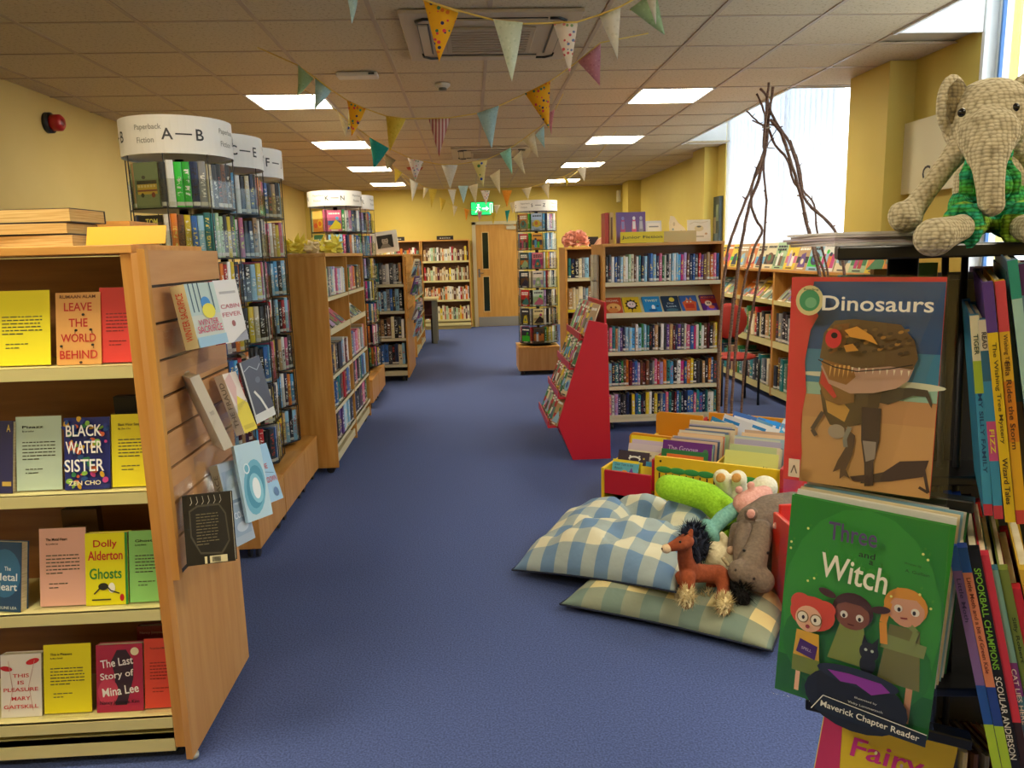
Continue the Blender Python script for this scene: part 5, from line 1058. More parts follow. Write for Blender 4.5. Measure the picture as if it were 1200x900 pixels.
m = MB(); caps(m, [(846, 560, 3.2, 11), (850, 572, 3.22, 9)]); caps(m, [(865, 561, 3.2, 11), (866, 572, 3.22, 9)]); caps(m, [(858, 576, 3.24, 11), (880, 578, 3.25, 12), (896, 572, 3.25, 16)]); m.ell(tp(896, 570, 3.22), (.06, .05, .05))
under(blob('body', m, WPL, None, .006, 6), t)
for u in (844.5, 863): under(MB().ell(tp(u, 560, 3.155), (.022, .008, .022)).build('foot_pad', TAN), t)
HIP = plush('hippo_plush', '6E6052', '82705E')
t = thing('hippo_toy', 'grey-brown soft hippo draped head down over the other toys', 'soft toy', tuple(tp(885, 630, 2.8)))
m = MB(); caps(m, [(930, 600, 2.95, 26), (905, 603, 2.9, 26), (885, 612, 2.87, 23)])
caps(m, [(864, 620, 2.8, 9), (859, 640, 2.76, 7.5)]); caps(m, [(905, 625, 2.82, 12), (908, 650, 2.78, 10), (905, 668, 2.74, 8)])
under(blob('body', m, HIP, None, .006, 6), t)
under(blob('forelegs', MB().capsule(tp(872, 618, 2.74), tp(867, 640, 2.7), R_(10, 2.7), R_(9, 2.7)).capsule(tp(867, 640, 2.7), tp(865, 655, 2.68), R_(9, 2.7), R_(7, 2.7)), HIP, None, .006, 5), t)
m = MB(); caps(m, [(892, 622, 2.74, 15), (888, 640, 2.69, 15), (881, 660, 2.64, 19)]); m.capsule(tp(868, 670, 2.6), tp(892, 680, 2.6), .048, .05); m.ell(tp(880, 602, 2.74), (.03, .02, .03))
under(blob('head', m, HIP, None, .006, 6), t)
MB().tube([tp(858, 684, 2.545), tp(874, 695, 2.53), tp(896, 694, 2.54)], .003, 5)
for q in ((902, 640), ): pass
under(blob('ear', MB().ell(tp(880, 602, 2.71), (.018, .009, .02)), PNK, None, .004, 3), t); under(blob('ear', MB().ell(tp(909, 616, 2.69), (.012, .009, .014)), PNK, None, .004, 3), t)
for u, v in ((862, 668), (884, 678)): under(MB().ell(tp(u, v, 2.548), (.005, .003, .006)).build('nostril', M('3A302A')), t)
for u, v in ((872, 645), (900, 648)): under(MB().ell(tp(u, v, 2.635), (.006, .005, .006)).build('eye', BLACK), t)
under(blob('foot_pad', MB().ell(tp(857, 645, 2.715), (.02, .014, .018)), plush('hippo_pad', 'A8886A', 'B8967A'), None, .004, 3), t)
t = thing('lamb_toy', 'cream soft lamb head lying between the horse and the hippo', 'soft toy', tuple(tp(845, 655, 2.8)))
m = MB(); caps(m, [(838, 650, 2.8, 17), (856, 660, 2.76, 17), (864, 670, 2.72, 12)]); m.capsule(tp(850, 634, 2.8), tp(846, 626, 2.8), .02, .012)
under(blob('head', m, plush('lamb_plush', 'D2C49C', 'E4D8B4', 70), None, .006, 5), t)
under(MB().capsule(tp(848, 655, 2.7), tp(853, 662, 2.695), .009, .007).build('ear', plush('lamb_ear', 'B8A880', 'CABA92')), t)
def fur(name, ctr, r, n, ln, mat, root, seed, up=.3, wd=.004):
    rr = random.Random(seed); mb = MB()
    for i in range(n):
        a = rr.uniform(0, 2*PI); c_ = rr.uniform(-1, 1); s_ = math.sqrt(1-c_*c_); nv_ = Vector((s_*math.cos(a), s_*math.sin(a), c_)); p0 = Vector(ctr)+Vector((nv_.x*r[0], nv_.y*r[1], nv_.z*r[2]))
        d = (nv_+Vector((rr.uniform(-.5, .5), rr.uniform(-.5, .5), rr.uniform(-.5, .5)))).normalized(); q = d.cross(Vector((.3, .4, .8))).normalized()*wd; L_ = ln*rr.uniform(.5, 1.2)
        mb.face([p0-q, p0+q, p0+d*L_])
    o = mb.build(name, mat); 
    if root: under(o, root)
    return o
t = thing('fluffy_toy', 'navy fluffy soft toy peeking out behind the brown toy horse', 'soft toy', tuple(tp(815, 625, 2.85)))
c1 = tp(812, 624, 2.86); c2 = tp(815, 650, 2.72); NF = M('1C2438', .9)
under(MB().ell(c1, (.045, .04, .03)).ell(tp(822, 640, 2.8), (.03, .04, .05)).build('body', NF), t); fur('fur', c1, (.045, .04, .03), 300, .035, NF, t, 1); fur('fur', tp(822, 640, 2.8), (.03, .04, .05), 250, .03, NF, t, 2)
t = thing('horse_toy', 'brown soft toy horse with cream fluffy hooves standing on the lower cushion', 'soft toy', tuple(tp(825, 715, 2.55)))
HB = plush('horse_plush', '8A4020', '9E4E2A', 60); CF = M('E0CFA0', .9)
m = MB()
caps(m, [(786, 641, 2.56, 6), (798, 637, 2.56, 9.5), (804, 634, 2.57, 10)]); caps(m, [(802, 638, 2.58, 9), (803, 655, 2.6, 10), (808, 670, 2.62, 13)]); caps(m, [(808, 671, 2.62, 13), (828, 672, 2.64, 11.5), (842, 673, 2.66, 12.5)])
caps(m, [(806, 676, 2.58, 10), (806, 694, 2.56, 8)]); caps(m, [(798, 676, 2.66, 8), (800, 700, 2.66, 7)]); caps(m, [(845, 674, 2.63, 11), (848, 690, 2.6, 8), (845, 702, 2.56, 7)]); caps(m, [(838, 678, 2.7, 9), (830, 698, 2.68, 7)])
under(blob('body', m, HB, None, .005, 5), t)
under(blob('muzzle', MB().ell(tp(781, 643, 2.555), (.02, .017, .018)), plush('muzzle_plush', 'D8B890', 'E2C8A0'), None, .004, 4), t)
under(MB().ell(tp(776, 643, 2.55), (.004, .004, .003)).build('nostril', BLACK), t); under(MB().ell(tp(797, 635, 2.525), (.005, .003, .005)).build('eye', BLACK), t)
under(blob('ear', MB().capsule(tp(808, 628, 2.57), tp(810, 622, 2.57), .014, .008), HB, None, .004, 2), t)
mn = MB().capsule(tp(812, 632, 2.6), tp(816, 655, 2.63), .014, .018); under(mn.build('mane', NF), t); fur('mane_tuft', tp(813, 640, 2.61), (.012, .012, .05), 160, .03, NF, t, 5); fur('mane_tuft', tp(800, 628, 2.57), (.01, .012, .01), 60, .025, NF, t, 6)
for i, (u, v, y_) in enumerate(((805, 704, 2.53), (848, 712, 2.53), (829, 708, 2.64), (799, 705, 2.64))):
    c = tp(u, v-5, y_); under(blob('hoof', MB().ell(tp(u, v+2, y_), (.026, .026, .024)), plush('hoof_plush%d' % i, 'C89A68', 'D4A878'), None, .005, 3), t); fur('feathering', c, (.03, .03, .028), 420, .026, CF, t, 10+i, wd=.003); under(MB().ell(c, (.028, .028, .026)).build('fluff_core', CF), t)
tl = tp(868, 694, 2.58); under(MB().capsule(tp(855, 676, 2.63), tp(868, 702, 2.58), .016, .035).build('tail', M('14110F', .9)), t); fur('tail_fur', tl, (.035, .035, .05), 420, .035, M('14110F', .9), t, 9)
# red moulded child's chair half hidden behind the foreground books
rc = thing('child_chair', "red moulded plastic child's chair half hidden behind the dinosaur book", 'chair', (1.135, 2.42, 0))
RP = M('D23222', .3)
pr_ = [(0, -.0), (.015, .0), (.02, .14), (.045, .2), (.03, .33), (.01, .42), (.0, .44), (-.01, .4), (.01, .3), (.02, .2), (-.0, .14)]
MB().prism([(0, q[0]-.0, q[1]) for q in [(.0, 0), (.3, 0), (.3, .41), (.05, .41), (.0, .36), (-.02, .3), (.0, .2), (.02, .14)]], (.02, 0, 0)).build('side_panel', RP, rc, .006)
MB().prism([(.36, q[0], q[1]) for q in [(.0, 0), (.3, 0), (.3, .41), (.05, .41), (.0, .36), (-.02, .3), (.0, .2), (.02, .14)]], (.02, 0, 0)).build('side_panel', RP, rc, .006)
MB().box(.02, .36, .02, .3, .2, .22).build('seat', RP, rc, .005); MB().box(.02, .36, .285, .3, .22, .44).build('backrest', RP, rc, .005)
# ================================================================== TWIG TRIPOD
tw = noisy('twig_bark', '5E4438', '8A6A54', 40, .8, .5, (1, 1, 4)); TY = 5.35
tt = thing('twig_tripod', 'tall tripod of bundled bare twigs standing before the bright window', 'tripod', tuple(tp(905, 470, 5.35)[:2])+(0,))
rr = random.Random(12)
def twig(pts, r0, r1, dep, sub=True):
    r0 *= 1.2; r1 *= .8
    n = len(pts); P_ = []
    for i, (u, v) in enumerate(pts):
        P_.append(tp(u, v, TY+dep[0]+(dep[1]-dep[0])*i/(n-1)))
    # smooth
    out = []; rad = []
    for i in range(n-1):
        for k in range(4):
            s_ = k/4; p0 = P_[max(i-1, 0)]; p1 = P_[i]; p2 = P_[i+1]; p3 = P_[min(i+2, n-1)]
            q = .5*((2*p1)+(p2-p0)*s_+(2*p0-5*p1+4*p2-p3)*s_*s_+(3*p1-p0-3*p2+p3)*s_**3)
            f = (i+s_)/(n-1); out.append(q+Vector((rr.uniform(-.003, .003), 0, 0))); rad.append((r0+(r1-r0)*f)*rr.uniform(.9, 1.12))
    out.append(P_[-1]); rad.append(r1)
    m_ = MB().tube(out, rad, 7)
    for k in range(3, len(out)-2, 4):
        d = Vector((rr.uniform(-1, 1), rr.uniform(-1, 1), rr.uniform(.2, .8))).normalized()*rr.uniform(.015, .035); m_.tube([out[k], out[k]+d], [rad[k]*.7, rad[k]*.3], 5)
    o = m_.build('twig', tw); under(o, tt)
A = 0
twig([(901, 97), (898, 130), (896, 160), (893, 185), (882, 215), (872, 240), (860, 270), (852, 300), (846, 360), (842, 440), (845, 540)], .007, .014, (0, -.3))
twig([(906, 102), (902, 130), (899, 155), (896, 180), (889, 210), (878, 240), (872, 270), (866, 305), (858, 370), (853, 430), (848, 540)], .008, .016, (.02, -.1))
twig([(891, 104), (900, 118), (899, 150), (897, 175), (885, 205), (880, 235), (886, 258), (893, 270), (884, 290), (873, 330), (862, 400), (855, 530)], .007, .013, (.0, .1))
twig([(887, 110), (895, 130), (897, 150), (895, 200), (898, 235), (896, 270), (893, 300), (884, 350), (872, 430), (866, 530)], .006, .012, (.05, .2))
twig([(902, 128), (912, 148), (924, 166), (933, 190), (940, 225), (948, 240), (965, 255), (978, 270), (984, 285), (990, 330), (1000, 450)], .008, .013, (0, -.3))
twig([(903, 140), (915, 155), (922, 175), (930, 200), (938, 228), (945, 260), (953, 290), (962, 330), (975, 420), (985, 520)], .009, .014, (-.02, -.5))
twig([(900, 150), (908, 170), (922, 186), (929, 210), (936, 222), (942, 245), (948, 270), (958, 300), (968, 330), (985, 430)], .007, .012, (.03, .0))
twig([(926, 164), (932, 180), (938, 200), (941, 222), (954, 240), (957, 270), (966, 300), (975, 350)], .005, .009, (.0, -.1))
twig([(875, 130), (884, 139), (893, 146), (904, 146), (914, 152)], .005, .006, (0, 0)); twig([(882, 141), (893, 147), (898, 150)], .004, .004, (0, 0)); twig([(897, 175), (905, 160), (911, 150)], .004, .003, (0, 0)); twig([(899, 173), (908, 174)], .003, .003, (0, 0))
for u, v in ((898, 149), (925, 175), (939, 229)): under(MB().tube([tp(u-5, v, TY-.02), tp(u, v+1, TY-.03), tp(u+5, v, TY-.02)], .006, 6).build('tie', M('B8A888', .8)), tt)
# ================================================================== BUNTING
def patt(name, base, spots, sc, rough=.8, stripe=False):
    m, nt, b = nodes(name); L = nt.links; tc = N(nt, 'ShaderNodeTexCoord')
    if stripe: v = N(nt, 'ShaderNodeTexWave', i_Scale=sc); v.bands_direction = 'X'; L.new(tc.outputs['Object'], v.inputs['Vector']); fac = v.outputs['Fac']; r = ramp(nt, [(0, spots[0]), (.5, base)], 'CONSTANT'); L.new(fac, r.inputs[0]); col = r.outputs[0]
    else:
        v = N(nt, 'ShaderNodeTexVoronoi', i_Scale=sc); L.new(tc.outputs['Object'], v.inputs['Vector']); r = ramp(nt, [(i/len(spots), c) for i, c in enumerate(spots)], 'CONSTANT')
        sp_ = N(nt, 'ShaderNodeSeparateXYZ'); L.new(v.outputs['Color'], sp_.inputs[0]); L.new(sp_.outputs[0], r.inputs[0]); g_ = N(nt, 'ShaderNodeMath', operation='LESS_THAN'); g_.inputs[1].default_value = .33; L.new(v.outputs['Distance'], g_.inputs[0])
        mx_ = N(nt, 'ShaderNodeMixRGB'); L.new(g_.outputs[0], mx_.inputs[0]); mx_.inputs[1].default_value = lin(base); L.new(r.outputs[0], mx_.inputs[2]); col = mx_.outputs[0]
    L.new(col, b.inputs['Base Color']); b.inputs['Roughness'].default_value = rough
    tr_ = N(nt, 'ShaderNodeBsdfTranslucent'); L.new(col, tr_.inputs[0]); ms = N(nt, 'ShaderNodeMixShader', i_0=.35); o_ = nt.nodes['Material Output']; L.new(b.outputs[0], ms.inputs[1]); L.new(tr_.outputs[0], ms.inputs[2]); L.new(ms.outputs[0], o_.inputs[0]); return m
FL = {'yp': patt('yellow_print', 'EFB81E', ['3A3A6A', 'E07A2A', '4A8A6A', 'E04A5A'], 45), 'wm': patt('mint_white', 'DDE6D4', ['CFDCC8', 'E6EEDD'], 60), 'fl': patt('pink_floral', 'EADFD4', ['D8606A', '8AAA7A', 'E0909A', '7A8AB8'], 55),
      'wh': patt('white_cotton', 'E4E0D4', ['DAD6C8', 'ECE8DC'], 60), 'gn': patt('green_cotton', 'A8C49A', ['98B88A', 'B4CEA6'], 60), 'pk': patt('pink_cotton', 'DDA0AE', ['E8B4BE', 'D08A9A'], 60), 'lb': patt('pale_blue_cotton', 'BCD8DA', ['CDE4E4', 'AECCD0'], 70),
      'yl': patt('plain_yellow', 'DCC24A', ['D2B83E', 'E2CA56'], 60), 'st': patt('pink_stripe', 'E4CFC4', ['B86A6A'], 16, stripe=True), 'mt': patt('mint_cotton', 'AEE0CC', ['BEE8D6', 'A0D4C0'], 60), 'cr': patt('cream_cotton', 'E2D6B4', ['D8CAA2', 'EADFC2'], 60),
      'tl': patt('teal_cotton', '2CA49C', ['2A9A94', '32B0A6'], 60), 'bs': patt('black_stripe', 'D8C89A', ['3A3028'], 30, stripe=True), 'bf': patt('blue_floral', 'E8DC9A', ['2A5AC0', '3A6AD0', 'E8DC9A', '6AA05A'], 28), 'or': patt('orange_cotton', 'EBA22E', ['E0941E', 'F2AE3E'], 60)}
FN = {'yp': 'yellow printed', 'wm': 'mint white', 'fl': 'pink floral', 'wh': 'white', 'gn': 'green', 'pk': 'pink', 'lb': 'pale blue', 'yl': 'yellow', 'st': 'pink striped', 'mt': 'mint', 'cr': 'cream', 'tl': 'teal', 'bs': 'black striped', 'bf': 'blue floral', 'or': 'orange'}
def bunting(lab, y, path, flags, cord='D8B85A'):
    t = thing('bunting', lab, 'bunting', tuple(tp(path[len(path)//2][0], path[len(path)//2][1], y)))
    P_ = [tp(u, v, y+(d[0] if d else 0)) for u, v, *d in path]
    for q in P_: q.z = min(q.z, HC-.006)
    under(MB().tube(P_, .0035, 5).build('cord', M(cord, .8)), t)
    for j, (k, a, b_, c, *d) in enumerate(flags):
        dy = d[0] if d else 0; A_, B_, C_ = tp(*a, y+dy), tp(*b_, y+dy-.02), tp(*c, y+dy-.04); n = 6; mb = MB(); rr = random.Random(j)
        for w_ in (A_, B_, C_): w_.z = min(w_.z, HC-.004)
        nrm = (B_-A_).cross(C_-A_).normalized(); ph = rr.uniform(0, 6); Ln = (C_-A_).length; W = (B_-A_).length
        M4 = mats((A_+B_)/2, (B_-A_), ((A_+B_)/2-C_)); inv = M4.inverted(); vs = []
        for i in range(n+1):
            f = i/n
            for s_ in (-1, 0, 1): q = (A_+B_)/2*(1-f)+C_*f+(B_-A_)*.5*s_*(1-f)*.999+nrm*(math.sin(f*4+ph)*.01*(1 if s_ else .4)); vs.append(inv @ q)
        mb.v = [tuple(q) for q in vs]
        for i in range(n):
            for s_ in (0, 1): mb.f.append((i*3+s_, i*3+s_+1, i*3+s_+4, i*3+s_+3)); mb.m.append(0); mb.sm.append(True)
        o = mb.build('flag', FL[k]); o.matrix_world = M4; sl = o.modifiers.new('cloth', 'SOLIDIFY'); sl.thickness = .0012
        o.parent = t; o.matrix_parent_inverse = Matrix.Translation(-t.location); o['label'] = FN[k]+' flag'
        hem = under(MB().tube([A_, B_], .003, 5).build('flag_hem', M(cord, .8)), t) if y < 5 else None
bunting('nearest bunting string, large flags below the air conditioner', 3.1, [(330, -60, .5), (400, -28), (420, -24), (497, 0), (535, 12), (580, 24), (612, 28), (648, 27), (676, 26), (701, 18), (727, 8), (752, -6), (800, -50, .5)],
        [('lb', (402, -28), (424, -24), (412, 27)), ('yp', (496, 0), (537, 14), (515, 74)), ('wm', (578, 23), (613, 27), (600, 96)), ('fl', (648, 26), (677, 26), (668, 88)), ('wh', (702, 18), (727, 8), (724, 70)), ('wh', (755, -8), (770, -14), (768, 27)), ('gn', (738, 12), (768, -12), (779, 40), .2)])
bunting('second bunting string, from the green flags at the left to the pink flag at the right', 4.6, [(300, 30, .2), (348, 76), (368, 90), (388, 105), (407, 118), (430, 128), (452, 136), (475, 139), (502, 139), (527, 138), (559, 133), (585, 124), (615, 110), (645, 95), (677, 72), (704, 50), (760, -10)],
        [('gn', (350, 77), (368, 93), (348, 112)), ('lb', (369, 91), (388, 106), (369, 130)), ('yp', (407, 118), (429, 128), (412, 160)), ('yl', (452, 136), (475, 139), (457, 179)), ('st', (502, 139), (527, 138), (515, 184)), ('lb', (559, 133), (585, 124), (576, 174)), ('yp', (615, 110), (645, 95), (643, 150)), ('pk', (677, 72), (704, 50), (703, 101))])
bunting('third bunting string, with the teal flag at the left and pale flags at the right', 5.9, [(352, 80), (395, 130), (408, 142), (433, 161), (456, 174), (477, 184), (495, 189), (517, 193), (535, 193), (553, 190), (570, 187), (586, 180), (599, 173), (612, 164), (625, 154), (637, 146), (650, 130), (660, 110)],
        [('cr', (394, 128), (408, 148), (405, 160)), ('bf', (408, 128), (424, 134), (408, 154)), ('tl', (433, 161), (456, 174), (438, 198)), ('fl', (477, 184), (496, 189), (487, 213)), ('wh', (517, 193), (536, 193), (528, 222)), ('bf', (553, 190), (571, 188), (566, 219)), ('mt', (586, 180), (599, 173), (600, 204)), ('cr', (612, 164), (626, 154), (631, 185)), ('lb', (627, 158), (637, 147), (639, 174)), ('pk', (642, 133), (650, 128), (646, 158)), ('cr', (601, 186), (611, 176), (615, 204))])
bunting('fourth bunting string, small flags sagging across the middle of the aisle', 8.2, [(418, 158), (440, 178), (455, 190), (470, 202), (483, 212), (497, 219), (512, 222), (535, 222), (560, 221), (590, 223), (620, 220), (645, 213), (665, 205), (685, 193), (700, 183), (722, 152)],
        [('bs', (451, 180), (464, 188), (453, 200)), ('yl', (462, 197), (471, 202), (463, 215)), ('wh', (480, 209), (490, 215), (483, 236)), ('cr', (496, 219), (502, 221), (496, 234)), ('yl', (502, 221), (512, 222), (506, 244)), ('wh', (525, 222), (535, 222), (531, 240)), ('lb', (537, 218), (549, 218), (543, 238)), ('cr', (549, 218), (560, 215), (558, 240)), ('fl', (563, 223), (574, 223), (570, 241)), ('or', (588, 223), (600, 223), (594, 243)), ('cr', (574, 206), (586, 198), (586, 227)), ('cr', (611, 221), (623, 219), (619, 234)), ('cr', (634, 218), (644, 212), (643, 233)), ('yl', (660, 206), (667, 212), (664, 219)), ('wh', (676, 198), (687, 195), (685, 213))])
bunting('farthest bunting string, tiny pale flags in front of the exit sign', 11.0, [(462, 185), (485, 222), (500, 232), (515, 233), (530, 241), (545, 245), (560, 247), (575, 248), (590, 244), (605, 237), (620, 232), (650, 222), (690, 188)],
        [('yl', (515, 231), (523, 235), (517, 248)), ('cr', (530, 240), (536, 242), (532, 254)), ('or', (544, 244), (550, 246), (546, 259)), ('pk', (559, 247), (565, 248), (562, 260)), ('yl', (575, 249), (582, 249), (578, 264)), ('tl', (592, 247), (598, 246), (594, 261)), ('cr', (597, 238), (605, 236), (601, 250)), ('cr', (578, 240), (586, 240), (582, 251))])
# ================================================================== FOREGROUND SPINNER, ELEPHANT
FM = thing('book_stand', 'black rotating book stand in the right foreground with the crochet elephant on top', 'book stand', (.62, 1.06, 0))
m = MB(); tq = [(.395, .80), (.9, .80), (1.02, .95), (1.02, 1.2), (.9, 1.33), (.68, 1.33), (.6, 1.22), (.44, .9)]
def loc(p): return (p[0]-.62, p[1]-1.06)
m.prism([(*loc(p), 1.403) for p in tq], (0, 0, .015)).build('top_board', BLACK, FM, .002)
MB().lathe([(.001, 0), (.25, 0), (.25, .03), (.03, .04), (.02, 1.4), (.001, 1.4)], n=24).build('post', BLACK, FM)
for zt in (1.135, .85, .565, .28):
    MB().prism([(*loc(p), zt-.012) for p in [(.45, .875), (.86, .83), (.98, .97), (.98, 1.2), (.88, 1.3), (.7, 1.3), (.6, 1.15), (.5, .98)]], (0, 0, .012)).build('tier_tray', BLACK, FM, .002)
def fbar(a, b_, ya, yb, h=.014, d=.02):
    p, q = fy(*a, ya), fy(*b_, yb); p -= FM.location; q -= FM.location
    n = Vector((-(q-p).y, (q-p).x, 0)).normalized()*d; m = MB(); dn = Vector((0, 0, -h))
    m.quadbox([p+dn, q+dn, q+dn+n, p+dn+n, p, q, q+n, p+n]); m.build('pocket_ledge', BLACK, FM, .002)
fbar((957, 565), (1142, 588), .845, .745); fbar((944, 820), (1140, 868), .82, .745)
for (a, b_) in (((1108, 300), (1092, 900)), ((1131, 300), (1106, 900))):
    p, q = fy(*a, .9), fy(*b_, .9); MB().tube([p-FM.location, q-FM.location], .004, 6).build('upright', DARK, FM)
for z_ in (.93, .65): MB().box(.12, .3, -.24, -.235, z_, z_+.06).build('back_panel', DARK, FM)
def cover(TL, TR, BL, ys, t, k, lab, el, name='book'):
    p = [fy(u, v, yy_) for (u, v), yy_ in zip((TL, TR, BL), ys)]; xd = p[1]-p[0]; zd = p[0]-p[2]
    o = face_book(k, mats(p[2], xd, zd), xd.length, t, zd.length, lab, None, el); return o, xd.length, zd.length
dino = [('r', .12, .45, 1, .98, '1F4E86'), ('r', .12, .5, 1, .66, '3F84A8'), ('r', .12, .44, 1, .5, '9CC4B0'), ('e', .8, .51, .25, .02, 'D8DCC4'), ('e', .28, .54, .2, .012, 'D8DCC4'), ('r', .12, 0, 1, .44, 'C89A64'), ('r', .12, .33, 1, .44, 'C09060'),
        ('p', [(0, 0), (.12, 0), (.13, .15), (.11, .3), (.14, .45), (.12, .6), (.15, .75), (.2, .82), (.14, .88), (.16, 1), (0, 1)], 'D8323A'),
        # shadow-like painted ground figure
        ('p', [(.55, .03), (.75, .06), (.95, .1), (.98, .18), (.8, .16), (.7, .1), (.58, .07)], '4A3A34'), ('l', [(.95, .14), (.99, .03), (.93, .05)], .02, '4A3A34'),
        # tail
        ('p', [(.5, .44), (.7, .42), (.85, .47), (.93, .47), (.97, .42), (.975, .44), (.94, .5), (.84, .505), (.7, .5), (.55, .54)], '4E4434'),
        # body and legs
        ('p', [(.27, .36), (.32, .3), (.42, .29), (.55, .32), (.64, .4), (.66, .5), (.58, .58), (.42, .6), (.3, .56), (.24, .46)], '5C4A30'), ('p', [(.3, .36), (.42, .32), (.45, .38), (.36, .44), (.28, .42)], 'C8984A'), ('e', .37, .27, .06, .035, 'A89A88'),
        ('p', [(.53, .4), (.66, .4), (.66, .24), (.63, .14), (.64, .03), (.58, .02), (.57, .13), (.54, .24)], '4A3A32'), ('p', [(.55, .24), (.64, .24), (.64, .16), (.58, .14)], '9A8E84'), ('p', [(.62, .04), (.5, .04), (.48, .06), (.6, .08)], '4A3630'),
        ('p', [(.42, .3), (.5, .26), (.49, .17), (.45, .09), (.48, .05), (.44, .06), (.41, .04), (.41, .09), (.36, .07), (.39, .13), (.44, .2)], '5A4234'), ('l', [(.27, .36), (.2, .27), (.23, .24)], .03, '5A4A40'), ('l', [(.46, .3), (.43, .24), (.44, .2)], .03, '8A8A80'),
        # neck, jaw, head
        ('p', [(.25, .6), (.23, .5), (.28, .42), (.38, .4), (.48, .42), (.46, .6)], '8A6434'), ('p', [(.24, .5), (.34, .43), (.36, .44), (.28, .54), (.25, .56)], 'C83A32'),
        ('p', [(.24, .58), (.3, .5), (.45, .46), (.6, .47), (.75, .5), (.82, .54), (.85, .6), (.8, .62), (.3, .64)], 'C09A84'), ('p', [(.24, .6), (.3, .52), (.42, .5), (.48, .54), (.45, .6), (.3, .65)], '9A6A34'),
        ('p', [(.23, .62), (.25, .74), (.32, .8), (.45, .81), (.6, .8), (.75, .79), (.84, .72), (.87, .64), (.84, .59), (.7, .6), (.5, .58), (.35, .6)], '6A5230'), ('p', [(.26, .7), (.32, .78), (.42, .79), (.4, .68), (.3, .64)], '8A5A2A'),
        *[('e', .3+.055*(i%10)+.01*(i%3), .66+.028*(i//10)+.008*(i%4), .018, .007, ['4A3820', '7E6236', 'B0803A', '57442A'][(i*7)%4], 20) for i in range(40)], ('p', [(.4, .76), (.48, .78), (.58, .74), (.62, .7), (.54, .72), (.44, .73)], 'D8983A'), ('p', [(.4, .69), (.46, .7), (.5, .67), (.42, .66)], 'C88A34'), ('e', .33, .72, .055, .045, 'D03A38'), ('e', .335, .735, .022, .014, '2A2018'),
        ]+[('p', [(.46+.045*i, .592), (.475+.045*i, .592), (.467+.045*i, .565)], 'E8DCC0') for i in range(9)]+[('p', [(.32+.03*i, .6), (.335+.03*i, .6), (.32+.03*i, .54)], 'E0B060') for i in range(5)]+[('l', [(.24, .62), (.35, .59), (.5, .575), (.7, .595), (.85, .62)], .008, '2A2018'),
        ('e', .16, .895, .095, .07, 'D8CC94'), ('e', .16, .895, .07, .05, '4A9A6A'), ('e', .17, .885, .04, .025, '7AB88A'), ('t', 'Reading', .17, .945, .1, .012, '2A5A3A'), ('t', 'Dinosaurs', .6, .885, .7, .068, 'F0ECE0'), ('r', .07, .04, .15, .13, 'E2CFB8'), ('l', [(.09, .06), (.11, .1), (.13, .06)], .008, '6A5A4A')]
cover((938, 325), (1121, 325), (918, 560), (.85, .757, .853), .008, 'D8323A', 'Dinosaurs reading book with a roaring tyrannosaur cover, upper pocket of the stand', dino)
def kid(cx_, skin, hair, hx, dress, y0, y1, w_, extra):
    hz = y1
    return [('p', [(cx_-w_, y0), (cx_+w_, y0), (cx_+w_*.6, hz-.07), (cx_-w_*.6, hz-.07)], dress), ('e', cx_, hz, hx, .07, skin)]+extra
GS = '2E8A2C'
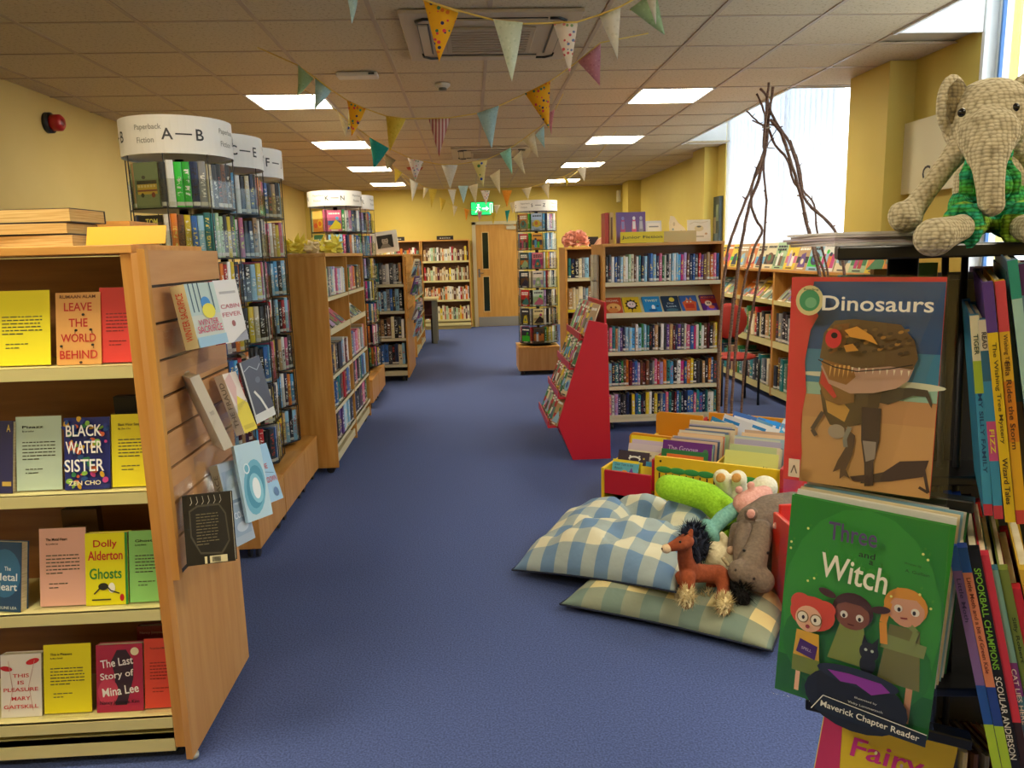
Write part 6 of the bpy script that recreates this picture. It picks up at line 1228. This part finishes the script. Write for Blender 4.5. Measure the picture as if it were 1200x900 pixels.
girl = [('e', .5, .5, .5, .5, '3A9A34'), ('r', 0, 0, 1, .2, '1F6A2A'), ('e', .5, .3, .48, .26, '2A7E2E'),
        # right girl
        ('r', .7, .05, .74, .3, 'D8A07A'), ('r', .84, .05, .88, .3, 'D8A07A'), ('p', [(.66, .22), (.92, .22), (.88, .5), (.7, .5)], '7A7A44'), ('p', [(.66, .38), (.92, .38), (.93, .44), (.67, .45)], '8A9A5A'), ('e', .78, .6, .13, .085, 'E8A03A'), ('e', .79, .58, .105, .075, 'E0A88A'), ('p', [(.66, .62), (.72, .68), (.86, .67), (.9, .6), (.84, .64), (.72, .63)], 'E8A03A'), ('l', [(.68, .6), (.66, .5), (.68, .4)], .045, 'E8A03A'),
        ('e', .74, .585, .025, .018, 'F4F0E8'), ('e', .84, .585, .025, .018, 'F4F0E8'), ('e', .745, .582, .01, .01, '2A2020'), ('e', .835, .582, .01, .01, '2A2020'), ('l', [(.76, .545), (.8, .55)], .01, '9A3A3A'), ('l', [(.83, .4), (.86, .5), (.82, .52)], .035, '8A9A5A'), ('e', .81, .53, .02, .015, 'E0A88A'),
        # middle girl
        ('p', [(.34, .26), (.6, .26), (.55, .45), (.4, .45)], '8A9A4A'), ('e', .47, .52, .13, .085, '4A2A22'), ('e', .47, .5, .11, .072, '8A5440'), ('e', .3, .575, .06, .018, '4A2A22', -15), ('e', .64, .56, .06, .018, '4A2A22', 15), ('p', [(.36, .53), (.47, .6), (.58, .53), (.52, .555), (.42, .555)], '4A2A22'), ('e', .42, .495, .024, .018, 'F4F0E8'), ('e', .52, .495, .024, .018, 'F4F0E8'), ('e', .42, .49, .01, .01, '2A2020'), ('e', .52, .49, .01, .01, '2A2020'), ('l', [(.45, .455), (.49, .455)], .01, '5A1A1A'),
        # cat
        ('e', .6, .35, .06, .045, '1E2226'), ('p', [(.55, .38), (.56, .43), (.59, .39)], '1E2226'), ('p', [(.61, .39), (.65, .43), (.65, .37)], '1E2226'), ('e', .6, .29, .05, .05, '1E2226'), ('e', .58, .36, .01, .007, 'C8D8C8'), ('e', .62, .36, .01, .007, 'C8D8C8'),
        # left girl
        ('e', .22, .46, .15, .085, 'E0523A'), ('e', .14, .5, .07, .05, 'E0523A'), ('e', .3, .5, .07, .04, 'E0523A'), ('e', .2, .43, .09, .065, 'F0BE9E'), ('e', .16, .435, .04, .03, '8A6A3A'), ('e', .16, .435, .033, .025, 'F6F0E0'), ('e', .25, .435, .04, .03, '8A6A3A'), ('e', .25, .435, .033, .025, 'F6F0E0'), ('e', .165, .435, .01, .01, '2A2020'), ('e', .245, .435, .01, .01, '2A2020'), ('e', .2, .395, .014, .01, 'A83A3A'),
        ('p', [(.12, .22), (.3, .22), (.28, .37), (.13, .37)], 'E0B03A'), ('p', [(.12, .16), (.3, .16), (.3, .24), (.12, .24)], '7A8A3A'), ('r', .15, .06, .18, .16, 'F0BE9E'), ('r', .25, .06, .28, .16, 'F0BE9E'), ('p', [(.14, .26), (.27, .24), (.28, .31), (.16, .33)], '4A2A7A'), ('t', 'SPELL', .21, .285, .07, .014, 'B8A8D0', -8),
        # cauldron
        ('e', .55, .1, .33, .15, '1E2638'), ('e', .55, .22, .26, .045, '26304A'), ('p', [(.36, .22), (.45, .18), (.55, .19), (.65, .16), (.76, .2), (.7, .23), (.5, .23)], '8A3AA8'), ('t', 'Illustrated by', .62, .125, .14, .012, 'C8CCD0'), ('t', 'Vicky Lommatzsch', .62, .095, .22, .014, 'C8CCD0'),
        ('p', [(.3, 0), (1, 0), (1, .06), (.36, .085)], '1E2A3E'), ('l', [(.28, 0), (.35, .085), (1, .06)], .006, 'E8E8E0'), ('t', 'Maverick Chapter Reader', .65, .035, .62, .04, 'E8E8E0', -1.5),
        ('t', 'Three', .43, .895, .3, .085, '5A4A7A', 2), ('t', 'and', .53, .815, .1, .028, '2A3A2A'), ('t', 'a', .56, .785, .025, .02, '2A3A2A'), ('t', 'Witch', .46, .72, .42, .115, 'EFEBDD', -3), ('t', 'Written by', .8, .82, .1, .014, '2A5A2A'), ('t', 'A. Guillain', .83, .79, .14, .014, '2A5A2A')]+[('e', x_, z_, .008, .006, 'E8E88A') for x_, z_ in ((.15, .88), (.18, .63), (.22, .65), (.05, .8), (.05, .77), (.85, .88), (.88, .86), (.86, .7), (.7, .66), (.93, .65))]
cover((920, 578), (1110, 616), (908, 806), (.82, .718, .822), .006, GS, 'green chapter book with three girls, a cat and a cauldron on the cover, middle pocket', girl)
fairy = [('p', [(0, 0), (.16, 0), (.12, .4), (.2, .7), (.14, 1), (0, 1)], 'C83A6E'), ('t', 'Fairy', .52, .86, .55, .12, 'C8308A', -3), ('t', 'Bake', .5, .68, .5, .11, 'C8308A', -3)]+[('e', rr.uniform(.2, .95), rr.uniform(.5, .97), .012, .009, c_) for c_ in ['C8A8C8', '9A8AC0', 'F4F0B0', 'C85A90']*5]
cover((935, 829), (1088, 868), (925, 1060), (.83, .775, .835), .006, 'E2C62A', 'yellow and pink book with curly magenta lettering, lowest visible pocket', fairy)
# page ends of more books behind the front covers, seen over their tops
for i in range(5):
    for nm_, (TLu, TLv), yy0 in (('middle', (927+3*i, 572-3.0*i), .836+.006*i),):
        a = fy(TLu, TLv, yy0); b_ = fy(TLu+185, TLv+34, yy0-.099); lo = Vector((a.x, a.y, a.z-.2))
        face_book(['wh', 'cr', 'lb', 'wh', 'gn'][i], mats(lo, b_-a, (0, 0, 1)), (b_-a).length, .004, .2, 'thin %s book behind the green chapter book, %s back' % (PAL[['wh', 'cr', 'lb', 'wh', 'gn'][i]][0], ORD[i+1]), 'thin books behind the front pocket books')
# clear pocket fronts
def clearp(TL, TR, BL, BR, ys, name='clear_pocket'):
    p = [fy(u, v, yy_) for (u, v), yy_ in zip((BL, BR, TR, TL), ys)]; mb = MB(); n = Vector((-.2, .9, 0)).normalized()*.0015
    mb.quadbox([p[0]-FM.location, p[1]-FM.location, p[1]-FM.location+n, p[0]-FM.location+n, p[3]-FM.location, p[2]-FM.location, p[2]-FM.location+n, p[3]-FM.location+n]); mb.build(name, CLEAR, FM)
clearp((930, 322), (1124, 322), (914, 572), (1110, 594), (.84, .755, .755, .84)); clearp((918, 576), (1114, 614), (904, 812), (1094, 856), (.81, .708, .708, .81))
# spine-out thin readers, right-hand pockets
def reader(u_t, v_t, u_b, v_b, y, t, segs, lab, txts=(), d=.15):
    top = fy(u_t, v_t, y); bot = fy(u_b, v_b, y-.005); zd = top-bot; hh = zd.length
    zn = zd.normalized(); xv = Vector((.86, -.51, 0)); xv = xv-zn*xv.dot(zn)
    o = face_book(segs[min(1, len(segs)-1)][1], mats(bot, xv, zd), t, d, hh, lab, None)
    el = [('r', 0, z0_, 1, z1_, c) for (z0_, z1_), c in [(q[0], q[1]) for q in segs]]
    decorate(o, t, hh, el, -.0003, .0001, ('spine_print', 'x'))
    if txts:
        mb = MB(); mm = []
        for s_, zc, wd, ht, c in txts:
            mm.append(M(c, .45)); put_text(mb, s_, t*.5, hh*zc, wd*hh, ht*t, -.0016, len(mm)-1, -PI/2)
        mb.build('spine_lettering', mm, o)
    return o
Y1 = .76; T_ = .0085
reader(1136, 370, 1153, 604, Y1, T_, [((0, .06), 'C83A4A'), ((.06, .62), '3F9AC4'), ((.62, .78), 'A8C43A'), ((.78, 1), 'E6E0BE')], 'slim blue and lime reader with a cream top, leftmost spine in the upper right pocket', [('MY SILLY FAMILY', .42, .4, .45, '1E4A7A'), ('TIGER', .86, .1, .5, '2A4A3A')])
reader(1146, 375, 1165, 608, Y1-.005, T_, [((0, .07), 'C8404A'), ((.07, .55), '3A92BC'), ((.3, .5), 'C8508A'), ((.7, .85), '2E6A8A'), ((.85, 1), 'E2D8C0')], 'slim blue reader with a pink patch beside the cream-topped one', [('FIZZ', .4, .12, .5, 'E8D83A'), ('READ', .9, .08, .5, '2A2A2A')])
reader(1151, 332, 1178, 612, Y1-.01, .0095, [((0, .8), 'E8C41E'), ((.8, 1), '5A3A8A')], 'yellow reader with a purple top in the upper right pocket', [('The Wishing Tree Mystery', .55, .42, .5, '5A4A1A'), ('Wizard Tales', .18, .2, .5, '3A2A1A')])
reader(1165, 330, 1191, 614, Y1-.012, .0095, [((0, .06), 'D84A3A'), ((.06, .35), 'E8B01E'), ((.35, .6), 'E08A1E'), ((.6, .8), 'E8B82A'), ((.8, 1), 'D84A52')], 'orange and yellow reader with a coral top in the upper right pocket', [('Ella Rides the Storm', .5, .36, .5, '5A3A1A'), ('Wishing Tales', .72, .14, .5, '5A3A1A')])
reader(1179, 318, 1199, 590, Y1+.0, .009, [((0, .45), '6A5A4A'), ((.45, 1), '2A5A62')], 'grey and dark teal reader between the coral-topped and pale mint ones')
reader(1180, 306, 1214, 592, Y1-.015, .009, [((0, .3), 'B0D0CC'), ((.3, .45), '4A7AA0'), ((.45, .85), 'A8D4CC'), ((.85, 1), '2E9A86')], 'pale mint reader with a blue band in the upper right pocket')
reader(1192, 310, 1226, 600, Y1-.016, .009, [((0, .5), '8AA0B0'), ((.5, .88), '6A90A8'), ((.88, 1), '5A2A62')], 'steel blue reader with a plum top at the right edge of the frame')
reader(1204, 330, 1236, 610, Y1-.016, .012, [((0, 1), '8ABE2E')], 'bright green reader at the right edge of the frame')
Y2 = .74
reader(1110, 640, 1166, 914, Y2, .009, [((0, .25), 'B4D83A'), ((.25, .42), '2A5AB0'), ((.42, .9), '8A6AA8'), ((.9, 1), '2A62B8')], 'lilac reader with blue and lime bands, leftmost spine in the lower right pocket', [('Little Moth', .78, .18, .45, '4A3A6A')])
reader(1122, 642, 1178, 916, Y2-.004, .009, [((0, .25), 'B4D83A'), ((.25, .42), '2A4AA0'), ((.42, .9), 'E8906A'), ((.9, 1), '2A62B8')], 'salmon reader with blue and lime bands in the lower right pocket', [('Little Moth and a bit of Green Kale', .68, .4, .45, '7A3A2A')])
reader(1134, 645, 1187, 920, Y2-.006, .011, [((0, 1), '17181C')], 'black reader with green and white capitals in the lower right pocket', [('SPOOKBALL CHAMPIONS', .72, .42, .55, '8ACB3A'), ('SCOULAR ANDERSON', .3, .36, .55, 'E8E4DA')])
reader(1147, 651, 1200, 925, Y2-.008, .0095, [((0, .3), '3A2420'), ((.3, 1), 'D83A4E')], 'pink-red reader with a dark brown foot in the lower right pocket')
reader(1158, 668, 1212, 930, Y2-.008, .009, [((0, .2), 'D8984A'), ((.2, .55), '3F7A90'), ((.45, .6), '7A3A86'), ((.6, 1), '7AAEA0')], 'teal reader with a purple patch in the lower right pocket', [('CAT LIES HERE', .45, .25, .5, 'E8E8E0')])
reader(1170, 668, 1224, 930, Y2-.009, .009, [((0, .45), 'D88A2E'), ((.45, 1), '7A8A3A')], 'olive and orange reader in the lower right pocket', [('Silly Robert', .7, .2, .5, '2A3A1A')])
reader(1181, 690, 1236, 940, Y2-.01, .012, [((0, .5), 'D85A8A'), ((.5, 1), 'C82A36')], 'red and pink reader in the lower right pocket', [('Katie the Fairy', .65, .2, .4, 'F0D8D0')])
reader(1194, 668, 1246, 940, Y2-.008, .012, [((0, .6), 'E0922E'), ((.6, 1), 'D8B03A')], 'orange reader at the lower right edge of the frame', )
# low books seen at the bottom and behind, in the far pockets of the stand
rr = random.Random(31)
for i in range(9):
    k = ['tn', 'bk', 'dg', 'cr', 'br', 'gy', 'mr', 'tn', 'wh'][i]; a = fy(1092+13*i, 880+2*i, .84)
    spine_book(k, mats((a.x, a.y, a.z-.2), (1, -.1, 0), (-.12, .05, 1)), .009, .14, .2, '%s book top peeping up below the lower right pocket, %s from the left' % (PAL[k][0], ORD[i+1]), 'books in the lowest right pocket', rr)
for i in range(9):
    k = ['tl', 'tn', 'gn', 'nv', 'll', 'pk', 'tl', 'gn', 'gn'][i]
    face_book(k, mats((.585+.055*i, 1.17+.004*(i % 3), 1.137), (1, .0, 0), (0, 0, 1)), .052, .012, .235+.008*(i % 3), '%s book on the far side of the stand seen through the gap under its top, %s from the left' % (PAL[k][0], ORD[i+1]), 'books on the far side of the stand', rand_cover(k, rr, 1, 1))
MB().box(-.075, .36, -.13, -.12, .28, 1.372).box(.0, .01, -.12, .1, .28, 1.372).build('inner_panel', DARK, FM)
lf = thing('leaflet_pile', 'pale lilac and white leaflets lying flat beside the elephant', 'leaflets', (.42, .86, 1.4185))
for i, c in enumerate(('D8D2D4', 'C8BCC4', 'B8A8B4', 'D8CFCF', 'E4E0DE')): o = MB().box(0, .17, 0, .13, .0032*i, .0032*i+.0028).build('leaflet', M(c, .4), lf); o.rotation_euler = (0, 0, .04*(i % 3)-.03)
# ---------------- crochet elephant
def yarn(name, c1, c2, dark, band=None):
    m, nt, b = nodes(name); L = nt.links; tc = N(nt, 'ShaderNodeTexCoord'); mp = N(nt, 'ShaderNodeMapping'); L.new(tc.outputs['Object'], mp.inputs[0])
    v = N(nt, 'ShaderNodeTexVoronoi', i_Scale=1.0, i_Randomness=.35); mp.inputs['Scale'].default_value = (175, 175, 250); L.new(mp.outputs[0], v.inputs['Vector'])
    r = ramp(nt, [(.0, c1), (.45, c2), (.8, dark)]); L.new(v.outputs['Distance'], r.inputs[0])
    col = r.outputs[0]
    if band:
        wv = N(nt, 'ShaderNodeTexNoise', i_Scale=1, i_Detail=2); m2 = N(nt, 'ShaderNodeMapping'); m2.inputs['Scale'].default_value = (9, 9, 75); L.new(tc.outputs['Object'], m2.inputs[0]); L.new(m2.outputs[0], wv.inputs['Vector'])
        r3 = ramp(nt, band); L.new(wv.outputs['Fac'], r3.inputs[0]); mx_ = N(nt, 'ShaderNodeMixRGB', blend_type='MULTIPLY'); mx_.inputs[0].default_value = 1; L.new(r.outputs[0], mx_.inputs[2]); L.new(r3.outputs[0], mx_.inputs[1]); col = mx_.outputs[0]
    L.new(col, b.inputs['Base Color']); inv = N(nt, 'ShaderNodeMath', operation='SUBTRACT'); inv.inputs[0].default_value = 1; L.new(v.outputs['Distance'], inv.inputs[1]); bp = N(nt, 'ShaderNodeBump', i_Strength=.9, i_Distance=.0022); L.new(inv.outputs[0], bp.inputs['Height']); L.new(bp.outputs[0], b.inputs['Normal']); b.inputs['Roughness'].default_value = .95; return m
YB_ = yarn('beige_crochet', 'D8CDB0', 'C8BC9E', '8E8266'); YG = yarn('green_crochet', 'FFFFFF', 'D8D8D0', '6A6A60', [(.35, '5CC244'), (.46, '3CC474'), (.52, '2CC0A4'), (.58, '3CC474'), (.64, 'A4D240')]); YD = yarn('dark_ear_crochet', 'A09068', '8E7E5A', '5A4E36')
EY = .86
el_ = thing('elephant_toy', 'crocheted beige elephant in green knitted dungarees sitting on the book stand', 'soft toy', tuple(tp(1165, 285, EY)))
el_.location.z = 1.418
def E(u, v, dy=0): return tp(u, v, EY+dy)
def pr(px, dy=0): return px/F*(EY+dy)
m = MB(); m.ell(E(1158, 140), (pr(50), pr(46), pr(46)))
# trunk: rings tapering
tr_ = [(1158, 160, -.035, 33), (1158, 178, -.048, 24), (1159, 195, -.055, 18), (1160, 215, -.06, 15.5), (1161, 232, -.062, 14.5), (1162, 240, -.062, 14.5)]
for a, b_ in zip(tr_, tr_[1:]): m.capsule(E(a[0], a[1], a[2]), E(b_[0], b_[1], b_[2]), pr(a[3], a[2]), pr(b_[3], b_[2]), 0, 16)
under(blob('head_and_trunk', m, YB_, None, .0035, 4), el_)
m = MB(); m.ell(E(1160, 215, .02), (pr(42), pr(36), pr(50))); under(blob('body', m, YB_, None, .004, 3), el_)
m = MB(); caps2 = [(1126, 172, .0, 15), (1108, 195, -.005, 12.5), (1085, 225, -.01, 12), (1070, 245, -.012, 14), (1063, 252, -.012, 21)]
for a, b_ in zip(caps2, caps2[1:]): m.capsule(E(*a[:3]), E(*b_[:3]), pr(a[3]), pr(b_[3]), 0, 16)
under(blob('arm', m, YB_, None, .0035, 4), el_)
m = MB(); caps3 = [(1188, 172, .0, 15), (1203, 195, .0, 12.5), (1222, 225, -.01, 12), (1236, 245, -.012, 14), (1243, 252, -.012, 20)]
for a, b_ in zip(caps3, caps3[1:]): m.capsule(E(*a[:3]), E(*b_[:3]), pr(a[3]), pr(b_[3]), 0, 16)
under(blob('arm', m, YB_, None, .0035, 4), el_)
m = MB(); lg = [(1140, 262, -.02, 16), (1122, 268, -.06, 15), (1105, 274, -.085, 18), (1095, 278, -.095, 21)]
for a, b_ in zip(lg, lg[1:]): m.capsule(E(*a[:3]), E(*b_[:3]), pr(a[3]), pr(b_[3]), 0, 16)
under(blob('leg', m, YB_, None, .0035, 4), el_)
m = MB(); lg = [(1180, 262, -.02, 16), (1198, 266, -.05, 15), (1215, 270, -.08, 17), (1228, 272, -.09, 20)]
for a, b_ in zip(lg, lg[1:]): m.capsule(E(*a[:3]), E(*b_[:3]), pr(a[3]), pr(b_[3]), 0, 16)
under(blob('leg', m, YB_, None, .0035, 4), el_)
# ears: disc with darker inside
for sx_, u, v in ((-1, 1116, 124), (1, 1204, 120)):
    c = E(u, v, .004); Rr = (0, sx_*-.0, sx_*-.18)
    under(blob('ear', MB().ell(c, (pr(26), .009, pr(36)), (0, 0.08*sx_, -.35*sx_)), YB_, None, .003, 3), el_)
    under(blob('ear_lining', MB().ell(c+Vector((-.002*sx_, -.0075, 0)), (pr(19), .005, pr(29)), (0, .08*sx_, -.35*sx_)), YD, None, .003, 2), el_)
# eyes
for u, v in ((1127, 132), (1190, 126)): under(MB().ell(E(u, v, -.042), (.0042, .004, .0047)).build('eye', M('0C0C0E', .15)), el_)
# dungarees
m = MB(); m.ell(E(1160, 240, .018), (pr(47), pr(42), pr(34))); m.capsule(E(1140, 258, -.01), E(1128, 264, -.04), pr(21), pr(22)); m.capsule(E(1180, 258, -.01), E(1196, 262, -.04), pr(21), pr(22))
under(blob('dungarees', m, YG, None, .0035, 3), el_)
for u0, u1 in ((1132, 1140), (1186, 1178)):
    m = MB().tube([E(u0, 228, -.025), E(u0+1, 205, -.028), E(u1, 180, -.02), E(u1, 168, .01)], pr(9), 10); under(blob('strap', m, YG, None, .003, 2), el_)
under(blob('bib', MB().ell(E(1159, 218, -.012), (pr(30), pr(26), pr(24))), YG, None, .0035, 3), el_)
for u, v, w in ((1127, 266, 22), (1198, 264, 22)):
    ring = [E(u, v, -.05)+Vector((0, 0, 0))+Vector((math.cos(a)*.004, math.cos(a)*pr(w)*.5, math.sin(a)*pr(w))) for a in [i*2*PI/20 for i in range(21)]]
    ring = [E(u, v, -.052)+Vector((math.cos(a)*pr(w)*.55, -math.cos(a)*pr(w)*.4, math.sin(a)*pr(w)*.98)) for a in [i*2*PI/20 for i in range(21)]]
    under(MB().tube(ring, .0065, 8, cap=False).build('leg_cuff', YG), el_)
# white notice on the window wall behind the elephant
a = fx(1058, 146, XR-.06); bz = fx(1058, 228, XR-.06).z
nb = thing('notice_board', 'large cream notice board with black letters on the wall behind the elephant', 'board', (XR-.06, a.y, bz))
MB().box(0, .02, -.95, 0, 0, a.z-bz).box(.02, .059, -.3, -.02, .1, a.z-bz-.1).build('board', M('E6DDB8', .6), nb)
mb = MB()
for t_, y_, z_, h_ in (('C', -.32, .12, .1), ('c', -.48, .12, .08), ('abc', -.72, .38, .1)):
    put_text(mb, t_, 0, 0, None, h_, 0, 0, 0, 0, Matrix.Translation((-.002, y_, z_)) @ Matrix.Rotation(-PI/2, 4, 'Z'))
mb.build('board_lettering', BLACK, nb)
for nm_, (mb_, ml_, ix_) in REST.items():
    o = mb_.build('hidden_'+nm_+'s', ml_); o['kind'] = 'stuff'; tag(o, {'paperback': 'paperbacks on the far sides and lowest tiers of the book spinners', 'picture_book': 'picture books hidden in the window bookcases, red rack and long bin', 'novel': 'novels mostly hidden in the left aisle bookcases', 'junior_book': 'books mostly hidden in the junior bookcase'}.get(nm_, 'thin books mostly hidden behind other books'), 'books')
# ------------------------------------------------------------------ keep every label within 16 words
for o in C.objects:
    l = o.get('label')
    if not l: continue
    for a, b_ in ((' from the left', ' from left'), (', item ', ', '), (' on the left aisle bookcase', ' on left aisle bookcase'), (', of the left aisle bookcase', ' of left aisle bookcase'), (' of the window bookcase', ' of window bookcase'), ('on the sloping shelf', 'sloping shelf'), ('on the ', ''), (' of the ', ' of '), (' the ', ' ')):
        if len(l.split()) <= 16: break
        l = l.replace(a, b_)
    o['label'] = l
